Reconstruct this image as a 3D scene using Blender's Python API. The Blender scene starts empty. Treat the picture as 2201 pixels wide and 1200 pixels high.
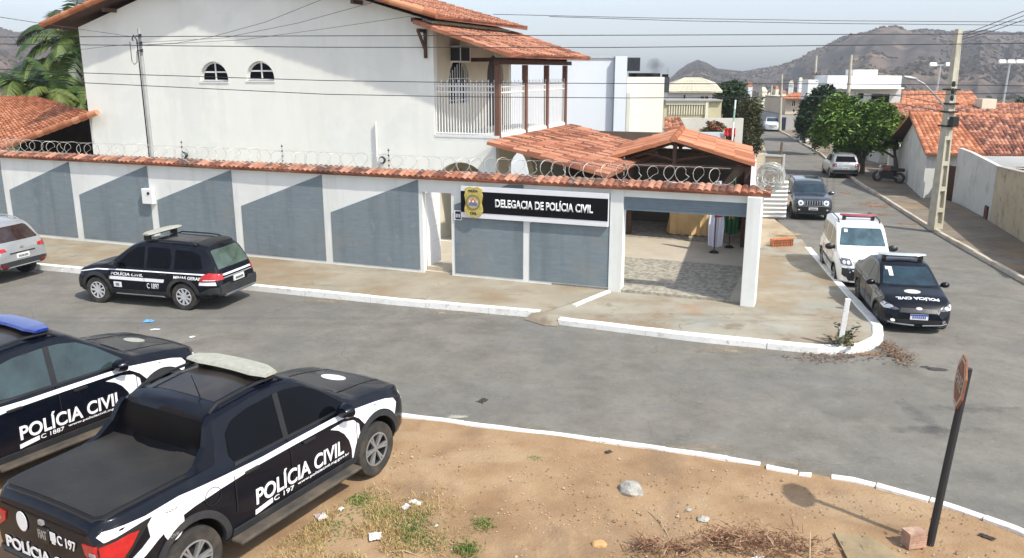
import bpy, bmesh, math, random
import numpy as np
from mathutils import Vector, Matrix, noise
from mathutils.bvhtree import BVHTree
R = math.radians
rng = random.Random(7)
scene = bpy.context.scene
COL = scene.collection

# ------------------------------------------------------------------ camera, sky, sun, exposure
FPX, CAMH, HZ = 1787.0, 5.6, 150.0
TH = math.atan((600 - HZ) / FPX)
cam = bpy.data.objects.new('camera', bpy.data.cameras.new('camera'))
COL.objects.link(cam)
cam.location = (0, 0, CAMH)
cam.rotation_euler = (R(90) - TH, 0, 0)
cam.data.sensor_width = 36
cam.data.lens = 36 * FPX / 2201
cam.data.clip_end = 6000
scene.camera = cam
world = bpy.data.worlds.new('World')
scene.world = world
world.use_nodes = True
SUN_EL, SUN_AZ = R(50), R(134)
wn = world.node_tree.nodes
sky = wn.new('ShaderNodeTexSky')
sky.sky_type = 'NISHITA'
sky.sun_disc = False
sky.sun_elevation = SUN_EL
sky.sun_rotation = SUN_AZ
sky.air_density = 1.0
sky.dust_density = 1.4
sky.ozone_density = 4.0
bg = wn['Background']
bg.inputs['Strength'].default_value = 0.15
hs = wn.new('ShaderNodeHueSaturation')      # a hazy, whitish sky
hs.inputs['Saturation'].default_value = 0.55
hs.inputs['Value'].default_value = 1.0
world.node_tree.links.new(sky.outputs[0], hs.inputs['Color'])
world.node_tree.links.new(hs.outputs[0], bg.inputs[0])
sl = bpy.data.lights.new('sun', 'SUN')
sl.energy = 3.0
sl.angle = R(1.0)
sl.color = (1.0, 0.95, 0.85)
sun = bpy.data.objects.new('sun', sl)
COL.objects.link(sun)
sd = Vector((math.sin(SUN_AZ) * math.cos(SUN_EL), math.cos(SUN_AZ) * math.cos(SUN_EL), math.sin(SUN_EL)))
sun.rotation_euler = sd.to_track_quat('Z', 'Y').to_euler()
sun.location = (10, -10, 30)
scene.view_settings.view_transform = 'Standard'
scene.view_settings.look = 'None'
scene.view_settings.exposure = 0.8
scene.view_settings.gamma = 1
scene.cycles.max_bounces = 6
scene.cycles.transparent_max_bounces = 8

# ------------------------------------------------------------------ survey helpers (photo pixel -> point on the ground)
CT, ST = math.cos(TH), math.sin(TH)
def zg(x, y):
    t = (x - 8) * .3 + (y - 18) * .95
    t = (t + math.sqrt(t * t + 4)) / 2
    return -.9 * (1 - math.exp(-t / 25)) - .003 * t
def ray(px, py):
    u = (px - 1100.5) / FPX; v = (600 - py) / FPX
    return Vector((u, CT + v * ST, -ST + v * CT))
def G(px, py, dz=0.0):
    d = ray(px, py); z = 0
    for i in range(40):
        t = (z - CAMH) / d.z
        z += .5 * (zg(d.x * t, d.y * t) + dz - z)
    return Vector((d.x * t, d.y * t, z))
def AT(px, py, Y):
    d = ray(px, py)
    return Vector((0, 0, CAMH)) + d * (Y / d.y)
ANG = math.atan(-.385)
UX = Vector((math.cos(ANG), math.sin(ANG), 0)); VX = Vector((-math.sin(ANG), math.cos(ANG), 0))
CW = Vector((5.9, 19.42, 0))
def UV(u, v, z=0.0):
    return CW + UX * u + VX * v + Vector((0, 0, z))
def WP(px, py, v=0.0):
    d = ray(px, py); o = Vector((0, 0, CAMH)); p = CW + VX * v
    P = o + d * ((p - o).dot(VX) / d.dot(VX))
    return (P - CW).dot(UX), P.z

# ------------------------------------------------------------------ object helpers
def tag(o, label=None, cat=None, group=None, kind=None):
    if label: o['label'] = label
    if cat: o['category'] = cat
    if group: o['group'] = group
    if kind: o['kind'] = kind
    return o
def empty(name, label, cat, loc=(0, 0, 0), rz=0.0, group=None, scale=1.0):
    o = bpy.data.objects.new(name, None); COL.objects.link(o)
    o.empty_display_size = .2
    o.location = loc; o.rotation_euler = (0, 0, rz); o.scale = (scale,) * 3
    return tag(o, label, cat, group)
def wall_empty(name, label, cat, group=None):
    return empty(name, label, cat, CW, ANG, group)
def link(name, me, mats, parent=None, smooth=False):
    for m in (mats if isinstance(mats, (list, tuple)) else [mats]): me.materials.append(m)
    o = bpy.data.objects.new(name, me); COL.objects.link(o)
    if parent: o.parent = parent
    if smooth:
        me.polygons.foreach_set('use_smooth', [True] * len(me.polygons))
        me.set_sharp_from_angle(angle=R(38))
    return o
class MB:
    def __init__(s): s.v = []; s.f = []; s.m = []
    def add(s, vs, fs, mi=0):
        n = len(s.v); s.v += [tuple(p) for p in vs]
        s.f += [tuple(i + n for i in f) for f in fs]; s.m += [mi] * len(fs)
        return s
    def box(s, x0, x1, y0, y1, z0, z1, mi=0):
        return s.add([(x0,y0,z0),(x1,y0,z0),(x1,y1,z0),(x0,y1,z0),(x0,y0,z1),(x1,y0,z1),(x1,y1,z1),(x0,y1,z1)],
              [(0,3,2,1),(4,5,6,7),(0,1,5,4),(1,2,6,5),(2,3,7,6),(3,0,4,7)], mi)
    def obox(s, c, size, M, mi=0):
        hx, hy, hz = (k / 2 for k in size); c = Vector(c)
        vs = [c + M @ Vector(p) for p in [(-hx,-hy,-hz),(hx,-hy,-hz),(hx,hy,-hz),(-hx,hy,-hz),(-hx,-hy,hz),(hx,-hy,hz),(hx,hy,hz),(-hx,hy,hz)]]
        return s.add(vs, [(0,3,2,1),(4,5,6,7),(0,1,5,4),(1,2,6,5),(2,3,7,6),(3,0,4,7)], mi)
    def tube(s, pts, r, n=8, mi=0, caps=True):
        pts = [Vector(p) for p in pts]; rs = r if isinstance(r, (list, tuple)) else [r] * len(pts)
        rings = []; prev = None
        for i, p in enumerate(pts):
            t = (pts[min(i+1, len(pts)-1)] - pts[max(i-1, 0)]).normalized()
            if prev is None:
                a = Vector((0, 0, 1)) if abs(t.z) < .9 else Vector((1, 0, 0))
            else: a = prev
            x = (a - t * a.dot(t)).normalized(); prev = x; y = t.cross(x)
            rings.append([p + (x * math.cos(2*math.pi*k/n) + y * math.sin(2*math.pi*k/n)) * rs[i] for k in range(n)])
        vs = [p for rg in rings for p in rg]; fs = []
        for i in range(len(pts) - 1):
            for k in range(n):
                k2 = (k + 1) % n
                fs.append((i*n+k, i*n+k2, (i+1)*n+k2, (i+1)*n+k))
        if caps: fs += [tuple(reversed(range(n))), tuple((len(pts)-1)*n + k for k in range(n))]
        return s.add(vs, fs, mi)
    def prism(s, poly, fn, mi=0, mi2=None):
        """poly: 2D points; fn(a, b, k) -> 3D for k = 0 (front) or 1 (back)"""
        n = len(poly)
        vs = [fn(a, b, 0) for a, b in poly] + [fn(a, b, 1) for a, b in poly]
        s.add(vs, [tuple(range(n)), tuple(reversed(range(n, 2*n)))], mi)
        s.add(vs, [(i, i+n, (i+1) % n + n, (i+1) % n) for i in range(n)], mi if mi2 is None else mi2)
        return s
    def lathe(s, prof, M, n=24, mi=0, closed=False):
        """prof: (radius, height) pairs round local z, placed with matrix M"""
        vs = []; fs = []; m = len(prof)
        for k in range(n):
            a = 2 * math.pi * k / n
            vs += [M @ Vector((r * math.cos(a), r * math.sin(a), h)) for r, h in prof]
        for k in range(n):
            k2 = (k + 1) % n
            for j in range(m if closed else m - 1):
                j2 = (j + 1) % m
                fs.append((k*m+j, k2*m+j, k2*m+j2, k*m+j2))
        return s.add(vs, fs, mi)
    def mesh(s, name='m'):
        me = bpy.data.meshes.new(name); me.from_pydata(s.v, [], s.f); 
        me.polygons.foreach_set('material_index', s.m); me.update()
        bm = bmesh.new(); bm.from_mesh(me); bmesh.ops.recalc_face_normals(bm, faces=bm.faces); bm.to_mesh(me); bm.free()
        return me
    def build(s, name, mats, parent=None, smooth=False):
        return link(name, s.mesh(name), mats, parent, smooth)
def bevel(o, w=.01, seg=2):
    m = o.modifiers.new('bevel', 'BEVEL'); m.width = w; m.segments = seg; m.limit_method = 'ANGLE'
    return o
def poly_bm(polys, step):
    """flat mesh of 2D polygons cut along a grid so that it can follow a surface"""
    bm = bmesh.new()
    for p in polys:
        bm.faces.new([bm.verts.new((a, b, 0)) for a, b in p])
    return cut_bm(bm, step)
def cut_bm(bm, step):
    bmesh.ops.triangulate(bm, faces=[f for f in bm.faces if len(f.verts) > 4])
    xs = [v.co.x for v in bm.verts]; ys = [v.co.y for v in bm.verts]
    sx, sy = step if isinstance(step, tuple) else (step, step)
    for ax, lo, hi, st in ((0, min(xs), max(xs), sx), (1, min(ys), max(ys), sy)):
        k = math.ceil(lo / st)
        while k * st < hi:
            co = [0, 0, 0]; co[ax] = k * st + 1e-4; no = [0, 0, 0]; no[ax] = 1
            bmesh.ops.bisect_plane(bm, geom=bm.verts[:] + bm.edges[:] + bm.faces[:], dist=1e-5, plane_co=co, plane_no=no)
            k += 1
    return bm
def text_bm(body, w=None, h=None, bold=.0, shear=0.0, mirror=False):
    """letters as flat faces; origin at the lower left, fitted to w x h"""
    cu = bpy.data.curves.new('t', 'FONT'); cu.body = body; cu.offset = bold; cu.shear = shear
    ob = bpy.data.objects.new('t', cu); COL.objects.link(ob)
    bpy.context.view_layer.update()
    me = bpy.data.meshes.new_from_object(ob.evaluated_get(bpy.context.evaluated_depsgraph_get()))
    bpy.data.objects.remove(ob)
    bm = bmesh.new(); bm.from_mesh(me)
    xs = [v.co.x for v in bm.verts]; ys = [v.co.y for v in bm.verts]
    x0, x1, y0, y1 = min(xs), max(xs), min(ys), max(ys)
    kx = (w / (x1 - x0)) if w else None; ky = (h / (y1 - y0)) if h else None
    kx = kx or ky; ky = ky or kx
    for v in bm.verts:
        x = (v.co.x - x0) * kx
        if mirror: x = (x1 - x0) * kx - x
        v.co = Vector((x, (v.co.y - y0) * ky, 0))
    return bm
def bm_object(name, bm, fn, mats, parent=None, thick=None, smooth=False):
    """maps every vertex of a flat bmesh with fn(a, b) -> 3D; optional thickness vector closes the back"""
    for v in bm.verts: v.co = fn(v.co.x, v.co.y)
    if thick is not None:
        r = bmesh.ops.extrude_face_region(bm, geom=bm.faces[:])
        for e in r['geom']:
            if isinstance(e, bmesh.types.BMVert): e.co += Vector(thick)
    bmesh.ops.recalc_face_normals(bm, faces=bm.faces)
    me = bpy.data.meshes.new(name); bm.to_mesh(me); bm.free()
    return link(name, me, mats, parent, smooth)
def circle(cx, cy, r, n=24, ry=None):
    ry = ry or r
    return [(cx + r * math.cos(2*math.pi*k/n), cy + ry * math.sin(2*math.pi*k/n)) for k in range(n)]

# ------------------------------------------------------------------ materials
MATS = {}
def mat(name, c, var=.12, scale=3.0, rough=.7, metal=0.0, bump=0.0, bscale=60.0, stains=(), stretch=None, coat=0.0, spec=.5, attr=False, detail=6, emit=None):
    if name in MATS: return MATS[name]
    m = bpy.data.materials.new(name); m.use_nodes = True; MATS[name] = m
    nt = m.node_tree; N = nt.nodes; L = nt.links; b = N['Principled BSDF']
    tc = N.new('ShaderNodeTexCoord'); vec = tc.outputs['Object']
    def mp(st):
        k = N.new('ShaderNodeMapping'); k.inputs['Scale'].default_value = st; L.new(tc.outputs['Object'], k.inputs['Vector']); return k.outputs[0]
    if stretch: vec = mp(stretch)
    no = N.new('ShaderNodeTexNoise'); no.inputs['Scale'].default_value = scale; no.inputs['Detail'].default_value = detail; no.inputs['Roughness'].default_value = .62
    L.new(vec, no.inputs['Vector'])
    rp = N.new('ShaderNodeValToRGB'); e = rp.color_ramp.elements
    e[0].position = .32; e[1].position = .68
    if isinstance(c[0], (tuple, list)):
        cs = c; e[0].color = (*cs[0], 1); e[1].color = (*cs[-1], 1)
        for i, q in enumerate(cs[1:-1]):
            k = e.new(.32 + .36 * (i + 1) / (len(cs) - 1)); k.color = (*q, 1)
    else:
        e[0].color = (*[k * (1 - var) for k in c], 1); e[1].color = (*[min(1, k * (1 + var)) for k in c], 1)
    if attr:
        at = N.new('ShaderNodeAttribute'); at.attribute_name = 'rnd'
        mx = N.new('ShaderNodeMath'); mx.operation = 'MULTIPLY_ADD'; mx.inputs[1].default_value = .5; 
        hf = N.new('ShaderNodeMath'); hf.operation = 'MULTIPLY_ADD'; hf.inputs[1].default_value = .55; hf.inputs[2].default_value = -.02
        L.new(no.outputs['Fac'], hf.inputs[0]); L.new(at.outputs['Fac'], mx.inputs[0]); L.new(hf.outputs[0], mx.inputs[2]); L.new(mx.outputs[0], rp.inputs[0])
    else: L.new(no.outputs['Fac'], rp.inputs[0])
    col = rp.outputs[0]
    for i, (sc, lo, hi, scol, amt, *st) in enumerate(stains):
        n2 = N.new('ShaderNodeTexNoise'); n2.inputs['Scale'].default_value = sc; n2.inputs['Detail'].default_value = 7; n2.inputs['Roughness'].default_value = .6
        ad = N.new('ShaderNodeVectorMath'); ad.operation = 'ADD'; ad.inputs[1].default_value = (11.3 * (i + 1), 5.7 * i, 3.1)
        L.new(mp(st[0]) if st else tc.outputs['Object'], ad.inputs[0]); L.new(ad.outputs[0], n2.inputs['Vector'])
        mr = N.new('ShaderNodeMapRange'); mr.inputs[1].default_value = lo; mr.inputs[2].default_value = hi; mr.inputs[4].default_value = amt
        L.new(n2.outputs['Fac'], mr.inputs[0])
        mi = N.new('ShaderNodeMix'); mi.data_type = 'RGBA'; L.new(mr.outputs[0], mi.inputs[0]); L.new(col, mi.inputs[6]); mi.inputs[7].default_value = (*scol, 1)
        col = mi.outputs[2]
    L.new(col, b.inputs['Base Color'])
    b.inputs['Roughness'].default_value = rough; b.inputs['Metallic'].default_value = metal
    b.inputs['Specular IOR Level'].default_value = spec; b.inputs['Coat Weight'].default_value = coat; b.inputs['Coat Roughness'].default_value = .04
    if bump:
        n3 = N.new('ShaderNodeTexNoise'); n3.inputs['Scale'].default_value = bscale; n3.inputs['Detail'].default_value = 4; L.new(vec, n3.inputs['Vector'])
        bp = N.new('ShaderNodeBump'); bp.inputs['Strength'].default_value = bump; bp.inputs['Distance'].default_value = .02
        L.new(n3.outputs['Fac'], bp.inputs['Height']); L.new(bp.outputs[0], b.inputs['Normal'])
    return m
DUST = (.36, .27, .17)
M_white = mat('white_wall_paint', (.74, .75, .72), .04, 1.2, .85, bump=.15, stains=[(.5, .50, .70, (.52, .52, .47), .4), (2.2, .54, .68, (.50, .48, .42), .3, (1, 1, .12))])
M_house = mat('house_wall_paint', (.80, .80, .74), .03, .6, .9, bump=.1, bscale=30, stains=[(1.1, .52, .66, (.62, .62, .56), .28, (1, 1, .07)), (.22, .56, .60, (.70, .71, .68), .5), (.35, .5, .75, (.62, .63, .58), .4), (1.6, .58, .8, (.55, .54, .47), .35, (1, 1, .18))])
M_cream = mat('cream_wall_paint', (.66, .61, .48), .06, 1.0, .9, stains=[(.7, .5, .75, (.45, .40, .30), .5)])
M_greyp = mat('grey_wall_paint', (.182, .222, .245), .10, 2.2, .8, bump=.35, bscale=18, stretch=(1, 1, 6), stains=[(1.6, .50, .64, (.125, .155, .172), .6, (1, 1, .10)), (.9, .54, .66, (.235, .235, .21), .45), (3.5, .60, .68, (.28, .29, .285), .4), (.7, .5, .8, (.24, .29, .30), .5), (7, .58, .8, (.26, .29, .31), .35, (.35, .35, 3))])
M_wood = mat('dark_wood', (.075, .035, .022), .3, 6, .7, stretch=(1, 1, .2))
M_post = mat('brown_wood', (.15, .075, .05), .25, 6, .7, stretch=(1, 1, .15))
M_black = mat('black_plastic', (.012, .012, .013), .2, 5, .45)
M_dark = mat('dark_void', (.02, .018, .017), .3, 2, .95, spec=.1)
M_rub = mat('tyre_rubber', (.028, .026, .024), .25, 9, .85, stains=[(6, .45, .7, (.13, .10, .07), .45)])
M_alloy = mat('alloy', (.60, .61, .62), .08, 9, .32, metal=.35)
M_alloyd = mat('alloy_dark', (.05, .05, .055), .1, 9, .35, metal=.6)
M_chrome = mat('chrome', (.75, .76, .78), .03, 3, .12, metal=1)
M_white_s = mat('white_vinyl', (.80, .81, .82), .03, 4, .4, spec=.4)
M_black_s = mat('black_board', (.004, .004, .006), .1, 3, .5, spec=.2)
M_signw = mat('sign_white', (.74, .74, .77), .03, 3, .4)
M_gold = mat('gold_badge', (.50, .40, .12), .2, 9, .4, stains=[(14, .5, .7, (.30, .24, .07), .5)])
M_iron = mat('white_iron', (.78, .78, .76), .04, 5, .5)
M_steel = mat('galvanised_steel', (.55, .56, .56), .12, 12, .38, metal=.75)
M_wire = mat('black_cable', (.022, .022, .025), .1, 3, .6)
M_conc = mat('pole_concrete', (.46, .43, .34), .12, 4, .9, bump=.3, stains=[(2, .5, .75, (.30, .27, .20), .4)])
M_red = mat('red_lens', (.42, .012, .014), .2, 14, .15, coat=.6)
M_redd = mat('dark_red_lens', (.16, .006, .008), .2, 14, .15, coat=.6)
M_lens = mat('clear_lens', (.62, .65, .68), .2, 22, .1, coat=.8)
M_glass = mat('tinted_glass', (.0025, .003, .005), .15, 2, .08, spec=.13)
M_glassg = mat('green_glass', (.022, .04, .042), .5, 2.2, .04, spec=.8)
M_glassb = mat('blue_windscreen', (.012, .032, .045), .5, 2, .05, spec=.8)
M_glassr = mat('rear_screen_glass', (.06, .09, .07), .3, 3, .05, spec=.8)
M_paint = mat('black_car_paint', (.003, .0045, .010), .15, 1.5, .26, coat=.26, spec=.2, stains=[(3.5, .52, .75, (.020, .018, .014), .5)])
M_paintw = mat('white_car_paint', (.74, .75, .74), .03, 1.5, .25, coat=.7)
M_paintg = mat('silver_car_paint', (.40, .41, .41), .04, 1.5, .28, metal=.45, coat=.7)
M_paintd = mat('slate_car_paint', (.052, .062, .072), .08, 1.5, .22, metal=.4, coat=.9)
M_clad = mat('grey_cladding', (.032, .034, .037), .15, 6, .8, spec=.25, stains=[(4, .5, .7, (.11, .085, .06), .3)])
M_cladt = mat('dusty_cladding', (.05, .045, .038), .2, 6, .8, stains=[(3, .4, .65, (.16, .12, .08), .6)])
M_silverp = mat('silver_plastic', (.36, .37, .38), .08, 8, .4, metal=.3)
M_plate = mat('plate_white', (.72, .72, .70), .05, 9, .4)
M_plateb = mat('plate_blue', (.02, .06, .32), .1, 5, .4)
M_ton = mat('tonneau_vinyl', (.017, .016, .015), .3, 1.6, .62, bump=.25, bscale=14, stains=[(1.3, .45, .7, (.042, .037, .03), .6)])
M_backglass = mat('dark_rear_glass', (.004, .004, .005), .2, 2, .35, spec=.12)
M_barlens = mat('dusty_lightbar', (.37, .37, .31), .14, 14, .5, stains=[(20, .5, .7, (.30, .28, .20), .5)])
M_barblue = mat('blue_lightbar', (.012, .032, .22), .25, 10, .25, coat=.6)
M_barred = mat('red_lightbar', (.30, .045, .06), .25, 10, .3, coat=.4)
M_bargrey = mat('pale_lightbar', (.42, .47, .48), .1, 10, .3, coat=.4)
M_tile = mat('clay_tile', [(.14, .052, .032), (.33, .122, .065), (.46, .215, .13)], scale=1.3, rough=.85, attr=True, stains=[(1.1, .56, .78, (.13, .075, .045), .65), (5, .6, .75, (.46, .32, .20), .4)])
M_tilef = mat('fresh_clay_tile', [(.33, .115, .05), (.44, .165, .078), (.55, .245, .13)], scale=1.3, rough=.8, attr=True, stains=[(1.4, .62, .85, (.25, .10, .05), .4)])
M_tileo = mat('old_clay_tile', [(.11, .045, .03), (.30, .105, .06), (.50, .24, .15)], scale=1.3, rough=.85, attr=True, stains=[(.5, .52, .7, (.11, .05, .035), .6), (6, .56, .75, (.50, .36, .26), .5)])
M_cop = mat('coping_tile', [(.12, .045, .03), (.32, .115, .06), (.46, .22, .14)], scale=1.3, rough=.9, attr=True, stains=[(.8, .50, .66, (.085, .07, .055), .75), (4, .56, .74, (.42, .33, .25), .5)])
M_under = mat('roof_boards', (.06, .03, .02), .2, 5, .8)
M_leaf = mat('leaf_green', [(.028, .06, .010), (.085, .17, .022), (.19, .30, .045)], scale=.9, rough=.55, attr=True)
M_leafd = mat('leaf_dark', [(.012, .03, .012), (.028, .065, .02), (.05, .095, .03)], scale=.9, rough=.6, attr=True)
M_leafo = mat('leaf_olive', [(.035, .035, .012), (.06, .075, .02), (.11, .10, .03)], scale=.9, rough=.6, attr=True)
M_palm = mat('palm_leaf', [(.016, .038, .009), (.045, .092, .016), (.125, .15, .03)], scale=.7, rough=.5, attr=True)
M_bark = mat('bark', (.13, .10, .075), .3, 8, .9)
M_dry = mat('dry_grass', [(.24, .15, .06), (.40, .28, .11), (.52, .40, .19)], scale=2, rough=.9, attr=True)
M_weed = mat('weed_green', [(.06, .10, .02), (.12, .17, .03), (.24, .24, .07)], scale=2, rough=.8, attr=True)
M_straw = mat('brush_brown', [(.11, .045, .025), (.22, .105, .055), (.42, .27, .16)], scale=2, rough=.9, attr=True)
M_stone = mat('stone_grey', (.36, .35, .31), .3, 5, .9, bump=.6, bscale=14, stains=[(3, .5, .7, (.48, .45, .38), .5)])
M_brick = mat('hollow_brick', (.52, .17, .07), .22, 5, .9, attr=False, stains=[(9, .5, .7, (.62, .30, .15), .5)])
M_brickp = mat('pale_brick', (.40, .24, .17), .25, 7, .9, stains=[(9, .5, .7, (.5, .42, .32), .6)])
M_litter = mat('white_litter', (.72, .70, .66), .2, 12, .6)
M_blue = mat('blue_litter', (.12, .32, .62), .2, 9, .5)
M_kerb = mat('kerb_whitewash', (.80, .79, .75), .05, 3, .9, bump=.3, bscale=25, stains=[(2.2, .55, .70, (.42, .38, .31), .6), (9, .58, .70, (.32, .29, .24), .6), (30, .6, .7, (.4, .37, .32), .5)])
M_road = mat('asphalt', [(.140, .131, .110), (.180, .169, .145), (.220, .207, .178)], scale=1.1, rough=.93, bump=.35, bscale=70, spec=.25, detail=9,
   stains=[(.22, .48, .72, (.135, .136, .132), .5), (.35, .55, .75, (.29, .26, .215), .5), (2.6, .62, .80, (.12, .115, .108), .5), (.5, .56, .7, (.165, .17, .178), .4, (.35, 1, 1)), (22, .55, .8, (.27, .255, .23), .5), (5.5, .50, .66, (.125, .118, .102), .34), (2.9, .52, .68, (.235, .22, .188), .34), (9, .60, .70, (.10, .095, .084), .42), (14, .60, .68, (.27, .255, .222), .42), (1.1, .60, .68, (.125, .12, .11), .35), (60, .5, .75, (.10, .097, .09), .35), (.12, .5, .62, (.145, .14, .13), .5)])
def cracks(m, scale, width, col, amt, mask_scale):
    """fine cracks worn into a surface: edges of a cell pattern, kept only in places"""
    nt = m.node_tree; N = nt.nodes; L = nt.links; b = N['Principled BSDF']; src = b.inputs['Base Color'].links[0].from_socket
    tc = N.new('ShaderNodeTexCoord'); wv = N.new('ShaderNodeTexNoise'); wv.inputs['Scale'].default_value = scale * 3; wv.inputs['Detail'].default_value = 4
    ad = N.new('ShaderNodeVectorMath'); ad.operation = 'MULTIPLY_ADD'; ad.inputs[1].default_value = (.35 / scale,) * 3
    L.new(tc.outputs['Object'], wv.inputs['Vector']); L.new(wv.outputs['Color'], ad.inputs[0]); L.new(tc.outputs['Object'], ad.inputs[2])
    vo = N.new('ShaderNodeTexVoronoi'); vo.feature = 'DISTANCE_TO_EDGE'; vo.inputs['Scale'].default_value = scale; L.new(ad.outputs[0], vo.inputs['Vector'])
    mr = N.new('ShaderNodeMapRange'); mr.inputs[1].default_value = 0; mr.inputs[2].default_value = width * scale; mr.inputs[3].default_value = amt; mr.inputs[4].default_value = 0; L.new(vo.outputs['Distance'], mr.inputs[0])
    mk = N.new('ShaderNodeTexNoise'); mk.inputs['Scale'].default_value = mask_scale; L.new(tc.outputs['Object'], mk.inputs['Vector'])
    m2 = N.new('ShaderNodeMapRange'); m2.inputs[1].default_value = .48; m2.inputs[2].default_value = .6; L.new(mk.outputs['Fac'], m2.inputs[0])
    mu = N.new('ShaderNodeMath'); mu.operation = 'MULTIPLY'; L.new(mr.outputs[0], mu.inputs[0]); L.new(m2.outputs[0], mu.inputs[1])
    mi = N.new('ShaderNodeMix'); mi.data_type = 'RGBA'; L.new(mu.outputs[0], mi.inputs[0]); L.new(src, mi.inputs[6]); mi.inputs[7].default_value = (*col, 1); L.new(mi.outputs[2], b.inputs['Base Color'])
cracks(M_road, .32, .018, (.085, .08, .072), .5, .35)
M_pave = mat('stained_concrete', [(.24, .205, .145), (.31, .27, .20), (.37, .335, .265)], scale=.5, rough=.93, bump=.2, bscale=30, detail=8,
   stains=[(.35, .46, .60, (.235, .16, .085), .75), (.6, .52, .7, (.25, .26, .22), .5), (1.6, .56, .75, (.20, .165, .11), .55), (.3, .58, .75, (.42, .43, .40), .5), (7, .6, .8, (.19, .15, .10), .35), (.9, .60, .66, (.17, .13, .085), .6, (.5, 2.2, 1)), (26, .56, .8, (.20, .16, .11), .35)])
M_ramp = mat('ramp_concrete', [(.26, .225, .165), (.32, .29, .225), (.37, .345, .28)], scale=.6, rough=.93, bump=.2, bscale=30, detail=8,
   stains=[(.45, .47, .62, (.22, .15, .08), .7), (.7, .5, .7, (.30, .33, .31), .55), (2.2, .58, .75, (.17, .13, .09), .5), (.9, .62, .74, (.34, .19, .10), .55), (1.2, .60, .67, (.15, .12, .08), .6), (26, .56, .8, (.20, .16, .11), .35)])
cracks(M_pave, .42, .018, (.12, .10, .075), .7, .5); cracks(M_ramp, .38, .016, (.13, .11, .08), .65, .5)
M_dirt = mat('bare_dirt', [(.225, .138, .070), (.31, .198, .106), (.38, .262, .15)], scale=.9, rough=.97, bump=.6, bscale=26, detail=9,
   stains=[(.5, .52, .72, (.42, .305, .185), .5), (1.5, .56, .75, (.30, .17, .085), .6), (5, .60, .78, (.23, .14, .075), .5), (14, .64, .78, (.5, .40, .29), .4), (.8, .56, .66, (.20, .13, .075), .65, (1, .45, 1)), (.6, .54, .60, (.42, .31, .19), .35, (.4, 1.3, 1)), (38, .58, .75, (.20, .125, .07), .45)])
M_soil = mat('scrub_soil', [(.14, .12, .07), (.22, .17, .10), (.30, .23, .14)], scale=.05, rough=.97, detail=9, stains=[(.12, .5, .6, (.05, .075, .03), .8)])
M_hill = mat('scrub_hill', [(.085, .070, .066), (.115, .090, .080), (.145, .112, .094)], scale=.012, rough=1, detail=10, spec=.1, stains=[(.0055, .53, .62, (.22, .15, .095), .8), (.017, .5, .58, (.055, .052, .046), .7), (.06, .48, .60, (.045, .042, .036), .75), (.014, .60, .68, (.24, .17, .12), .6)])
M_floor = mat('courtyard_floor', (.48, .42, .33), .08, 2, .6)

# ================================================================== THE SETTING: ground, roads, pavements, hills
def struct(o):
    o['kind'] = 'structure'; return o
def sheet(name, polys, dz, m, step=1.5, thick=None, rough=0.0):
    bm = poly_bm(polys, step)
    def fn(x, y):
        z = zg(x, y) + dz
        if rough: z += rough * noise.noise(Vector((x * .9, y * .9, 3))) + rough * .5 * noise.noise(Vector((x * 3.1, y * 3.1, 7)))
        return Vector((x, y, z))
    return struct(bm_object(name, bm, fn, m, None, (0, 0, -thick) if thick else None))
def terrain_z(x, y):
    d = math.hypot(x, y); z = zg(x, y) if y > 0 else zg(x, 0)
    if d > 110: 
        t = min(1, (d - 110) / 220); z -= 11 * t * t * (3 - 2 * t)
    return z - .06
bm = bmesh.new(); rings = []
rads = [1.5 * 1.13 ** i for i in range(61)]
for r in rads:
    rings.append([bm.verts.new((r * math.sin(a), r * math.cos(a), terrain_z(r * math.sin(a), r * math.cos(a)))) for a in [2 * math.pi * k / 72 for k in range(72)]])
c0 = bm.verts.new((0, 0, -.06))
for k in range(72): bm.faces.new((c0, rings[0][(k+1) % 72], rings[0][k]))
for i in range(len(rings) - 1):
    for k in range(72): bm.faces.new((rings[i][k], rings[i][(k+1) % 72], rings[i+1][(k+1) % 72], rings[i+1][k]))
bmesh.ops.recalc_face_normals(bm, faces=bm.faces)
me = bpy.data.meshes.new('ground'); bm.to_mesh(me); bm.free()
struct(link('ground', me, M_soil, None, True))

KL = [(-45, 34.1), (-13.71, 23.5), (-7.0, 21.19), (-2.87, 19.74), (.70, 18.62)]            # far kerb, left of the gate ramp
KB = [(1.06, 18.16), (3.95, 16.9), (6.45, 16.08), (7.2, 16.22), (7.75, 16.75), (8.1, 17.6), (8.27, 18.46), (8.93, 22.08), (9.95, 27.4)]   # ramp front, corner and side street
KR = [(13.2, 14), (13.75, 18), (14.44, 22.71), (16.23, 31.36), (18.38, 40.78), (20.01, 48.27), (24.72, 67.43), (28.98, 88.9), (33, 112)]   # right hand kerb of the side street
KN = [(-45, 25.2), (-12, 15.75), (-6, 14.1), (-1.93, 12.73), (1.07, 11.82), (2.89, 11.22), (3.98, 10.78), (4.65, 10.47), (5.53, 9.9), (6.26, 9.1), (6.9, 8.1), (7.3, 6.5), (7.5, 3)]  # kerb of the bare lot
RW = [(15.6, 22.0), (17.92, 28.52), (19.95, 35.0), (20.85, 38.48), (21.5, 42.63), (24.3, 53.9), (28.6, 68), (33.0, 89), (37, 112)]   # foot of the right hand walls

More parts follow.
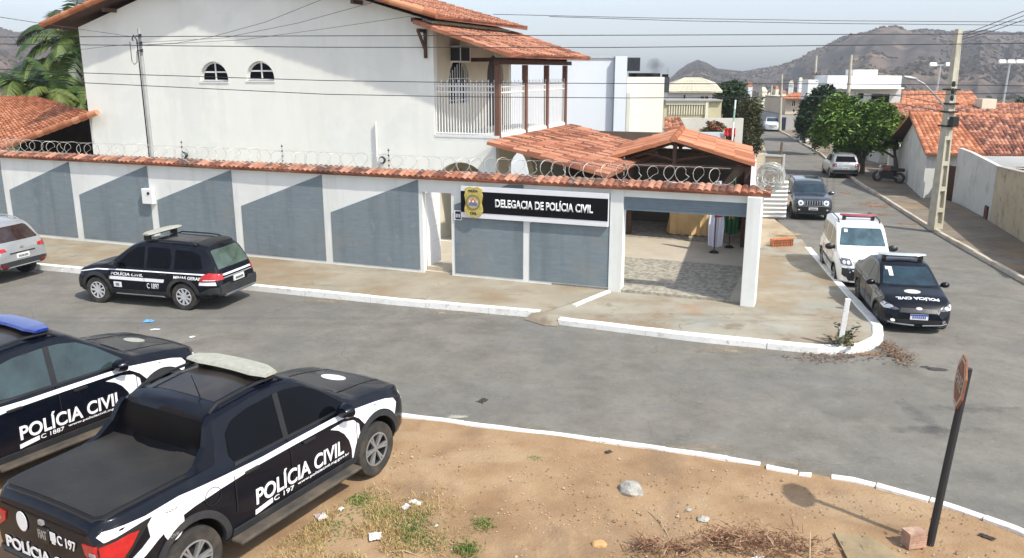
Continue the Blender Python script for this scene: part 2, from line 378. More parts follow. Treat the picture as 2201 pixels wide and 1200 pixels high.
sheet('road', [[(-46, 14), (-46, 36), (-14, 26), (8, 20), (10, 28), (11.2, 35), (15.0, 46), (24.3, 82), (27, 95), (31, 115), (34, 115), (29.2, 88), (24.9, 67), (20.2, 48), (16.4, 31), (14.6, 22.6), (13.6, 14), (40, 5), (40, 2), (-20, 2)]], .004, M_road, 1.5)
w1 = [tuple(UV(-45, .1)[:2]), tuple(UV(-3.5, .1)[:2])]
sheet('pavement', [KL + [tuple(G(1312, 624, .15)[:2]), w1[1], w1[0]]], .15, M_pave, 1.2, .22, .006)
gate = [tuple(UV(-3.5, .1)[:2]), tuple(UV(-.1, .1)[:2])]
sheet('gate_ramp', [[(.73, 18.60)] + KB[:4] + KB[4:9] + [(10.3, 29), (9.2, 29), (8.0, 26.5), (6.3, 20.6), gate[1], gate[0], tuple(G(1312, 624, .15)[:2])]], .12, M_ramp, .9, .2, .006)
sheet('street_edge', [[(9.95, 27.4), (10.6, 31), (11.0, 34.6), (15.0, 46), (24.3, 82), (18, 82), (9, 46), (8, 30), (8.6, 27)]], .03, mat('trodden_earth', [(.34, .26, .16), (.44, .36, .25), (.50, .43, .32)], scale=.6, rough=.95, bump=.4, detail=8, stains=[(1.2, .56, .7, (.40, .19, .09), .6)]), 1.5, .1, .02)
sheet('side_pavement', [KR + RW[::-1]], .13, mat('shaded_pavement', [(.13, .105, .075), (.20, .165, .12), (.26, .22, .165)], scale=.5, rough=.95, bump=.4, detail=8, stains=[(.5, .5, .68, (.31, .20, .11), .7), (1.8, .55, .72, (.10, .085, .06), .6)]), 1.5, .2, .01)  # shade along the walls is mixed into this darker pavement colour
sheet('dirt_lot', [KN + [(7.5, -8), (-45, -8)]], .09, M_dirt, .35, .2, .035)
struct(MB().add([UV(-40, .05, .13), UV(-.25, .05, .13), UV(-1.75, 16, .13), UV(-40, 16, .13), UV(-40, .05, -.6), UV(-.25, .05, -.6), UV(-1.75, 16, -.6), UV(-40, 16, -.6)], [(0, 1, 2, 3), (0, 4, 5, 1), (1, 5, 6, 2), (2, 6, 7, 3), (3, 7, 4, 0)]).build('courtyard', M_floor))

def kerb(name, pts, w, h, m, seg=None, gap=.012, jit=.008, seed=1):
    rg = random.Random(seed); mb = MB(); P = [Vector((*p, 0)) for p in pts]
    L = [0]
    for a, b in zip(P, P[1:]): L.append(L[-1] + (b - a).length)
    def at(s):
        for i in range(len(P) - 1):
            if s <= L[i+1] or i == len(P) - 2:
                t = (s - L[i]) / (L[i+1] - L[i]); return P[i].lerp(P[i+1], t)
    def smooth_at(s): return (at(max(0, s - .12)) + at(s) * 2 + at(min(L[-1], s + .12))) / 4
    s = 0
    while s < L[-1] - .05:
        ln = seg * rg.uniform(.85, 1.2) if seg else 1.1
        e = min(L[-1], s + ln); n = max(1, int((e - s) / .3)); dy = rg.uniform(-jit, jit); dh = rg.uniform(-jit, jit)
        rings = []
        for k in range(n + 1):
            q = s + (e - gap - s) * k / n; p = smooth_at(q); t = (smooth_at(min(L[-1], q + .05)) - smooth_at(max(0, q - .05))).normalized(); nn = Vector((-t.y, t.x, 0))
            z = zg(p.x, p.y); p = p + nn * (dy + rg.uniform(-jit, jit) * .5)
            hh = h + dh + rg.uniform(-jit, jit) * .5
            ch = .018
            rings.append([p + nn * w/2 + Vector((0,0,z-.15)), p + nn * w/2 + Vector((0,0,z+hh-ch)), p + nn * (w/2-ch) + Vector((0,0,z+hh)), p - nn * (w/2-ch) + Vector((0,0,z+hh)), p - nn * w/2 + Vector((0,0,z+hh-ch)), p - nn * w/2 + Vector((0,0,z-.15))])
        vs = [v for r in rings for v in r]; fs = [tuple(range(6)), tuple(reversed(range(n*6, n*6+6)))]
        for k in range(n):
            for j in range(6): j2 = (j+1) % 6; fs.append((k*6+j, k*6+j2, (k+1)*6+j2, (k+1)*6+j))
        mb.add(vs, fs); s = e
    return struct(mb.build(name, m))
kerb('kerb', KL, .15, .165, M_kerb, 1.6, .012, .008, 2)
kerb('kerb', KB, .22, .14, M_kerb, 2.2, .008, .01, 3)
kerb('kerb', [tuple(G(1232, 657, .15)[:2]), tuple(G(1310, 625, .15)[:2])], .12, .175, M_kerb, 1.2, .006, .004, 4)
kerb('kerb', [p for p in KR if p[1] > 15], .14, .15, mat('dusty_kerb', (.55, .49, .40), .1, 3, .9, stains=[(1.3, .5, .65, (.36, .24, .14), .7)]), 1.8, .012, .01, 5)
kn = [p for p in KN if p[0] > -46]
kerb('kerb', kn[:6] + [(3.6, 10.93)], .10, .135, M_kerb, 1.05, .006, .012, 6)
kerb('kerb', [(3.62, 10.9), (3.98, 10.75), (4.25, 10.62)], .10, .12, M_kerb, .5, .03, .03, 7)
kerb('kerb', [(4.42, 10.56), (4.65, 10.47), (5.1, 10.2), (5.53, 9.9), (6.26, 9.1), (6.9, 8.1), (7.3, 6.5)], .11, .145, M_kerb, .66, .022, .022, 8)

def hills(name, prof, r0, r1, amp, mt, seed, base=-12):
    """a ridge as a height field: skyline read off the photo as azimuth and elevation, ridge at distance r1, foot at r0"""
    px = [p[0] for p in prof]; n = 380; m = 60
    bm = bmesh.new(); rows = []
    x0, x1 = px[0], px[-1]
    for j in range(m + 12):
        t = j / (m - 1); r = r0 + (r1 - r0) * t
        row = []
        for i in range(n + 1):
            x = x0 + (x1 - x0) * i / n
            y = float(np.interp(x, px, [p[1] for p in prof]))
            d = ray(x, y); hl = math.hypot(d.x, d.y); top = CAMH + d.z / hl * r1
            dx, dy = d.x / hl, d.y / hl
            X, Y = dx * r, dy * r
            s = t if t <= 1 else max(0, 2 - t)
            s = s * s * (3 - 2 * s)
            q = noise.fractal(Vector((X / 170 + seed, Y / 170, seed)), 1.0, 2.0, 6)
            q2 = abs(noise.noise(Vector((x / 90 + seed, t * .7, 2.2))))
            z = base + (top - base) * (s ** .85) + amp * q * 4 * s * (1.02 - s) - amp * 2.2 * q2 * s * (1 - s) * 2
            gl = noise.noise(Vector((x / 34 + 3 * noise.noise(Vector((X / 120, Y / 120, seed))), t * 1.2, seed))); z -= amp * 1.5 * abs(gl) * s * max(0, 1 - s) * 1.6 + amp * .25 * noise.fractal(Vector((X / 40, Y / 40, seed)), 1, 2, 4) * s * max(0, 1.02 - s)
            if abs(t - 1) < .2: z += amp * .05 * noise.fractal(Vector((X / 14, Y / 14, seed)), 1, 2, 3)
            row.append(bm.verts.new((X, Y, z)))
        rows.append(row)
    for a, b in zip(rows, rows[1:]):
        for i in range(n): bm.faces.new((a[i], a[i+1], b[i+1], b[i]))
    me = bpy.data.meshes.new(name); bm.to_mesh(me)
    V = []; F = []; RN = []; rg = random.Random(int(seed * 10)); m2 = m + 3        # dry scrub dotted over the slope
    for _ in range(16000):
        j = min(m + 2, int((.12 + .9 * rg.random()) * (m - 1))); i = rg.randrange(n); a, b, c = rows[j][i].co, rows[j][i+1].co, rows[j+1][i].co
        p = a + (b - a) * rg.random() + (c - a) * rg.random()
        if noise.noise(Vector((p.x / 60, p.y / 60, seed))) < -.12: continue
        s = rg.uniform(.5, 2.0) * r1 / 1200; k = len(V); w = Vector((-p.y, p.x, 0)).normalized() * s
        V += [p - w - Vector((0, 0, .5)), p + w - Vector((0, 0, .5)), p + w * .6 + Vector((0, 0, s * .9)), p - w * .5 + Vector((0, 0, s * .8))]; F.append((k, k+1, k+2, k+3)); RN.append(rg.random())
    bm.free(); ms = bpy.data.meshes.new('scrub'); ms.from_pydata([tuple(v) for v in V], [], F); at = ms.attributes.new('rnd', 'FLOAT', 'FACE'); at.data.foreach_set('value', RN)
    tag(link('scrub', ms, mat('dry_scrub', [(.04, .036, .026), (.085, .07, .05), (.16, .12, .085)], scale=.05, rough=1, attr=True, spec=.1)), kind='stuff')
    return struct(link(name, me, mt, None, True))
hills('hill', [(1150, 240), (1380, 205), (1520, 172), (1580, 160), (1625, 152), (1680, 141), (1715, 130), (1750, 113), (1790, 94), (1830, 78), (1880, 67), (1930, 63), (1948, 71), (1985, 66), (2040, 70), (2100, 70), (2201, 76), (2500, 95), (2900, 180)], 380, 1250, 15, M_hill, 4.3)
hills('hill', [(1250, 235), (1400, 200), (1440, 172), (1462, 152), (1480, 140), (1500, 132), (1518, 138), (1540, 150), (1580, 154), (1640, 160), (1700, 190), (1800, 240)], 500, 1500, 7, M_hill, 9.1)
hills('hill', [(-900, 120), (-500, 85), (-200, 70), (0, 64), (40, 74), (90, 70), (140, 68), (200, 80), (300, 100), (500, 150), (800, 230)], 350, 1200, 10, M_hill, 1.7)

# ================================================================== TILED ROOFS, TREES, WIRES (builders)
def roof_mesh(quads, tile=.21, course=.38, th=.09, seed=1, amp=.045):
    """barrel tiles laid on quads (eave a, eave b, ridge b, ridge a); mats 0 tile, 1 boards"""
    rg = random.Random(seed); V = []; F = []; MI = []; RN = []
    for a, b, c, d in quads:
        a, b, c, d = map(Vector, (a, b, c, d))
        nrm = (b - a).cross(d - a).normalized()
        if nrm.z < 0: nrm = -nrm
        W_ = max((b - a).length, (c - d).length); Lh = max((d - a).length, (c - b).length)
        nc = max(1, round(W_ / tile)); nr = max(1, round(Lh / course)); SUB = 6
        cols = nc * SUB + 1; rows = []
        shift = [rg.uniform(-.014, .014) for _ in range(nc + 1)]
        for j in range(nr):
            for e in (0, 1):
                t = (j + e) / nr; row = []
                for i in range(cols):
                    s = i / (cols - 1); ph = (i % SUB) / SUB
                    h = amp * (math.sin(math.pi * ph) ** .8 if ph else 0) 
                    lift = (.026 if e == 0 else .0)
                    tt = t + (shift[min(nc - 1, i // SUB)] if (0 < j or e) and not (j == nr - 1 and e) else shift[min(nc-1, i // SUB)] * (1 if j == 0 and e == 0 else 0)) / max(1, Lh) * 1.4
                    p = a.lerp(b, s).lerp(d.lerp(c, s), tt) + nrm * (h + lift + .012 * noise.noise(Vector((s * W_ * .8, t * Lh * .8, seed))))
                    row.append(p)
                rows.append(row)
        n0 = len(V)
        for r in rows: V += r
        for k in range(len(rows) - 1):
            for i in range(cols - 1):
                F.append((n0+k*cols+i, n0+k*cols+i+1, n0+(k+1)*cols+i+1, n0+(k+1)*cols+i)); MI.append(0)
                RN.append((hash((i // SUB, k // 2, seed)) % 1000) / 1000)
        # boards beneath, closed round the edge
        n1 = len(V); low = -nrm * th
        V += [a + low, b + low, c + low, d + low]
        F.append((n1, n1+3, n1+2, n1+1)); MI.append(1); RN.append(0)
        edge = [n0 + i for i in range(cols)]; F.append(tuple(edge[::-1] + [n1, n1+1])); MI.append(0); RN.append(.4)
        edge = [n0 + (len(rows)-1)*cols + i for i in range(cols)]; F.append(tuple(edge + [n1+2, n1+3])); MI.append(0); RN.append(.4)
        F.append(tuple([n0 + k*cols for k in range(len(rows))] + [n1+3, n1])); MI.append(0); RN.append(.4)
        F.append(tuple([n0 + k*cols + cols - 1 for k in range(len(rows))][::-1] + [n1+1, n1+2])); MI.append(0); RN.append(.5)
    me = bpy.data.meshes.new('roof'); me.from_pydata([tuple(p) for p in V], [], F)
    me.polygons.foreach_set('material_index', MI)
    at = me.attributes.new('rnd', 'FLOAT', 'FACE'); at.data.foreach_set('value', RN)
    me.update(); return me
def roof(name, quads, parent=None, m=None, **k):
    return link(name, roof_mesh(quads, **k), [m or M_tile, M_under], parent)
def ridge_caps(name, pts, parent, m, r=.1, seed=3):
    """a row of half-round cap tiles along a ridge or rake"""
    rg = random.Random(seed); mb = MB(); P = [Vector(p) for p in pts]
    for a, b in zip(P, P[1:]):
        n = max(1, round((b - a).length / .4)); d = (b - a) / n
        for i in range(n):
            k = rg.uniform(.92, 1.06)
            mb.tube([a + d * i, a + d * (i + 1.08)], [r * 1.08 * k, r * .86 * k], 10)
    me = mb.mesh(); at = me.attributes.new('rnd', 'FLOAT', 'FACE'); at.data.foreach_set('value', [(hash((i // 12, seed)) % 1000) / 1000 for i in range(len(me.polygons))])
    return link(name, me, m, parent)
def leaf_mesh(blobs, count, size, seed, droop=.0, shell=.5):
    rg = random.Random(seed); V = []; F = []; RN = []
    tot = sum(b[3] * b[4] * b[5] for b in blobs)
    for cx, cy, cz, rx, ry, rz in blobs:
        k = max(20, int(count * rx * ry * rz / tot))
        nsub = max(5, k // 45)
        subs = []
        for _ in range(nsub):
            a = rg.uniform(0, 2 * math.pi); ct = rg.uniform(-.75, 1); st = math.sqrt(1 - ct * ct); q = rg.uniform(shell, 1.0)
            subs.append((Vector((st * math.cos(a) * q, st * math.sin(a) * q, ct * q)), rg.uniform(.16, .34), rg.random()))
        for i in range(k):
            s, sr, tone = rg.choice(subs)
            o = Vector((rg.gauss(0, 1), rg.gauss(0, 1), rg.gauss(0, .8))) * sr * .62
            p = s + o; p = Vector((cx + p.x * rx, cy + p.y * ry, cz + p.z * rz))
            up = Vector((rg.gauss(0, .55), rg.gauss(0, .55), 1)).normalized(); t = Vector((rg.gauss(0, 1), rg.gauss(0, 1), rg.gauss(0, .4) - droop))
            t = (t - up * t.dot(up)).normalized(); b = up.cross(t); L = size * rg.uniform(.5, 1.6); w = L * .42
            n = len(V)
            V += [p - t * L * .5, p + b * w * .5 + up * .02, p + t * L * .5 - up * L * .12, p - b * w * .5 + up * .02]
            F.append((n, n+1, n+2, n+3)); RN.append(min(1, max(0, .55 * tone + .45 * rg.random())))
    me = bpy.data.meshes.new('crown'); me.from_pydata([tuple(p) for p in V], [], F)
    at = me.attributes.new('rnd', 'FLOAT', 'FACE'); at.data.foreach_set('value', RN); me.update(); return me
def tree(name, label, cat, base, blobs, count, size, m, seed, group=None, tr=.14, limbs=5, stems=1):
    t = empty(name, label, cat, base, 0, group)
    rg = random.Random(seed); mb = MB()
    top = max(b[2] for b in blobs); low = min(b[2] - b[5] for b in blobs)
    for s_ in range(stems):
        ox = (s_ - (stems - 1) / 2) * .5
        fork = max(.5, low * 1.0)
        mb.tube([(ox, 0, -.15), (ox * 1.1 + rg.uniform(-.06, .06), rg.uniform(-.06, .06), fork * .5), (ox * 1.2, rg.uniform(-.1, .1), fork)], [tr * 1.25, tr, tr * .85], 8)
        for i in range(limbs):
            b = blobs[(i + s_) % len(blobs)]
            e = Vector((b[0] + rg.uniform(-.5, .5) * b[3], b[1] + rg.uniform(-.5, .5) * b[4], b[2] + rg.uniform(-.2, .5) * b[5]))
            st = Vector((ox * 1.2, 0, fork * .95)); mid = st.lerp(e, .5) + Vector((rg.uniform(-.2, .2), rg.uniform(-.2, .2), .15))
            mb.tube([st, mid, e], [tr * .6, tr * .38, tr * .12], 6)
    mb.build('trunk', M_bark, t, True)
    link('crown', leaf_mesh(blobs, count, size, seed), m, t)
    return t
def palm(label, base, h, lean, nf, fl, seed, tone=.5):
    t = empty('palm_tree', label, 'palm tree', base, 0, 'palms behind the tiled outbuilding')
    rg = random.Random(seed); mb = MB(); top = Vector((lean, 0, h)) - Vector((0, 0, 0))
    mb.tube([(0, 0, -.2), (lean * .25, 0, h * .5), tuple(top)], [.17, .13, .11], 9)
    mb.build('trunk', M_bark, t, True)
    V = []; F = []; RN = []
    for f in range(nf):
        az = 2 * math.pi * f / nf + rg.uniform(-.25, .25); el = R(rg.choice([78, 62, 45, 30, 12, -8])) + rg.uniform(-.12, .12); L = fl * rg.uniform(.8, 1.1)
        d = Vector((math.cos(az) * math.cos(el), math.sin(az) * math.cos(el), math.sin(el))); p = top.copy(); side = Vector((-math.sin(az), math.cos(az), 0)); tone_f = rg.random()
        n = 36; prev = p.copy()
        for i in range(n):
            d = (d + Vector((0, 0, -.055 - .03 * i / n))).normalized(); q = prev + d * L / n
            k = len(V); w = .035 * (1 - i / n) + .008
            V += [prev + side * w, prev - side * w, q - side * w, q + side * w]; F.append((k, k+1, k+2, k+3)); RN.append(.9)
            ll = L * .26 * (math.sin(math.pi * min(1, (i + 2) / (n + 2))) ** .6)
            for s in (-1, 1):
                for h2 in (0, .5):
                    o = prev.lerp(q, h2); ld = (side * s * .8 + d * .55 + Vector((0, 0, -.28 - rg.uniform(0, .35)))).normalized()
                    tip = o + ld * ll * rg.uniform(.8, 1.1) + Vector((0, 0, -.12 * ll)); mid = o + ld * ll * .5
                    wv = d * .034; k = len(V)
                    V += [o - wv * .6, mid - wv, tip, mid + wv, o + wv * .6]; F.append((k, k+1, k+2, k+3, k+4)); RN.append(min(1, max(0, tone_f * .7 + rg.random() * .3)))
            prev = q
    me = bpy.data.meshes.new('crown'); me.from_pydata([tuple(p) for p in V], [], F)
    at = me.attributes.new('rnd', 'FLOAT', 'FACE'); at.data.foreach_set('value', RN)
    link('crown', me, M_palm, t); return t
def cable(pts, label, r=.009, group=None, n=10, sag=0.0, cat='cable', name='overhead_cable'):
    P = [Vector(p) for p in pts]
    if len(P) == 2 and sag:
        P = [P[0].lerp(P[1], k / 24) - Vector((0, 0, 4 * sag * (k / 24) * (1 - k / 24))) for k in range(25)]
    return tag(MB().tube(P, r, 5).build(name, M_wire, None, True), label, cat, group)

# ================================================================== POLICE STATION: street wall, sign, wire, house, carport
def bool_cut(o, cut):
    """cuts a closed mesh builder out of object o"""
    c = cut.build('cutter', [m for m in o.data.materials] or [M_dark])
    bpy.context.view_layer.update(); c.matrix_world = o.matrix_world.copy()
    m = o.modifiers.new('b', 'BOOLEAN'); m.operation = 'DIFFERENCE'; m.object = c; m.solver = 'EXACT'
    bpy.context.view_layer.update()
    me = bpy.data.meshes.new_from_object(o.evaluated_get(bpy.context.evaluated_depsgraph_get()))
    o.modifiers.clear(); o.data = me; bpy.data.objects.remove(c)
def arch_poly(x0, x1, z0, z1, n=14, pointed=False):
    r = (x1 - x0) / 2; rise = min(r, z1 - z0) if not pointed else r * 1.0
    return [(x0, z0), (x1, z0)] + [((x0 + x1) / 2 + r * math.cos(math.pi * k / n), z1 - rise + rise * math.sin(math.pi * k / n)) for k in range(n + 1)]

W = wall_empty('perimeter_wall', 'long white and grey painted street wall with clay tile coping and open gate', 'wall')
wb = MB()
wb.box(-45, -8.96, 0, .18, -.1, 2.72)
wb.box(-8.96, -8.09, 0, .18, 2.36, 2.72)
wb.box(-8.09, -3.66, 0, .18, -.1, 2.72)
wb.box(-3.66, -3.33, -.03, .30, -.1, 2.716)
wb.box(-3.33, -.33, .0, .22, 2.53, 2.72)
wb.build('wall', M_white, W)
gp = MB().box(-.33, 0, -.26, .30, -.1, 2.715)
bevel(gp.build('gate_pillar', M_white, W), .012)
for u0, u1 in ((-30.95, -28.0), (-27.7, -24.98), (-24.72, -21.83), (-21.55, -18.56), (-18.29, -15.33), (-15.06, -12.15), (-11.91, -9.07)):
    MB().prism([(u0, .16), (u1, .16), (u1, 2.69), (u0, 1.62)], lambda a, b, k: (a, -.012 if k == 0 else .01, b)).build('painted_panel', M_greyp, W)
MB().prism([(-7.99, .16), (-6.0, .16), (-6.0, 2.69), (-6.4, 2.69), (-7.99, 2.06)], lambda a, b, k: (a, -.012 if k == 0 else .01, b)).build('painted_panel', M_greyp, W)
MB().prism([(-5.82, .16), (-3.665, .16), (-3.665, 2.5), (-5.82, 1.70)], lambda a, b, k: (a, -.012 if k == 0 else .01, b)).build('painted_panel', M_greyp, W)
rd = MB()
for i in range(5): rd.box(-3.33, -.33, .03 + .004 * (i % 2), .09, 2.19 + i * .07, 2.26 + i * .07 - .006)
rd.box(-3.33, -.33, .05, .08, 2.19, 2.535)
rd.build('roller_door', mat('rolled_door_paint', (.15, .20, .235), .08, 6, .5), W)
cq = [[(-45 + i * 5.0, -.15, 2.765), (-45 + i * 5.0 + 5.0, -.15, 2.765), (-45 + i * 5.0 + 5.0, .26, 2.90), (-45 + i * 5.0, .26, 2.90)] for i in range(9)]
cq.append([(0, -.15, 2.765), (.18, -.15, 2.765), (.18, .26, 2.90), (0, .26, 2.90)])
link('coping', roof_mesh(cq, .17, .45, .05, 11, .05), [M_cop, M_white], W)
# open steel door leaf folded into the passage, and the step of the doorway
dl = MB().box(-8.955, -8.925, .2, 1.02, .22, 2.3)
for z in (.5, .9, 1.3, 1.7, 2.1): dl.box(-8.925, -8.915, .26, .96, z, z + .02)
dl.build('door', M_iron, W)
MB().box(-8.94, -8.1, .16, .6, .05, .235).build('door_step', mat('door_step_stone', (.42, .36, .27), .1, 4, .8), W)
# the side wall runs away almost along the line of sight
SA = R(16.0); sdv = Vector((math.sin(SA), math.cos(SA), 0)); lx, ly = sdv.dot(UX), sdv.dot(VX)
sw = MB(); Ls = 10.5
def sp(t, o, z): return (t * lx - o * ly - .18, .3 + t * ly + o * lx, z)
sw.add([sp(0, .15, -.3), sp(Ls, .15, -.3), sp(Ls, 0, -.3), sp(0, 0, -.3), sp(0, .15, 2.5), sp(Ls, .15, 2.5), sp(Ls, 0, 2.5), sp(0, 0, 2.5)], [(0,3,2,1),(4,5,6,7),(0,1,5,4),(1,2,6,5),(2,3,7,6),(3,0,4,7)])
sw.build('side_wall', M_white, W)
# meter box and number plate on the street wall
t = wall_empty('meter_box', 'white electricity meter box with small dark dial on the street wall', 'meter box')
bevel(MB().box(-18.75, -18.33, -.16, -.012, 1.50, 1.98).build('case', M_iron, t), .012)
MB().lathe([(0, .02), (.045, .02), (.05, 0)], Matrix.Translation((-18.47, -.16, 1.84)) @ Matrix.Rotation(R(90), 4, 'X'), 14).build('dial', M_black, t)
t = wall_empty('house_number', 'small square house number tile beside the pedestrian doorway', 'house number')
MB().box(-7.97, -7.78, -.03, -.012, 1.66, 1.90).build('tile', M_black, t)
fr = MB()
for a in ((-7.98, -7.96, 1.65, 1.91), (-7.79, -7.77, 1.65, 1.91), (-7.96, -7.79, 1.65, 1.67), (-7.96, -7.79, 1.89, 1.91)): fr.box(a[0], a[1], -.036, -.012, a[2], a[3])
fr.build('frame', M_white_s, t)
dg = MB()
for k in range(3): dg.box(-7.94 + k * .048, -7.91 + k * .048, -.034, -.029, 1.72, 1.82)
dg.build('digits', M_white_s, t)

# sign board
t = wall_empty('sign_board', 'black and white signboard reading DELEGACIA DE POLÍCIA CIVIL with gold badge', 'sign')
bevel(MB().box(-7.75, -3.69, -.11, -.03, 1.75, 2.60).build('board', M_signw, t), .006)
MB().box(-7.745, -3.70, -.118, -.10, 1.895, 2.465).build('black_panel', M_black_s, t)
tx0, _ = WP(1068, 436); tx1, _ = WP(1277, 446)
bm_object('lettering', text_bm('DELEGACIA DE POLÍCIA CIVIL', tx1 - tx0, .27, .03), lambda a, b: Vector((tx0 + a, -.128, 2.075 + b)), M_white_s, t, (0, .008, 0))
bu, bz = -7.36, 2.185
shield = [(-.20, .40), (-.13, .43), (0, .405), (.13, .43), (.20, .40), (.265, .36), (.25, .27), (.275, .19), (.255, .08), (.235, -.03), (.27, -.17), (.275, -.27), (.22, -.35), (.12, -.40), (0, -.45), (-.12, -.40), (-.22, -.35), (-.275, -.27), (-.27, -.17), (-.235, -.03), (-.255, .08), (-.275, .19), (-.25, .27), (-.265, .36)]
bg_ = MB().prism(shield, lambda a, b, k: (bu + a * .95, -.165 if k == 0 else -.115, bz + b * .95)).build('badge', M_gold, t)
bevel(bg_, .012)
MB().lathe([(.19, 0), (.205, .012), (.17, .014), (.165, 0)], Matrix.Translation((bu, -.166, bz)) @ Matrix.Rotation(R(90), 4, 'X'), 28, closed=True).build('badge_ring', mat('badge_rim', (.30, .24, .07), .1, 9, .4, metal=.4), bg_)
MB().lathe([(0, .006), (.165, .006), (.165, 0)], Matrix.Translation((bu, -.166, bz)) @ Matrix.Rotation(R(90), 4, 'X'), 28).build('badge_disc', mat('badge_field', (.42, .38, .20), .15, 14, .5), bg_)
em = MB()
def flat(poly, y, mi): em.prism(poly, lambda a, b, k: (bu + a, y if k == 0 else y + .006, bz + b), mi)
flat([(-.13, -.09), (.13, -.09), (.10, -.01), (-.10, -.01)], -.178, 0)
flat([(-.085, -.01), (.085, -.01), (.0, .13)], -.180, 1)
flat([(-.035, .0), (.035, .0), (0, .07)], -.186, 2)
flat([(-.12, .0), (-.09, .0), (-.105, .06)], -.178, 2)
flat([(.09, .0), (.12, .0), (.105, .06)], -.178, 2)
em.build('badge_crest', [mat('crest_blue', (.12, .17, .34), .1, 9, .5), mat('crest_red', (.55, .12, .08), .1, 9, .5), M_white_s], bg_)
for s, z in (('POLÍCIA', .27), ('CIVIL', -.335)):
    w = .27 if s[0] == 'P' else .20
    bm_object('badge_text', text_bm(s, w, .075, .03), lambda a, b, z=z, w=w: Vector((bu - w/2 + a, -.172, bz + z + b)), M_black, bg_, (0, .005, 0))

# razor wire along the coping
def coil(pts_fn, turns, r, per=20, seed=1, jit=.25):
    rg = random.Random(seed); P = []; rr = r; ph = 0; r2 = r
    for i in range(turns * per + 1):
        if i % per == 0: rr, r2 = r2, r * rg.uniform(1 - jit, 1 + jit * .3); ph = rg.uniform(-.09, .09)
        rr2 = rr + (r2 - rr) * (i % per) / per
        a = 2 * math.pi * i / per; c = pts_fn(i / (turns * per))
        P.append((c[0] + .19 * math.cos(a) + ph, c[1] + rr2 * .9 * math.cos(a), c[2] + rr2 * math.sin(a)))
    return P
t = wall_empty('razor_wire', 'coiled razor wire stretched along the tiled top of the street wall', 'razor wire')
mbz = MB()
P = coil(lambda q: (-42 + 41.2 * q, .12, 3.10 + .02 * math.sin(q * 60)), 104, .24, 20, 5, .26)
mbz.tube(P, .006, 4)
for i in range(0, len(P), 3):
    p = Vector(P[i]); mbz.obox(p, (.03, .004, .014), Matrix.Rotation(i, 3, 'X'))
for yy, zz in ((.12, 3.32), (.12, 2.93)): mbz.tube([(-42, yy, zz), (-20, yy, zz - .01), (-.8, yy, zz)], .004, 4)
mbz.build('wire_coil', mat('razor_steel', (.50, .50, .46), .15, 9, .5, metal=.35), t)
t = wall_empty('razor_wire_roll', 'thick bundled roll of razor wire standing at the corner above the gate pillar', 'razor wire')
mbz = MB()
for k, (r_, o_, n_) in enumerate(((.31, 0, 7), (.25, .05, 6), (.17, .02, 5), (.10, .04, 3))):
    rg = random.Random(k)
    for j in range(n_):
        c = Vector((.12 + rg.uniform(-.02, .02), -.1 + .62 * j / n_ + o_, 3.16)); rj = r_ * rg.uniform(.94, 1.05)
        mbz.tube([c + Vector((rj * math.cos(a), .05 * math.sin(3*a + j), rj * math.sin(a))) for a in [2*math.pi*i/26 for i in range(27)]], .008, 4)
        for i in range(26):
            a = 2*math.pi*i/26
            mbz.obox(c + Vector((rj * math.cos(a), .05 * math.sin(3*a+j), rj * math.sin(a))), (.045, .006, .016), Matrix.Rotation(a + 1.5, 3, 'Y'))
mbz.build('wire_roll', MATS['razor_steel'], t)
for px, lab in ((393, 'thin electric fence post beside the small round lamp, standing on the wall'), (607, 'thin electric fence post on the wall below the arched windows'), (835, 'thin electric fence post beside the white downpipe'), (1340, 'thin electric fence post above the left gate jamb')):
    u, _ = WP(px, 350 if px < 1000 else 390, .1)
    t = empty('fence_post', lab, 'fence post', UV(u, .12, 2.88), ANG, 'electric fence posts on the street wall')
    MB().tube([(0, 0, 0), (0, 0, .62)], .011, 6).build('rod', M_steel, t)
    ins = MB()
    for z in (.14, .28, .42, .56): ins.lathe([(.0, -.02), (.028, -.02), (.02, 0), (.028, .02), (0, .02)], Matrix.Translation((0, 0, z)), 8)
    ins.build('insulators', M_black, t)
for (px, py), lab in (((398, 334), 'small round dark floodlight by the fence post on the house wall, left one'), ((823, 344), 'small round dark floodlight at the foot of the white downpipe')):
    u, z = WP(px, py, 3.9)
    t = empty('wall_lamp', lab, 'lamp', UV(u, 3.95, z), ANG, 'floodlights low on the house wall')
    MB().lathe([(0, .16), (.10, .16), (.13, .10), (.09, 0), (0, 0)], Matrix.Rotation(R(90), 4, 'X'), 16).build('housing', M_black, t, True)
    MB().lathe([(0, .165), (.085, .165), (.085, .155)], Matrix.Rotation(R(90), 4, 'X'), 16).build('lens', M_lens, t)

# two storey house
H = wall_empty('house', 'two storey white house with tiled gable roof, arched windows and railed balcony', 'house')
hw = MB(); PK = -18.1
hw.prism([(-25.1, -.1), (-8.4, -.1), (-8.4, 3.40), (-10.5, 3.40), (-10.5, 7.06), (PK, 9.22), (-25.1, 7.12)], lambda a, b, k: (a, 4 if k == 0 else 4.25, b))
front = hw.build('wall', M_house, H)
wins = []
for (xa, xb, yb, yt) in ((433, 490, 175.5, 133.5), (532, 589, 173.5, 132.5)):
    ua, z0 = WP(xa - 2, yb, 4); ub, _ = WP(xb + 1, yb, 4); _, z1 = WP((xa + xb) / 2, yt - 1, 4)
    wins.append((ua, ub, z0, z1))
cut = MB()
for ua, ub, z0, z1 in wins: cut.prism(arch_poly(ua, ub, z0, z1), lambda a, b, k: (a, 3.8 if k == 0 else 4.6, b))
a0, _ = WP(931, 380, 4); a1, _ = WP(1052, 380, 4); _, az = WP(990, 349, 4)
cut.prism(arch_poly(a0, a1, .15, az), lambda a, b, k: (a, 3.8 if k == 0 else 4.6, b))
bool_cut(front, cut)
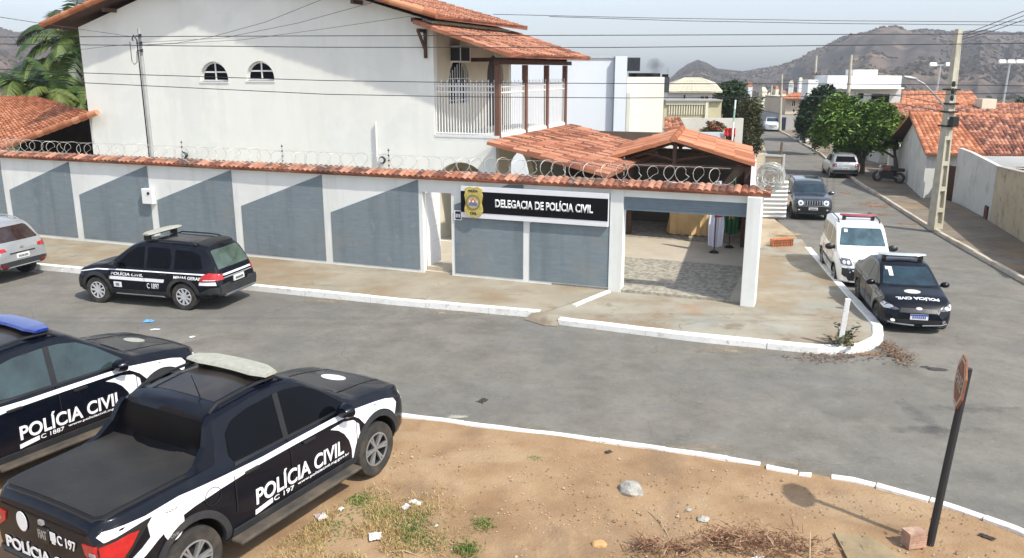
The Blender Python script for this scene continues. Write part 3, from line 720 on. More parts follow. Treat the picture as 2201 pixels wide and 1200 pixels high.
for ua, ub, z0, z1 in wins:
    f = MB(); w_ = ub - ua; r_ = w_ / 2; cx = (ua + ub) / 2; zs = z1 - min(r_, z1 - z0); rise = z1 - zs
    outer = arch_poly(ua + .01, ub - .01, z0 + .01, z1 - .01); inner = arch_poly(ua + .06, ub - .06, z0 + .06, z1 - .06)
    n = len(outer)
    for i in range(n):
        j = (i + 1) % n; q = [outer[i], outer[j], inner[j], inner[i]]
        f.add([(a, 4.10, b) for a, b in q] + [(a, 4.16, b) for a, b in q], [(0,1,2,3),(7,6,5,4),(0,4,5,1),(2,6,7,3)])
    f.box(cx - .025, cx + .025, 4.105, 4.15, z0 + .05, z1 - .05); f.box(ua + .05, ub - .05, 4.10, 4.155, z0 + .30, z0 + .35)
    wo = f.build('window', M_iron, H)
    MB().prism(inner, lambda a, b, k: (a, 4.128 if k == 0 else 4.136, b)).build('pane', M_glass, wo)
    MB().box(ua - .02, ub + .02, 3.975, 4.12, z0 - .05, z0).build('sill', M_white, wo)
side = MB().box(-10.75, -10.5, 4.25, 10.5, -.1, 7.08).build('side_wall', M_cream, H)
cut = MB()
openings = ((5.1, 6.75, 4.5, 5.98), (8.35, 9.95, 3.55, 6.15), (5.2, 6.4, .2, 2.3), (7.6, 9.0, .2, 2.4))
for va, vb, z0, z1 in openings: cut.prism(arch_poly(va, vb, z0, z1), lambda a, b, k: (-10.2 if k == 0 else -11.2, a, b))
bool_cut(side, cut)
MB().box(-25.1, -24.85, 4.25, 10.5, -.1, 7.05).box(-25.1, -10.5, 10.5, 10.75, -.1, 7.05).build('rear_wall', M_house, H)
MB().prism([(-25.1, 7.05), (-10.5, 7.05), (PK, 9.2)], lambda a, b, k: (a, 10.5 if k == 0 else 10.75, b)).build('rear_gable', M_house, H)
for i, (va, vb, z0, z1) in enumerate(openings):
    o = MB().prism(arch_poly(va, vb, z0, z1), lambda a, b, k: (-10.66 if k == 0 else -10.70, a, b)).build('window' if i == 0 else 'door', M_glass if i == 0 else mat('dark_door_wood', (.03, .016, .010), .3, 5, .6, stretch=(1, 1, .2)), H)
    if i == 0:
        g = MB()
        for k in range(9): g.box(-10.50, -10.48, va + .08 + k * .185, va + .10 + k * .185, z0, z1 - .12 - abs(k - 4) * .09)
        g.box(-10.5, -10.48, va, vb, z0 + .1, z0 + .125); g.box(-10.5, -10.48, va, vb, z0 + .8, z0 + .825)
        g.build('grille', M_iron, o)
roof('roof', [[(-26.15, 3.35, 7.17), (-26.15, 11.4, 7.17), (PK, 11.4, 9.42), (PK, 3.35, 9.42)], [(-10.05, 11.4, 7.17), (-10.05, 3.35, 7.17), (PK, 3.35, 9.42), (PK, 11.4, 9.42)]], H, M_tile, seed=2, course=.4)
ridge_caps('roof_edge_tiles', [(-26.15, 3.33, 7.2), (PK, 3.33, 9.47), (-10.05, 3.33, 7.2)], H, M_tilef, .11)
for u in (-25.3, -23.2, -20.6, -15.6, -13.0, -10.9):
    z = 7.06 + (8.05 - abs(u - PK)) * .279 - .02
    MB().box(u - .05, u + .05, 3.42, 4.0, z - .26, z - .13).build('purlin', M_wood, H)
# balcony
MB().box(-10.5, -8.28, 4.0, 11.2, 3.40, 3.52).build('balcony_floor', M_white, H)
br_q = [[(-7.65, 11.9, 6.03), (-7.65, 3.38, 6.03), (-10.85, 3.38, 7.05), (-10.85, 11.9, 7.05)]]
roof('balcony_roof', br_q, H, M_tile, seed=5, course=.4)
bm_ = MB().box(-8.42, -8.28, 3.9, 11.5, 5.76, 5.90)
for v in (6.4, 8.6, 10.9): bm_.box(-10.5, -8.3, v - .05, v + .05, 5.86, 5.99) 
bm_.build('balcony_beam', M_wood, H)
for v in (4.08, 6.5, 8.72, 10.9): MB().box(-8.44, -8.28, v - .08, v + .08, 3.40, 5.75).build('balcony_post', M_post, H)
def railing(par, A, B, z0, z1, n, r=.019):
    A, B = Vector(A), Vector(B); mb = MB(); d = (B - A)
    for z in (z0 + .12, z1 - .38, z1 - .20): mb.tube([A + Vector((0,0,z)), B + Vector((0,0,z))], .024, 6)
    for i in range(n + 1):
        p = A + d * i / n; e = z1 if i % 2 == 0 else z1 - .10
        mb.tube([p + Vector((0, 0, z0)), p + Vector((0, 0, e - .07))], r, 5)
        mb.tube([p + Vector((0, 0, e - .07)), p + Vector((0, 0, e - .035)), p + Vector((0, 0, e))], [r, r * 1.6, .002], 6)
    return mb.build('railing', M_iron, par)
railing(H, (-10.46, 4.05, 0), (-8.46, 4.05, 0), 3.52, 5.30, 20)
for va, vb, n in ((4.2, 6.4, 13), (6.6, 8.62, 12), (8.82, 10.8, 12)): railing(H, (-8.36, va, 0), (-8.36, vb, 0), 3.52, 5.28, n, .013)
MB().box(-10.5, -8.28, 3.985, 4.03, 3.52, 3.60).box(-8.40, -8.30, 4.2, 10.9, 3.52, 3.63).build('balcony_kerb', M_white, H)
k = MB(); 
k.box(-10.78, -10.70, 3.45, 3.99, 6.72, 6.82); k.box(-10.78, -10.70, 3.9, 3.99, 5.95, 6.75)
k.obox((-10.74, 3.72, 6.45), (.07, .07, .85), Matrix.Rotation(R(40), 3, 'X')); k.build('roof_bracket', M_wood, H)
# arcade and the low veranda roof
arc = MB().box(-8.6, -8.4, 4.25, 11.2, -.1, 3.40).build('arcade', M_cream, H)
cut = MB()
for va, vb, z1 in ((4.7, 7.7, 2.95),): cut.prism(arch_poly(va, vb, .15, z1), lambda a, b, k: (-8.2 if k == 0 else -9.0, a, b))
bool_cut(arc, cut)
roof('veranda_roof', [[(-4.5, 11.6, 2.66), (-4.5, 3.05, 2.66), (-8.3, 3.05, 3.50), (-8.3, 11.6, 3.50)]], H, M_tile, seed=8, course=.42)
for v in (4.2, 7.4, 10.8): MB().box(-4.95, -4.8, v - .07, v + .07, .1, 2.46).build('veranda_post', M_wood, H)
MB().box(-4.97, -4.78, 3.3, 11.4, 2.46, 2.60).build('veranda_beam', M_wood, H)
MB().tube([(WP(808, 300, 3.9)[0], 3.93, WP(808, 264, 3.9)[1]), (WP(808, 300, 3.9)[0], 3.93, .2)], .035, 8).build('downpipe', M_iron, H)
MB().box(-8.41, -4.6, 11.3, 11.5, .1, 3.3).build('yard_wall', mat('dim_yard_wall', (.12, .10, .08), .1, 2, .9), H)  # full-height and coloured dark, standing in for deep shade under the veranda
# air conditioner
t = wall_empty('air_conditioner', 'white boxy air conditioner with black grille high on the balcony wall', 'air conditioner')
bevel(MB().box(-10.49, -10.12, 5.22, 6.05, 5.83, 6.36).build('case', M_iron, t), .015)
g = MB().box(-10.11, -10.10, 5.24, 5.9, 5.88, 6.32)
g.box(-10.47, -10.14, 5.205, 5.218, 5.88, 6.32)
g.build('grille', M_black, t)
# tan shaded interior behind the street wall keeps its own walls; carport with gable roof
t = wall_empty('carport', 'open carport with bright orange gable roof behind the station gate', 'carport')
VF, VB = 6.2, 9.9
def wv(px, py, v): u, z = WP(px, py, v); return (u, v, z)
F0, F1, F2 = wv(1314, 337, VF), wv(1449, 298, VF), wv(1624, 353, VF)
B1, B2 = wv(1468, 275, VB), wv(1616, 316, VB); B0 = (2 * B1[0] - B2[0] + .3, VB, B2[2])
roof('roof', [[B0, F0, F1, B1], [F2, B2, B1, F1]], t, M_tilef, seed=12, tile=.24, course=.62, amp=.012)
ridge_caps('ridge', [F1, B1], t, M_tilef, .11)
tr = MB()
for v, A_, K_, D_ in ((VF + .25, F0, F1, F2), (VB - .3, B0, B1, B2)):
    zl = min(A_[2], D_[2]) - .12; uk = K_[0]; zk = K_[2] - .12
    tr.box(A_[0] + .15, D_[0] - .15, v - .05, v + .05, zl - .12, zl); tr.box(uk - .06, uk + .06, v - .05, v + .05, zl, zk)
    for a, b in (((A_[0] + .2, v, zl), (uk, v, zk)), ((D_[0] - .2, v, zl), (uk, v, zk)), ((uk, v, zl + .1), ((uk + A_[0]) / 2, v, (zl + zk) / 2)), ((uk, v, zl + .1), ((uk + D_[0]) / 2, v, (zl + zk) / 2))):
        a, b = Vector(a), Vector(b); tr.tube([a, b], .05, 4)
tr.build('truss', M_wood, t)
for u, v in ((F0[0] + .3, VF + .3), (F2[0] - .25, VF + .3), (B0[0] + .3, VB - .3), (B2[0] - .25, VB - .3)): MB().box(u - .07, u + .07, v - .07, v + .07, .15, min(F0[2], B2[2]) - .2).build('post', M_wood, t)
bk = MB().box(B0[0], WP(1606, 480, 10.1)[0], 10.0, 10.2, .15, 2.75); bk.build('back_wall', mat('dim_back_wall', (.10, .085, .07), .1, 2, .9), t)  # dark wall colour carries the shade at the back of the carport
# stone patterned and plain floor bands of the carport
struct(MB().box(-5.2, -.62, .0, 3.8, .0, .134).build('patterned_paving', mat('patterned_paving', [(.17, .15, .12), (.36, .33, .26), (.47, .43, .35)], scale=9, rough=.8, stains=[(4.5, .5, .58, (.19, .17, .14), .6)]))).matrix_world = Matrix.Translation(CW) @ Matrix.Rotation(ANG, 4, 'Z')
struct(MB().box(-6.2, -1.15, 6.9, 10.0, .0, .135).build('patterned_paving', MATS['patterned_paving'])).matrix_world = Matrix.Translation(CW) @ Matrix.Rotation(ANG, 4, 'Z')

# table under a cloth, two flags, a bench seen through the openings
def cloth_mesh(w, d, h, folds, seed, flare=.12):
    rg = random.Random(seed); mb = MB(); n = 96; rows = 7; V = []
    per = []
    for i in range(n):
        s = i / n * 2 * (w + d)
        if s < w: p = (-w/2 + s, -d/2, 0, -1)
        elif s < w + d: p = (w/2, -d/2 + s - w, 1, 0)
        elif s < 2*w + d: p = (w/2 - (s - w - d), d/2, 0, 1)
        else: p = (-w/2, d/2 - (s - 2*w - d), -1, 0)
        per.append(p)
    for r in range(rows):
        k = r / (rows - 1)
        for i, (x, y, nx, ny) in enumerate(per):
            q = k * (flare + .05 * math.sin(i / n * 2 * math.pi * folds) + .02 * math.sin(i * 1.7))
            V.append((x + nx * q, y + ny * q, h - k * h * (1 - .02 * math.sin(i * .9)) + (.02 if k == 1 else 0)))
    F = [tuple(range(n))[::-1]]
    for r in range(rows - 1):
        for i in range(n): F.append((r*n+i, r*n+(i+1) % n, (r+1)*n+(i+1) % n, (r+1)*n+i))
    return mb.add(V, F)
t = empty('draped_table', 'table draped to the floor with a mustard gold cloth inside the carport', 'table', UV(-2.95, 8.2, .14), ANG)
cloth_mesh(1.25, .6, .95, 15, 3).build('tablecloth', mat('mustard_cloth', (.64, .43, .20), .1, 3, .8), t, True)
MB().box(-.6, .6, -.28, .28, .90, .94).build('table_top', M_wood, t)
def flag(label, u, v, mats, fold_mats, h, w, seed, base_r=.16):
    t = empty('flag', label, 'flag', UV(u, v, .14), ANG, 'flags on stands inside the carport')
    MB().tube([(0, 0, 0), (0, 0, 2.3)], .016, 8).build('pole', M_wood, t)
    MB().lathe([(0, .06), (base_r * .5, .06), (base_r, 0)], Matrix(), 14).build('stand', M_black, t)
    mb = MB(); n = 22; rows = 12; V = []
    rg = random.Random(seed)
    for r in range(rows):
        k = r / (rows - 1); ww = w * (.35 + .65 * min(1, k * 1.6)) * (1 - .25 * max(0, k - .75) * 4 * .5)
        for i in range(n):
            s = i / (n - 1) - .5
            V.append((s * ww + .02, .05 + .05 * math.sin(s * 19 + k * 1.2), 2.2 - k * h + .12 * abs(s) * k))
    for r in range(rows - 1):
        for i in range(n - 1):
            mi = fold_mats(r / rows, i / n)
            mb.add([V[r*n+i], V[r*n+i+1], V[(r+1)*n+i+1], V[(r+1)*n+i]], [(0, 1, 2, 3)], mi)
    mb.build('cloth', mats, t)
    return t
flag('white flag with a red triangle hanging from a pole inside the carport', -1.72, 5.35, [mat('flag_white', (.74, .74, .80), .05, 4, .7), mat('flag_red', (.58, .03, .05), .05, 4, .7)], lambda r, i: 1 if (.16 < r < .46 and .25 + (.46 - r) * .6 < i < .92 - (.46 - r) * .3) else 0, 2.05, .48, 1)
flag('green and yellow flag hanging beside the white flag', -1.38, 6.3, [mat('flag_green', (.03, .16, .06), .1, 4, .7), mat('flag_yellow', (.60, .40, .05), .1, 4, .7)], lambda r, i: 1 if (.15 < r < .62 and .3 < i < .62) else 0, 1.8, .42, 2)
t = empty('bench', 'black upholstered bench seat just inside the pedestrian doorway', 'bench', UV(-8.35, 2.35, .18), ANG)
bevel(MB().box(-.26, .5, -.25, .3, .38, .52).build('seat', M_black, t), .03)
b = MB(); b.obox((.12, .3, .78), (.76, .1, .55), Matrix.Rotation(R(-8), 3, 'X')); bevel(b.build('backrest', M_black, t), .03)
for x, y in ((-.22, -.2), (.46, -.2), (-.22, .25), (.46, .25)): MB().box(x - .02, x + .02, y - .02, y + .02, 0, .38).build('leg', M_steel, t)

# low tiled outbuilding on the left and service mast
t = wall_empty('outbuilding', 'low outbuilding with sagging clay tile roof left of the white house', 'outbuilding')
tip, fl_ = (-24.3, 3.6, 4.02), (-31.6, 3.6, 1.95)
a_ = WP(75, 207, 8.0); b_ = WP(-60, 208, 8.0)
roof('roof', [[fl_, tip, (a_[0], 8.0, a_[1]), (b_[0] - 1.5, 8.0, b_[1])]], t, M_tilef, seed=21, tile=.22)
ridge_caps('rake_tiles', [(-31.6, 3.55, 1.97), (-24.2, 3.55, 4.06)], t, M_tilef, .12)
MB().prism([(-24.9, .1), (-24.9, 3.9), (-31.5, 3.3), (-31.5, .1)], lambda a, b, k: (a, 6.0 if k == 0 else 6.2, b)).build('wall', M_dark, t)  # near-black colour stands in for the shade under the roof
MB().box(-31.6, -24.4, 3.68, 3.76, 1.75, 1.9).build('rail', M_wood, t)
t = wall_empty('service_mast', 'slender pale service mast with insulators in front of the house wall', 'utility pole')
mu, _ = WP(328, 345, 1.5); mz = WP(297, 62, 1.5)[1]
MB().tube([(mu, 1.5, .1), (mu, 1.5, mz - 1.2), (mu, 1.5, mz)], [.065, .06, .05], 10).build('mast', mat('mast_grey', (.34, .35, .34), .1, 3, .7), t, True)
MB().tube([(mu - .08, 1.45, 2.0), (mu - .08, 1.45, mz - .35), (mu - .16, 1.4, mz - .2), (mu - .22, 1.4, mz - .3), (mu - .2, 1.4, mz - .38)], .022, 6).build('conduit', M_black, t)
x = MB()
for dz in (.22, .45, .68):
    x.lathe([(0, -.05), (.05, -.05), (.03, 0), (.05, .05), (0, .05)], Matrix.Translation((mu + .09, 1.44, mz - dz)), 10); x.box(mu - .1, mu + .12, 1.42, 1.46, mz - dz - .012, mz - dz + .012)
x.tube([(mu - .35, 1.42, mz - .4), (mu - .35, 1.42, mz - 1.0), (mu - .26, 1.42, mz - 1.12), (mu - .14, 1.42, mz - 1.05), (mu - .1, 1.42, mz - .7)], .012, 5)
x.build('insulators', M_black, t)

# ================================================================== VEHICLES
class Car:
    def __init__(s, name, label, group, spec, paint, loc, heading, scale=1.0, z=None):
        s.sp = spec; s.paint = paint
        s.root = empty(name, label, spec.get('cat', 'car'), (loc[0], loc[1], zg(*loc[:2]) + .004 if z is None else z), R(heading), group, scale)
        s.zs = spec.get('zs', 1.0); s.root.scale.z *= s.zs
        s.body()
    def prof(s, key, xs, sig=.025):
        p = s.sp[key]; d = np.linspace(p[0][0], p[-1][0], 900); v = np.interp(d, [a for a, b in p], [b for a, b in p])
        st = d[1] - d[0]; k = int(4 * sig / st) + 1; g = np.exp(-.5 * ((np.arange(-k, k + 1) * st) / sig) ** 2); g /= g.sum()
        v = np.convolve(np.pad(v, k, mode='edge'), g, 'valid')
        return np.interp(xs, d, v)
    def body(s):
        sp = s.sp; x0, x1 = sp['top'][0][0], sp['top'][-1][0]; n = 130
        q = np.linspace(0, 1, n); q = .5 * q + .5 * (.5 - .5 * np.cos(np.pi * q)); xs = x0 + (x1 - x0) * q
        zt = s.prof('top', xs, sp.get('sig', .035)); zb = np.minimum(s.prof('belt', xs, .05), zt - .025); zf = s.prof('bottom', xs, .05); w = s.prof('half', xs, .035)
        tum = sp.get('tumble', .26); ring = []
        for x, t, b, f, W_ in zip(xs, zt, zb, zf, w):
            h = t - b; wr = max(W_ - .055 - tum * h, .3); r = min(.085, .45 * h); rh = r * 1.5
            P = [(0, f), (.8 * W_, f), (W_ - .06, f + .03), (W_ - .012, f + .22 * (b - f)), (W_, f + .5 * (b - f)), (W_ - .004, f + .78 * (b - f)), (W_ - .022, b - .035), (W_ - .055, b)]
            for k in (.33, .66, 1): P.append((W_ - .055 + (wr - W_ + .055) * k, b + (t - r - b) * k))
            for a in (30, 60, 90): P.append((wr - rh * (1 - math.cos(R(a))), t - r + r * math.sin(R(a))))
            e = wr - rh; cr = sp.get('crown', .025)
            P += [(e * .66, t + cr * .55), (e * .33, t + cr * .9), (0, t + cr)]
            ring.append([(x, y, z) for y, z in P] + [(x, -y, z) for y, z in reversed(P[1:-1])])
        bm = bmesh.new(); R_ = [[bm.verts.new(p) for p in r] for r in ring]; m = len(R_[0])
        for a, b in zip(R_, R_[1:]):
            for k in range(m): bm.faces.new((a[k], a[(k+1) % m], b[(k+1) % m], b[k]))
        bm.faces.new(R_[0]); bm.faces.new(R_[-1][::-1])
        bmesh.ops.recalc_face_normals(bm, faces=bm.faces)
        s.bvh = BVHTree.FromBMesh(bm)
        me = bpy.data.meshes.new('body'); bm.to_mesh(me); bm.free()
        o = link('body', me, [s.paint, M_dark], s.root)
        cut = MB(); rr = sp['r'] + .055
        for ax in sp['axles']:
            for sg in (1, -1):
                Mx = Matrix.Translation((ax, sg * (sp['w'] + .15), sp['r'])) @ Matrix.Rotation(R(90) * sg, 4, 'X')
                cut.lathe([(0, 0), (rr, 0), (rr, .55), (0, .55)], Mx, 40, 1)
        c = cut.build('cutter', [M_dark, M_dark], None)
        md = o.modifiers.new('b', 'BOOLEAN'); md.operation = 'DIFFERENCE'; md.object = c; md.solver = 'EXACT'; md.material_mode = 'INDEX'
        c.parent = None; c.matrix_world = Matrix()
        ro = s.root.matrix_basis.copy(); s.root.matrix_basis = Matrix()
        bpy.context.view_layer.update()
        me = bpy.data.meshes.new_from_object(o.evaluated_get(bpy.context.evaluated_depsgraph_get()))
        s.root.matrix_basis = ro
        o.modifiers.clear(); o.data = me; bpy.data.objects.remove(c)
        me.polygons.foreach_set('use_smooth', [True] * len(me.polygons)); me.set_sharp_from_angle(angle=R(34))
        s.b = o
    def hit(s, mode, a, b):
        if mode == 'R': o, d = Vector((a, -3, b)), Vector((0, 1, 0))
        elif mode == 'L': o, d = Vector((a, 3, b)), Vector((0, -1, 0))
        elif mode == 'B': o, d = Vector((-5, a, b)), Vector((1, 0, 0))
        elif mode == 'F': o, d = Vector((5, a, b)), Vector((-1, 0, 0))
        else: o, d = Vector((a, b, 5)), Vector((0, 0, -1))
        p, nn, i, dist = s.bvh.ray_cast(o, d)
        if p is None:
            p, nn, i, dist = s.bvh.find_nearest(o + d * 2)
        return p, d
    def decal(s, name, polys, mode, m, off=.004, th=.006, parent=None, step=.11, bm=None, smooth=True):
        """a panel that follows the body: polygons in the side (x,z), end (y,z) or top (x,y) view"""
        if bm is None: bm = poly_bm(polys, step)
        else: cut_bm(bm, .25)
        d = None
        for v in bm.verts:
            p, d = s.hit(mode, v.co.x, v.co.y); v.co = p - d * off
        if th:
            r = bmesh.ops.extrude_face_region(bm, geom=bm.faces[:])
            for e in r['geom']:
                if isinstance(e, bmesh.types.BMVert): e.co += d * th
        bmesh.ops.recalc_face_normals(bm, faces=bm.faces)
        me = bpy.data.meshes.new(name); bm.to_mesh(me); bm.free()
        return link(name, me, m, parent or s.root, smooth)
    def sides(s, name, poly, m, off=.004, th=.006, sides='RL', **k):
        return [s.decal(name, [poly], sd, m, off, th, **k) for sd in sides]
    def text(s, name, body, mode, x, z, w, h, m, off=.012, bold=.02, shear=0, mirror=False, slope=0.0):
        bm = text_bm(body, w, h, bold, shear, mirror)
        for v in bm.verts:
            a, b = v.co.x, v.co.y
            if mode in 'RF': v.co.x = x + a
            elif mode in 'LB': v.co.x = x - a
            else: v.co.x = x + b; v.co.y = z + (a - w) if False else z + a; continue
            v.co.y = z + b + slope * a
        return s.decal(name, None, mode, m, off, .004, bm=bm)
    def wheels(s, spokes=8, m=None, rr=.66, split=False, front_steer=0.0):
        sp = s.sp; r = sp['r']; w = .21; me_t = None
        for ax in sp['axles']:
            for sg in (1, -1):
                if me_t is None:
                    Mx = Matrix.Rotation(R(-90), 4, 'X')
                    t = MB().lathe([(r*rr, -w*.42), (r - .05, -w*.5), (r - .012, -w*.46), (r, -w*.3), (r, w*.3), (r - .012, w*.46), (r - .05, w*.5), (r*rr, w*.42)], Mx, 40)
                    me_t = t.mesh('tyre')
                    rm = MB(); ro = r * rr
                    rm.lathe([(0, w*.12), (ro*.98, w*.10), (ro, w*.43), (ro*.93, w*.45), (ro*.90, w*.34), (ro*.88, w*.12)], Mx, 36, 1)
                    rm.lathe([(ro*1.0, w*.40), (ro*1.01, w*.455), (ro*.93, w*.47), (ro*.91, w*.40)], Mx, 36, 0)
                    rm.lathe([(0, w*.40), (ro*.15, w*.40), (ro*.19, w*.34), (ro*.2, w*.1)], Mx, 20, 0)
                    for k in range(spokes):
                        for da in ((-.14, .14) if split else (0,)):
                            a = 2 * math.pi * k / spokes + da
                            wi = (.028 if split else .05) * ro / .24
                            M3 = Matrix.Rotation(a, 3, 'Y')
                            rm.obox(M3 @ Vector((ro * .55, w * .36, (da * ro * .18))), (ro * .80, .035, wi), M3 @ Matrix.Rotation(R(4), 3, 'Z'), 0)
                    me_r = rm.mesh('rim'); me_r.materials.append(m or M_alloy); me_r.materials.append(M_alloyd)
                    me_t.materials.append(M_rub)
                    for q in (me_t, me_r):
                        q.polygons.foreach_set('use_smooth', [True] * len(q.polygons)); q.set_sharp_from_angle(angle=R(35))
                o = bpy.data.objects.new('wheel', me_t); COL.objects.link(o); o.parent = s.root
                o.location = (ax, sg * (sp['w'] - .125), r / s.zs); o.scale.z = 1 / s.zs; o.rotation_euler = (0, 0, (0 if sg > 0 else math.pi) + (front_steer if ax > 0 else 0))
                c = bpy.data.objects.new('rim', me_r); COL.objects.link(c); c.parent = o
    def arches(s, m, wdt=.07, a0=-8, a1=188, off=.016, sides='RL', low=None):
        sp = s.sp
        for ax in sp['axles']:
            ri = sp['r'] + .052; ro = ri + wdt; n = 22
            P = [(ax + ro * math.cos(R(a0 + (a1-a0)*k/n)), sp['r'] + ro * math.sin(R(a0 + (a1-a0)*k/n))) for k in range(n+1)] + [(ax + ri * math.cos(R(a1 - (a1-a0)*k/n)), sp['r'] + ri * math.sin(R(a1 - (a1-a0)*k/n))) for k in range(n+1)]
            bits = [[P[k], P[k+1], P[2*n-k], P[2*n+1-k]] for k in range(n)]
            for sd in sides:
                bm = poly_bm(bits, .3); bmesh.ops.remove_doubles(bm, verts=bm.verts, dist=1e-4)
                s.decal('wheel_arch', None, sd, m, off, .05, bm=bm)
    def mirror(s, x, z, m, sides='RL', big=1.0):
        for sd in sides:
            sg = -1 if sd == 'R' else 1; p, _ = s.hit(sd, x, z); mb = MB()
            mb.lathe([(0, -.075*big), (.06*big, -.07*big), (.085*big, -.02), (.09*big, .03), (.05*big, .08), (0, .095)], Matrix.Translation((x + .0, p.y + sg * .15, z + .045)) @ Matrix.Rotation(R(90), 4, 'Y') @ Matrix.Diagonal((.85, 1.25, 1, 1)), 16)
            mb.tube([(x + .02, p.y - sg * .02, z - .01), (x, p.y + sg * .1, z + .02)], .028, 8)
            mb.build('mirror', m, s.root, True)
    def light_bar(s, x, z, half, m, depth=.30, th=.10, feet=.10, sag=0.0):
        mb = MB(); n = 18; prof = [(-.5, -.2), (-.42, .35), (-.2, .5), (.2, .5), (.42, .35), (.5, -.2), (.42, -.5), (-.42, -.5)]
        vs = []; fs = []; m_ = len(prof)
        for i in range(n + 1):
            y = -half + 2 * half * i / n; e = min(1, .62 + 2.2 * min(i, n - i) / n); bow = -.06 * (abs(y) / half) ** 2
            vs += [(x + bow + a * depth * e, y, z + th / 2 + b * th * min(1, e + .1)) for a, b in prof]
        for i in range(n):
            for j in range(m_): j2 = (j + 1) % m_; fs.append((i*m_+j, i*m_+j2, (i+1)*m_+j2, (i+1)*m_+j))
        fs += [tuple(range(m_)), tuple(reversed(range(n*m_, n*m_+m_)))]
        o = mb.add(vs, fs).build('light_bar', m, s.root, True)
        f = MB()
        for sg in (-1, 1): f.box(x - .07, x + .07, sg * half * .78 - .05, sg * half * .78 + .05, z - feet, z + .01)
        f.box(x - .05, x + .05, -half * .8, half * .8, z - .035, z - .005)
        f.build('bar_feet', M_black, o)
        return o
    def rails(s, x0, x1, y, m, dz=.045):
        for sg in (-1, 1):
            P = []
            for k in range(9):
                x = x0 + (x1 - x0) * k / 8; p, _ = s.hit('T', x, sg * y); e = 0 if k in (0, 8) else dz
                P.append((x, sg * y, p.z + e))
            MB().tube(P, .018, 7).build('roof_rail', m, s.root, True)
    def plate(s, mode, z, w=.40, h=.13, off=.012, blue=False, y=0.0):
        pl = s.decal('licence_plate', [[(y - w/2, z - h/2), (y + w/2, z - h/2), (y + w/2, z + h/2), (y - w/2, z + h/2)]], mode, M_plate, off, .03, step=.5, smooth=False)
        if blue: s.decal('plate_band', [[(y - w/2, z + h*.22), (y + w/2, z + h*.22), (y + w/2, z + h/2), (y - w/2, z + h/2)]], mode, M_plateb, off + .004, .004, pl, step=.5, smooth=False)
        ch = [[(y - w*.38 + k*w*.112, z - h*.30), (y - w*.38 + k*w*.112 + w*.07, z - h*.30), (y - w*.38 + k*w*.112 + w*.07, z + h*.16), (y - w*.38 + k*w*.112, z + h*.16)] for k in range(7)]
        s.decal('plate_characters', ch, mode, M_plateb if blue else M_black, off + .004, .003, pl, step=.5, smooth=False)
    def roundrect(s, x0, x1, z0, z1, r, n=4):
        P = []
        for cx, cz, a in ((x1 - r, z0 + r, -90), (x1 - r, z1 - r, 0), (x0 + r, z1 - r, 90), (x0 + r, z0 + r, 180)):
            P += [(cx + r * math.cos(R(a + 90*k/n)), cz + r * math.sin(R(a + 90*k/n))) for k in range(n + 1)]
        return P
    def handle(s, x, z, m, sides='RL'):
        for sd in sides:
            p, d = s.hit(sd, x, z); sg = -1 if sd == 'R' else 1
            bevel(MB().box(x - .10, x + .10, p.y + sg*.012 - .018, p.y + sg*.012 + .018, z - .018, z + .018).build('door_handle', m, s.root), .01)
    def shade(s):
        sp = s.sp; z = min(b for a, b in sp['bottom']) + .05; w = sp['w'] * .75
        MB().box(sp['axles'][0] - .3, sp['axles'][-1] + .35, -w, w, z - .08, z + .02).build('underbody', M_dark, s.root)
        for ax in sp['axles']: MB().tube([(ax, -sp['w'] + .2, sp['r']), (ax, sp['w'] - .2, sp['r'])], .05, 8).build('axle', M_dark, s.root)
def arc(cx, cz, r, a0, a1, n=8): return [(cx + r * math.cos(R(a0 + (a1-a0)*k/n)), cz + r * math.sin(R(a0 + (a1-a0)*k/n))) for k in range(n + 1)]

PICKUP = dict(cat='pickup truck', zs=1.06, r=.365, w=.92, axles=(1.495, -1.495), sig=.02, tumble=.30, crown=.022,
    top=[(-2.46, 1.04), (-2.44, 1.12), (-2.36, 1.165), (-1.12, 1.20), (-1.06, 1.21), (-1.03, 1.56), (-.95, 1.625), (-.3, 1.685), (.05, 1.68), (.30, 1.63), (.72, 1.385), (1.14, 1.135), (1.25, 1.11), (1.7, 1.06), (2.1, .99), (2.33, .90), (2.43, .74)],
    belt=[(-2.46, 1.0), (-2.3, 1.10), (-1.1, 1.13), (0, 1.06), (1.1, 1.02), (2.1, .92), (2.43, .66)],
    bottom=[(-2.46, .52), (-2.2, .42), (-1.0, .30), (1.0, .29), (2.2, .32), (2.43, .42)],
    half=[(-2.46, .76), (-2.41, .84), (-2.25, .90), (-1, .92), (1, .92), (1.85, .905), (2.15, .83), (2.33, .70), (2.43, .56)])
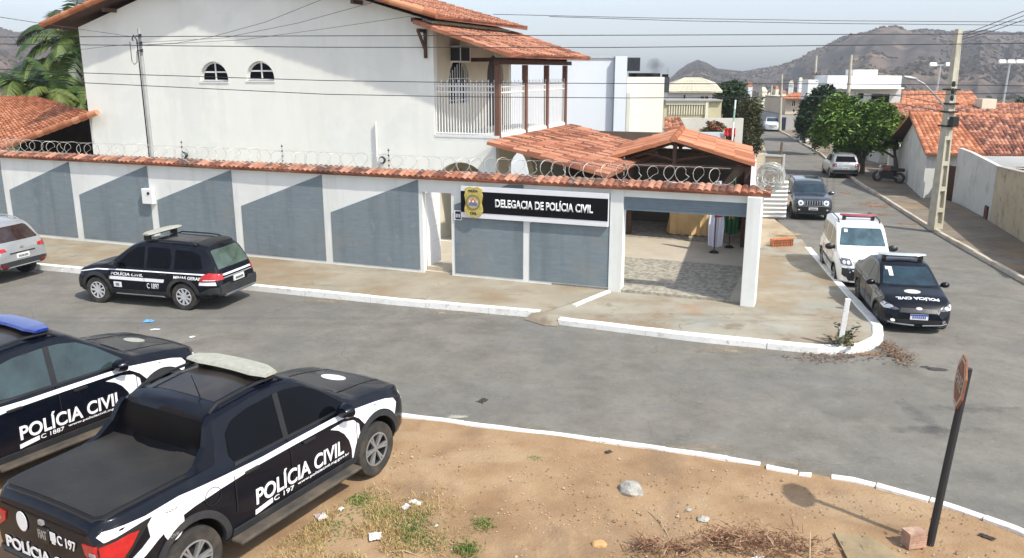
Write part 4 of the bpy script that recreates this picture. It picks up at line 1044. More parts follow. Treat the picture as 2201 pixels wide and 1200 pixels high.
def pickup(label, loc, heading, scale, z, texts, bar, glass, bar_feet=.055):
    c = Car('police_pickup', label, 'black police pickups on the bare lot', PICKUP, M_paint, loc, heading, scale, z)
    c.wheels(6, mat('alloy_grey', (.30, .31, .32), .12, 9, .35, metal=.5), split=True, rr=.62); c.arches(M_clad, .075, -14, 194)
    # glass
    c.sides('window', [(.98, 1.10), (.92, 1.17), (.60, 1.40), (.36, 1.525), (.12, 1.565), (-.02, 1.57), (-.05, 1.09)], glass, .006)
    c.sides('window', [(-.13, 1.09), (-.10, 1.57), (-.5, 1.555), (-.74, 1.51), (-.86, 1.42), (-.90, 1.22), (-.86, 1.14)], glass, .006)
    c.sides('window_trim', [(1.02, 1.075), (.99, 1.10), (-.86, 1.13), (-.88, 1.10)], M_black, .008)
    c.sides('pillar_trim', [(-.05, 1.09), (-.02, 1.575), (-.10, 1.575), (-.13, 1.09)], M_black, .009)
    c.decal('windscreen', [[(-.66, 1.17), (.66, 1.17), (.55, 1.60), (-.55, 1.60)]], 'F', M_glassb, .006, step=.07)
    c.decal('rear_window', [[(-.76, 1.215), (.76, 1.215), (.68, 1.57), (-.68, 1.57)]], 'B', M_backglass, .012, step=.06)
    # white livery: band, swoosh round the front arch, crescent, tail sweep
    a = 1.495; zc = .365; f = .505
    band = [(.98, .99), (.6, 1.0), (0, 1.0), (-.6, .995), (-1.1, .965), (-1.45, .93), (-1.70, .885), (-1.98, .86), (-2.0, 1.075), (-1.6, 1.095), (-1.1, 1.075), (-.5, 1.055), (.3, 1.045), (1.0, 1.04)]
    c.sides('white_stripe', band, M_white_s, .009)
    c.sides('white_stripe', [(.98, .99), (1.0, 1.03), (1.5, .975), (1.72, .945), (1.88, .905), (1.95, .83)] + arc(a, zc, f, 40, 122, 10) + [(1.13, .90)], M_white_s, .014)
    c.sides('white_stripe', [(.60, .945), (.85, .955), (1.03, .91), (1.12, .83)] + arc(a, zc, f, 136, 176, 8) + [(.975, .42), (.96, .56), (.91, .70), (.83, .81), (.73, .89)], M_white_s, .009)
    c.sides('white_stripe', [(-1.98, .86), (-2.08, .80), (-2.22, .74), (-2.36, .71), (-2.44, .70), (-2.44, .635), (-2.34, .635), (-2.2, .655), (-2.05, .715), (-1.9, .80), (-1.70, .885)], M_white_s, .009)
    c.sides('white_stripe', [(-1.98, 1.075), (-1.99, 1.045), (-2.2, 1.03), (-2.4, .99), (-2.425, 1.035), (-2.38, 1.075), (-2.25, 1.085)], M_white_s, .009)
    # tail lamps wrap the corner
    for sd in 'RL':
        t = c.decal('tail_light', [[(-1.93, 1.045), (-2.0, 1.045), (-2.2, 1.03), (-2.45, .985), (-2.455, .77), (-2.36, .745), (-2.24, .785), (-2.12, .89)]], sd, M_black, .012, .03)
        c.decal('red_lens', [[(-2.09, .985), (-2.2, 1.0), (-2.44, .955), (-2.445, .80), (-2.36, .775), (-2.27, .81), (-2.17, .90)]], sd, M_red, .02, .02, t)
        sg = -1 if sd == 'R' else 1
        c.decal('red_lens', [[(sg * .60, .955), (sg * .86, .97), (sg * .86, .79), (sg * .72, .80), (sg * .63, .86)]], 'B', M_red, .014, .02, t)
        c.decal('clear_lens', [[(sg * .70, .865), (sg * .78, .87), (sg * .78, .90), (sg * .70, .895)]], 'B', M_silverp, .022, .01, t)
        c.decal('badge_disc', [[(-1.72 + .125 * p, .875 + q * .17) for p, q in circle(0, 0, 1, 24)]], sd, M_white_s, .013)
        cr = c.decal('badge_crest', [[(-1.72 + p, .90 + q) for p, q in circle(0, 0, .06, 16)]], sd, mat('crest_pink', (.72, .62, .56), .12, 30, .5), .017, .005)
        if sd == 'R':
            c.text('badge_text', 'CIVIL', sd, -1.775, .745, .11, .032, mat('badge_ink', (.25, .23, .22), .1, 9, .6), .017, .02)
            c.text('badge_text', 'POLÍCIA', sd, -1.79, 1.0, .14, .03, MATS['badge_ink'], .017, .02)
    sd = 'R'
    c.text('lettering', 'POLÍCIA CIVIL', 'R', -.66, .575, 1.46, .225, M_white_s, .014, .022)
    c.text('lettering', 'POLÍCIA CIVIL', 'L', .90, .575, 1.46, .225, M_white_s, .014, .022)
    c.text('web_address', 'www.policiacivil.mg.gov.br', 'R', -.02, .515, .92, .04, M_white_s, .014, .005)
    c.decal('white_bar', [[(-.68, .47), (-.42, .50), (-.42, .555), (-.68, .525)]], 'R', M_white_s, .014, .004)
    c.text('lettering', texts[0], 'R', -.40, .50, .32, .055, M_white_s, .014, .004)
    # tailgate
    c.text('lettering', 'POLÍCIA CIVIL', 'B', .66, .585, 1.22, .15, M_white_s, .016, .03)
    c.text('lettering', texts[1], 'B', -.22, .845, .28, .095, M_white_s, .016, .012)
    c.decal('unit_emblem', [[(-.115, .855), (-.195, .855), (-.195, .945), (-.115, .945)], [(-.13, .83), (-.18, .83), (-.18, .85), (-.13, .85)]], 'B', M_white_s, .016, .004)
    bd = c.decal('maker_badge', [c.roundrect(-.095, .085, .80, .96, .035)], 'B', M_black, .02, .02)
    c.text('maker_lettering', 'FIAT', 'B', .062, .845, .13, .085, M_silverp, .026, .004)
    c.decal('badge_disc', [[(.33 + .085 * p, .93 + .10 * q) for p, q in circle(0, 0, 1, 20)]], 'B', M_white_s, .016, .004)
    c.decal('camera', [[(-.03, .985), (.03, .985), (.03, 1.03), (-.03, 1.03)]], 'B', M_silverp, .03, .03)
    c.decal('tailgate_gap', [[(-.80, 1.035), (.80, 1.035), (.80, 1.047), (-.80, 1.047)]], 'B', M_dark, .006, .004)
    # bumper and running boards
    c.decal('rear_bumper', [[(-.80, .50), (.80, .50), (.80, .57), (-.80, .57)]], 'B', M_clad, .05, .06)
    c.plate('B', .66, off=.03) if False else None
    for sg in (-1, 1):
        st = MB().box(-1.0, 1.02, sg*.86 - .0, sg*.86 + sg*.17, .30, .345) if sg > 0 else MB().box(-1.0, 1.02, -1.03, -.86, .30, .345)
        bevel(st.build('running_board', M_cladt, c.root), .02)
    c.sides('sill_cladding', [(1.0, .33), (1.0, .44), (-.98, .44), (-.98, .33)], M_clad, .018, .02)
    # seams, handles, fuel flap
    for x, z0, z1 in ((.02 - .11, .46, 1.09), (1.06, .50, 1.0), (-.93, .62, 1.1)):
        c.sides('door_gap', [(x, z0), (x + .010, z0), (x + .010, z1), (x, z1)], M_dark, .012, .004)
    c.handle(-.68, .985, M_black); c.handle(.22, .965, M_black)
    fl = circle(-1.22, .93, .10, 22, .085)
    for k in range(22):
        if k == 0: bits = []
        p, q = fl[k], fl[(k+1) % 22]; ctr = (-1.22, .93)
        bits.append([p, q, (ctr[0] + (q[0]-ctr[0])*1.07, ctr[1] + (q[1]-ctr[1])*1.07), (ctr[0] + (p[0]-ctr[0])*1.07, ctr[1] + (p[1]-ctr[1])*1.07)])
    c.decal('fuel_flap', bits, 'R', M_black, .013, .004)
    c.mirror(.80, 1.08, M_paint, big=1.15)
    # bed cover, cab wings, roof
    c.decal('bed_cover', [[(-2.36, -.66), (-2.31, -.72), (-1.12, -.76), (-1.12, .76), (-2.31, .72), (-2.36, .66)]], 'T', M_ton, .022, .03)
    c.decal('bed_cover_rim', [[(-2.40, -.78), (-1.12, -.81), (-1.12, -.77), (-2.33, -.735), (-2.375, -.66), (-2.375, .66), (-2.33, .735), (-1.12, .77), (-1.12, .81), (-2.40, .78)]], 'T', M_black, .012, .02)
    for sg in (-1, 1):
        w_ = MB(); y = sg * .70
        w_.prism([(-1.02, 1.19), (-1.46, 1.19), (-1.30, 1.24), (-1.14, 1.38), (-1.06, 1.55), (-1.0, 1.6)], lambda a, b, k: (a, (sg * (.845 - .30 * (b - 1.12)) if k == 0 else sg * (.775 - .30 * (b - 1.12))), b))
        bevel(w_.build('cab_wing', M_paint, c.root), .012)
    c.decal('roof_spoiler', [[(-1.03, -.56), (-1.0, -.60), (-.80, -.62), (-.80, .62), (-1.0, .60), (-1.03, .56)]], 'T', M_paint, .03, .05)
    c.decal('roof_panel', [[(-.72, -.46), (.05, -.47), (.05, .47), (-.72, .46)]], 'T', mat('dusty_roof', (.020, .017, .015), .3, 3, .38, coat=.2, stains=[(2, .45, .7, (.06, .05, .04), .5)]), .004, .004)
    c.rails(-.92, .18, .60, M_black, .05)
    for y in (-.25, .25):
        p, _ = c.hit('T', -.55, y); 
        if y < 0: MB().tube([(-.72, y, p.z), (-.80, y + .01, p.z + .26)], [.009, .004], 6).build('antenna', M_black, c.root)
    p, _ = c.hit('T', .02, 0)
    c.light_bar(.02, p.z + bar_feet, .64, bar, .33, .05, bar_feet + .02)
    # bonnet and front
    c.decal('bonnet_emblem', [[(1.72 + .13 * p, .19 * q) for p, q in circle(0, 0, 1, 24)]], 'T', M_white_s if bar is M_barlens else M_barlens, .006, .004)
    for sg in (-1, 1):
        c.decal('bonnet_crease', [[(1.2, sg*.50), (2.15, sg*.42), (2.15, sg*.43), (1.2, sg*.515)]], 'T', M_dark, .004, .003)
        c.decal('wiper', [[(1.10, sg*.05), (1.06, sg*.55), (1.085, sg*.55), (1.125, sg*.05)]], 'T', M_black, .02, .015)
        c.decal('headlight', [[(sg*.42, .72), (sg*.72, .74), (sg*.70, .86), (sg*.42, .80)]], 'F', M_lens, .012, .02)
    c.decal('grille', [[(-.40, .70), (.40, .70), (.40, .80), (-.40, .80)]], 'F', M_black, .012, .02)
    c.decal('front_bumper', [[(-.52, .46), (.52, .46), (.52, .58), (-.52, .58)]], 'F', M_clad, .02, .03)
    c.shade()
    return c
pickup('black police pickup marked C 197 with tan dusty light bar and black bed cover', (-3.45, 9.72), 61, 1.045, .10, ('C 197', 'C 197'), M_barlens, M_glass)
pickup('black police pickup with blue light bar, partly hidden beyond the pickup marked C 197', (-7.12, 11.45), 59.5, 1.045, .10, ('C 1887', 'C 188'), M_barblue, M_glassg)

# black estate car on the far kerb
ESTATE = dict(r=.335, w=.85, axles=(1.233, -1.233), sig=.04, tumble=.28, crown=.03,
    top=[(-2.22, .66), (-2.19, .86), (-2.13, 1.0), (-1.88, 1.43), (-1.76, 1.53), (-1.2, 1.585), (-.3, 1.60), (.05, 1.565), (.28, 1.48), (.88, 1.05), (1.0, 1.01), (1.5, .93), (1.85, .80), (2.0, .66), (2.04, .55)],
    belt=[(-2.22, .62), (-2.1, .92), (-1, .95), (0, .92), (1, .89), (1.8, .74), (2.04, .5)],
    bottom=[(-2.22, .38), (-1.9, .32), (-1, .25), (1, .25), (1.9, .26), (2.04, .32)],
    half=[(-2.22, .70), (-2.15, .78), (-1.9, .84), (1.2, .85), (1.7, .80), (1.93, .66), (2.04, .48)])
c = Car('police_estate_car', 'black police estate car with white stripes and pale light bar at the far kerb', None, ESTATE, M_paint, (-8.82, 20.3), 164.4, 1.0)
c.wheels(9, rr=.62); c.arches(M_clad, .085, -25, 205)
c.sides('window', [(.72, .985), (.64, 1.04), (.30, 1.32), (.10, 1.435), (-.12, 1.46), (-.14, .975)], M_glass, .006)
c.sides('window', [(-.24, .98), (-.22, 1.46), (-.60, 1.465), (-.84, 1.44), (-.90, 1.2), (-.88, .985)], M_glass, .006)
c.sides('window', [(-1.0, 1.0), (-1.0, 1.44), (-1.45, 1.42), (-1.68, 1.34), (-1.76, 1.05), (-1.6, 1.0)], M_glass, .006)
c.decal('windscreen', [[(-.64, 1.08), (.64, 1.08), (.54, 1.47), (-.54, 1.47)]], 'F', M_glassb, .006, step=.07)
c.decal('rear_window', [[(-.62, 1.02), (.62, 1.02), (.54, 1.41), (.48, 1.44), (-.48, 1.44), (-.54, 1.41)]], 'B', M_glassr, .008, step=.07)
c.decal('roof_spoiler', [[(-1.80, -.50), (-1.62, -.55), (-1.50, -.5), (-1.50, .5), (-1.62, .55), (-1.80, .50)]], 'T', M_black, .045, .07)
c.sides('white_stripe', [(1.93, .725), (1.2, .86), (.5, .885), (-.5, .895), (-1.85, .90), (-1.85, .925), (-.5, .918), (.5, .908), (1.2, .885), (1.9, .75)], M_white_s, .009)
c.sides('white_stripe', [(.82, .655), (.82, .735), (-.75, .735), (-.72, .655)], M_white_s, .009)
c.sides('white_stripe', [(-1.70, .655), (-1.72, .735), (-2.12, .745), (-2.14, .665)], M_white_s, .009)
c.text('lettering', 'POLÍCIA CIVIL', 'L', .76, .765, .92, .085, M_white_s, .013, .02, .15)
c.text('lettering', 'MINAS GERAIS', 'L', -1.02, .775, .76, .075, M_white_s, .013, .02)
c.text('lettering', 'C 1897', 'L', -.25, .49, .34, .13, M_white_s, .013, .005)
c.decal('door_emblem', [[(.48, .47), (.70, .47), (.70, .60), (.48, .60)]], 'L', M_white_s, .013)
c.decal('emblem_mark', [[(.54, .50), (.64, .50), (.64, .57), (.54, .57)]], 'L', MATS['badge_ink'], .018, .004)
for sd, sg in (('L', 1), ('R', -1)):
    t = c.decal('tail_light', [[(-1.72, .76), (-1.80, .745), (-2.16, .77), (-2.14, .93), (-1.95, .955), (-1.80, .90)]], sd, M_red, .02, .03)
    c.decal('lens_band', [[(-1.82, .775), (-2.15, .785), (-2.15, .80), (-1.84, .80)]], sd, M_lens, .026, .01, t)
    c.decal('red_lens', [[(sg*.58, .78), (sg*.80, .78), (sg*.80, .93), (sg*.60, .92)]], 'B', M_red, .02, .03, t)
    c.decal('front_arch_panel', [[(1.75, .36), (1.98, .36), (1.98, .60), (1.80, .68)]], sd, M_clad, .012, .02)
    c.decal('headlight', [[(sg*.38, .64), (sg*.68, .63), (sg*.66, .75), (sg*.40, .72)]], 'F', M_lens, .012, .02)
    c.sides('sill_cladding', [(.80, .27), (.78, .42), (-.80, .42), (-.80, .27)], M_clad, .014, .03, sides=sd)
    c.sides('side_step', [(.72, .26), (.66, .31), (-.66, .31), (-.72, .26)], M_silverp, .06, .06, sides=sd)
    c.sides('bumper_corner', [(-1.72, .30), (-1.70, .47), (-2.0, .60), (-2.2, .62), (-2.2, .36), (-1.9, .30)], M_clad, .016, .03, sides=sd)
c.decal('rear_bumper', [[(-.72, .40), (.72, .40), (.74, .66), (.40, .68), (.36, .62), (-.36, .62), (-.40, .68), (-.74, .66)]], 'B', M_clad, .05, .06)
c.decal('bumper_guard', [[(-.60, .37), (.60, .37), (.60, .43), (-.60, .43)]], 'B', M_silverp, .08, .05)
c.decal('chrome_strip', [[(-.56, .865), (.56, .865), (.56, .90), (-.56, .90)]], 'B', M_white_s, .03, .03)
c.decal('chrome_strip', [[(-.56, .80), (.56, .80), (.56, .82), (-.56, .82)]], 'B', M_silverp, .02, .03)
c.plate('B', .725, .42, .13, .03)
for x, z0, z1 in ((-.19, .30, .98), (.80, .40, .92), (-.94, .45, .96)): c.sides('door_gap', [(x, z0), (x + .008, z0), (x + .008, z1), (x, z1)], M_dark, .012, .004)
c.handle(.02, .84, M_black); c.handle(-.74, .85, M_black); c.mirror(.62, 1.0, M_black)
c.rails(-1.55, -.15, .55, M_black, .05)
p, _ = c.hit('T', -.12, 0); c.light_bar(-.12, p.z + .12, .62, M_barlens, .30, .06, .14)
c.shade()

# black saloon at the corner
SALOON = dict(r=.31, w=.865, axles=(1.26, -1.26), sig=.045, tumble=.30, crown=.03,
    top=[(-2.28, .78), (-2.24, .95), (-2.1, 1.03), (-1.75, 1.07), (-1.05, 1.41), (-.7, 1.475), (-.2, 1.49), (.12, 1.455), (.38, 1.34), (.98, 1.02), (1.10, .985), (1.55, .915), (1.86, .80), (2.0, .67), (2.07, .55)],
    belt=[(-2.28, .74), (-2.1, .97), (-1, .95), (0, .91), (1, .88), (1.7, .79), (2.07, .5)],
    bottom=[(-2.28, .36), (-1.9, .28), (-1, .19), (1, .19), (1.9, .19), (2.07, .24)],
    half=[(-2.28, .68), (-2.15, .80), (-1.8, .85), (1.2, .865), (1.65, .845), (1.88, .76), (2.0, .64), (2.07, .52)])
c = Car('police_saloon_car', 'black police saloon with mirrored hood lettering parked at the corner kerb', None, SALOON, M_paint, (9.24, 19.15), -101.5, .87)
c.wheels(8, M_alloyd); c.arches(M_black, .03, 0, 180, .008)
c.sides('window', [(.80, .97), (.70, 1.03), (.30, 1.29), (.10, 1.365), (-.08, 1.38), (-.12, .96)], M_glass, .006)
c.sides('window', [(-.2, .97), (-.18, 1.385), (-.6, 1.38), (-.86, 1.33), (-1.12, 1.18), (-1.2, 1.02), (-1.05, .98)], M_glass, .006)
c.decal('windscreen', [[(-.66, 1.055), (.66, 1.055), (.60, 1.25), (.54, 1.40), (-.54, 1.40), (-.60, 1.25)]], 'F', M_glassb, .006, step=.06)
c.decal('windscreen_sticker', [[(-.52, 1.33), (-.36, 1.33), (-.36, 1.385), (-.52, 1.385)], [(-.46, 1.215), (-.36, 1.215), (-.36, 1.325), (-.46, 1.325)]], 'F', M_white_s, .013, .003)
c.decal('rear_window', [[(-.58, 1.09), (.58, 1.09), (.5, 1.38), (-.5, 1.38)]], 'B', M_glass, .006, step=.07)
c.decal('bonnet_emblem', [[(1.36 + .13 * p, -.04 + .20 * q) for p, q in circle(0, 0, 1, 24)]], 'T', mat('dusty_emblem', (.58, .57, .50), .12, 20, .5), .006, .004)
bm = text_bm('POLÍCIA CIVIL', 1.02, .13, .03, 0, True)
for v in bm.verts: v.co = Vector((1.66 + v.co.y, -.50 + v.co.x, 0))
c.decal('bonnet_lettering', None, 'T', M_white_s, .008, .004, bm=bm)
for sg, sd in ((-1, 'R'), (1, 'L')):
    t = c.decal('headlight', [[(sg*.45, .665), (sg*.60, .64), (sg*.78, .70), (sg*.82, .79), (sg*.70, .775)]], 'F', mat('headlight_lens', (.10, .11, .12), .4, 30, .1, coat=.8), .012, .02)
    c.decal('headlight', [[(1.62, .70), (1.70, .78), (1.86, .73), (1.92, .65), (1.80, .64)]], sd, M_lens, .012, .02)
    c.decal('lamp_eye', [[(sg*(.66 + p*.06), .715 + q*.035) for p, q in circle(0, 0, 1, 14)]], 'F', M_lens, .02, .01, t)
    c.decal('fog_light', [[(sg*.60 + p*.05, .385 + q*.04) for p, q in circle(0, 0, 1, 14)]], 'F', M_chrome, .016, .02)
    c.decal('bumper_blade', [[(sg*.10, .27), (sg*.70, .31), (sg*.70, .335), (sg*.10, .295)]], 'F', M_silverp, .02, .02)
    c.decal('white_stripe', [[(.9, .82), (-1.9, .87), (-1.9, .90), (.9, .86)]], sd, mat('dusty_stripe', (.30, .29, .25), .2, 9, .6), .008)
    c.decal('wing_decal', [[(1.5, .86), (1.08, .88), (.75, .86), (.75, .35), (.86, .35)] + arc(1.26, .31, .42, 165, 95, 8)], sd, MATS['dusty_stripe'], .008)
    for k in range(3): c.decal('wiper', [[(1.0 + .03, sg*.05), (1.02, sg*.5), (1.03, sg*.5), (1.045, sg*.05)]], 'T', M_black, .012, .01) if k == 0 else None
gr = c.decal('grille', [[(-.46, .60), (.46, .60), (.42, .70), (-.42, .70)]], 'F', M_black, .012, .02)
c.decal('grille_mesh', [[(-.40 + .05*k, .615), (-.375 + .05*k, .615), (-.375 + .05*k, .685), (-.40 + .05*k, .685)] for k in range(17)], 'F', M_alloyd, .018, .01, gr)
c.decal('maker_badge', [[(p*.075, .70 + q*.03) for p, q in circle(0, 0, 1, 16)]], 'F', M_silverp, .02, .02)
c.decal('air_intake', [[(-.48, .33), (.48, .33), (.56, .43), (-.56, .43)]], 'F', M_black, .010, .02)
c.plate('F', .50, .42, .14, .02, True)
c.mirror(.66, .98, M_paint); c.handle(.0, .84, M_black); c.handle(-.85, .85, M_black)
for x, z0, z1 in ((-.16, .25, .97), (.84, .35, .9), (-1.0, .5, .96)): c.sides('door_gap', [(x, z0), (x + .008, z0), (x + .008, z1), (x, z1)], M_dark, .012, .004)
p, _ = c.hit('T', -.15, 0); c.light_bar(-.15, p.z + .09, .60, M_bargrey, .28, .055, .11)
c.shade()

# white van
VAN = dict(cat='van', r=.32, w=.86, axles=(1.285, -1.285), sig=.05, tumble=.11, crown=.03,
    top=[(-2.1, 1.0), (-2.08, 1.55), (-1.98, 1.74), (-1.5, 1.81), (-.5, 1.83), (.0, 1.83), (.35, 1.785), (.58, 1.66), (1.08, 1.19), (1.22, 1.11), (1.6, 1.0), (1.85, .86), (1.98, .70), (2.05, .56)],
    belt=[(-2.1, .95), (-1, 1.05), (0, 1.03), (1, .98), (1.7, .84), (2.05, .5)],
    bottom=[(-2.1, .34), (-1.8, .27), (-1, .22), (1, .22), (1.9, .20), (2.05, .25)],
    half=[(-2.1, .74), (-2.0, .82), (-1.6, .86), (1.2, .86), (1.62, .83), (1.85, .74), (1.98, .63), (2.05, .52)])
vb = G(1811, 612)
c = Car('police_van', 'white van with black bumpers, roof rails and red light bar behind the black saloon', None, VAN, M_paintw, (vb.x + .78, vb.y + 1.25), -102, .88)
c.wheels(5, M_silverp); c.arches(M_black, .03, 0, 180, .008)
c.sides('window', [(.98, 1.06), (.92, 1.14), (.52, 1.54), (.30, 1.62), (.02, 1.63), (.0, 1.07)], M_glassg, .006)
c.sides('window', [(-.1, 1.08), (-.08, 1.63), (-.85, 1.63), (-.9, 1.09)], M_glassg, .006)
c.sides('window', [(-1.0, 1.09), (-.98, 1.62), (-1.75, 1.58), (-1.85, 1.12)], M_glassg, .006)
c.decal('windscreen', [[(-.68, 1.215), (.68, 1.215), (.68, 1.26), (.60, 1.66), (.55, 1.69), (-.55, 1.69), (-.60, 1.66), (-.68, 1.26)]], 'F', mat('pale_windscreen', (.05, .095, .115), .5, 2.2, .05, spec=.8), .006, step=.06)
c.decal('windscreen_sticker', [[(-.52, 1.57), (-.42, 1.57), (-.42, 1.65), (-.52, 1.65)]], 'F', M_white_s, .012, .003)
c.decal('rear_window', [[(-.62, 1.1), (.62, 1.1), (.58, 1.62), (-.58, 1.62)]], 'B', M_glass, .006, step=.1)
for sg, sd in ((-1, 'R'), (1, 'L')):
    t = c.decal('headlight', [[(sg*.40, .76), (sg*.48, .73), (sg*.72, .76), (sg*.76, .90), (sg*.70, .94), (sg*.46, .92)]], 'F', MATS['headlight_lens'], .014, .02)
    for k in (.52, .64): c.decal('lamp_eye', [[(sg*k + p*.05, .83 + q*.055) for p, q in circle(0, 0, 1, 14)]], 'F', M_lens, .02, .01, t)
    c.decal('fog_light', [[(sg*.60 + p*.045, .36 + q*.045) for p, q in circle(0, 0, 1, 14)]], 'F', M_lens, .02, .02)
    c.sides('side_strip', [(1.1, .55), (1.1, .62), (-1.8, .64), (-1.8, .57)], M_black, .012, .02, sides=sd)
c.decal('grille', [[(-.34, .74), (.34, .74), (.40, .86), (-.40, .86)]], 'F', M_silverp, .012, .02)
c.decal('lower_bumper', [[(-.50, .30), (.50, .30), (.70, .46), (.70, .66), (-.70, .66), (-.70, .46)]], 'F', M_black, .014, .02)
c.decal('bumper_trim', [[(-.70, .665), (.70, .665), (.70, .70), (-.70, .70)]], 'F', M_chrome, .018, .02)
c.plate('F', .48, .40, .12, .03)
c.mirror(.86, 1.08, M_black, big=1.35); c.rails(-1.75, .25, .62, M_black, .07)
p, _ = c.hit('T', .0, 0); c.light_bar(-.05, p.z + .11, .56, M_barred, .24, .07, .12)
for x, z0, z1 in ((-.05, .3, 1.06), (.98, .4, 1.04), (-.95, .3, 1.07)): c.sides('door_gap', [(x, z0), (x + .008, z0), (x + .008, z1), (x, z1)], M_dark, .012, .004)
c.shade()

# dark compact off-roader further up
JEEP = dict(r=.345, w=.90, axles=(1.285, -1.285), sig=.035, tumble=.22, crown=.03,
    top=[(-2.1, 1.0), (-2.06, 1.42), (-1.95, 1.62), (-1.5, 1.66), (-.2, 1.68), (.22, 1.64), (.40, 1.55), (.80, 1.17), (.92, 1.13), (1.6, 1.06), (1.92, 1.0), (2.04, .9), (2.09, .72)],
    belt=[(-2.1, .95), (-1, 1.06), (0, 1.05), (1, 1.03), (1.8, .95), (2.09, .68)],
    bottom=[(-2.1, .42), (-1.8, .32), (-1, .24), (1, .24), (1.9, .28), (2.09, .36)],
    half=[(-2.1, .78), (-2.0, .86), (-1.6, .90), (1.5, .90), (1.85, .86), (2.02, .78), (2.09, .70)])
jb = G(1737, 470)
c = Car('parked_suv', 'dark slate off-roader with seven slot grille parked facing the camera by white sheets', None, JEEP, M_paintd, (jb.x + .30, jb.y + 1.2), -101, .90)
c.wheels(6, M_alloyd); c.arches(M_clad, .07, -10, 190)
c.sides('window', [(.78, 1.09), (.40, 1.47), (.18, 1.53), (-.05, 1.54), (-.08, 1.09)], M_glass, .006)
c.sides('window', [(-.16, 1.09), (-.14, 1.54), (-.95, 1.53), (-1.0, 1.1)], M_glass, .006)
c.sides('window', [(-1.1, 1.1), (-1.08, 1.52), (-1.75, 1.49), (-1.85, 1.15)], M_glass, .006)
c.decal('windscreen', [[(-.70, 1.19), (.70, 1.19), (.64, 1.54), (-.64, 1.54)]], 'F', M_glassb, .006, step=.06)
for sg in (-1, 1):
    t = c.decal('headlight', [[(sg*.56 + p*.125, .86 + q*.115) for p, q in circle(0, 0, 1, 20)]], 'F', M_lens, .03, .04)
    c.decal('lamp_eye', [[(sg*.56 + p*.055, .86 + q*.055) for p, q in circle(0, 0, 1, 14)]], 'F', MATS['headlight_lens'], .036, .01, t)
    c.decal('fog_light', [[(sg*.62 + p*.05, .55 + q*.035) for p, q in circle(0, 0, 1, 14)]], 'F', M_lens, .03, .02)
gr = c.decal('grille', [[(-.72, .75), (.72, .75), (.72, .965), (-.72, .965)]], 'F', M_paintd, .014, .02)
c.decal('grille_slots', [[(-.37 + .11*k, .775), (-.30 + .11*k, .775), (-.30 + .11*k, .945), (-.37 + .11*k, .945)] for k in range(7)], 'F', M_dark, .020, .004, gr)
c.decal('grille_rings', [[(-.385 + .11*k, .765), (-.37 + .11*k, .765), (-.37 + .11*k, .955), (-.385 + .11*k, .955)] for k in range(8)], 'F', M_silverp, .024, .006, gr)
c.decal('front_bumper', [[(-.70, .40), (.70, .40), (.72, .70), (-.72, .70)]], 'F', M_black, .02, .03)
c.decal('chrome_strip', [[(-.70, .715), (.70, .715), (.70, .73), (-.70, .73)]], 'F', M_silverp, .03, .02)
c.plate('F', .60, .40, .12, .03)
c.mirror(.62, 1.10, M_paintd, big=1.2); c.rails(-1.7, .1, .64, M_black, .05); c.shade()

# silver crossover cut by the left edge, seen from behind
CROSS = dict(r=.345, w=.89, axles=(1.295, -1.295), sig=.05, tumble=.28, crown=.03,
    top=[(-2.12, .80), (-2.08, 1.02), (-1.98, 1.10), (-1.72, 1.46), (-1.60, 1.56), (-1.0, 1.63), (-.2, 1.64), (.2, 1.59), (.45, 1.48), (1.0, 1.12), (1.2, 1.05), (1.8, .93), (2.05, .8), (2.14, .6)],
    belt=[(-2.12, .76), (-2.0, 1.03), (-1, 1.05), (0, 1.0), (1, .96), (1.8, .85), (2.14, .55)],
    bottom=[(-2.12, .42), (-1.8, .34), (-1, .24), (1, .24), (1.9, .26), (2.14, .32)],
    half=[(-2.12, .74), (-2.05, .82), (-1.8, .88), (1.3, .89), (1.75, .84), (2.0, .70), (2.14, .5)])
kb = G(62, 592)
c = Car('parked_crossover', 'silver crossover seen from behind, cut off by the left edge of the photo', None, CROSS, M_paintg, (kb.x - 2.0, kb.y + .22), 167, 1.0)
c.root.location = (-15.35, 22.75, 0); c.root.rotation_euler = (0, 0, R(163))
c.wheels(5, M_alloy); c.arches(M_clad, .06, -10, 190)
c.sides('window', [(.9, 1.06), (.5, 1.38), (.2, 1.50), (-.05, 1.52), (-.08, 1.05)], M_glass, .006)
c.sides('window', [(-.16, 1.06), (-.14, 1.52), (-.9, 1.5), (-1.0, 1.1)], M_glass, .006)
c.sides('window', [(-1.08, 1.1), (-1.0, 1.49), (-1.4, 1.44), (-1.65, 1.2)], M_glass, .006)
c.decal('rear_window', [[(-.66, 1.115), (.66, 1.115), (.66, 1.16), (.56, 1.44), (.50, 1.48), (-.50, 1.48), (-.56, 1.44), (-.66, 1.16)]], 'B', mat('brown_rear_glass', (.035, .022, .02), .5, 4, .05, spec=.8), .008, step=.06)
c.decal('windscreen', [[(-.66, 1.15), (.66, 1.15), (.56, 1.53), (-.56, 1.53)]], 'F', M_glassb, .006, step=.08)
for sd, sg in (('L', 1), ('R', -1)):
    t = c.decal('tail_light', [[(-1.78, .99), (-1.85, .90), (-2.09, .87), (-2.08, .985), (-1.92, 1.02)]], sd, M_red, .018, .03)
    c.decal('red_lens', [[(sg*.50, .90), (sg*.82, .87), (sg*.82, .985), (sg*.54, .975)]], 'B', M_red, .018, .03, t)
    c.decal('reflector', [[(sg*.52, .46), (sg*.78, .47), (sg*.80, .56), (sg*.58, .53)]], 'B', M_redd, .04, .03)
    c.sides('bumper_corner', [(-1.70, .32), (-1.72, .56), (-2.08, .60), (-2.08, .40)], M_clad, .014, .03, sides=sd)
c.decal('rear_bumper', [[(-.80, .42), (.80, .42), (.82, .60), (-.82, .60)]], 'B', M_clad, .02, .04)
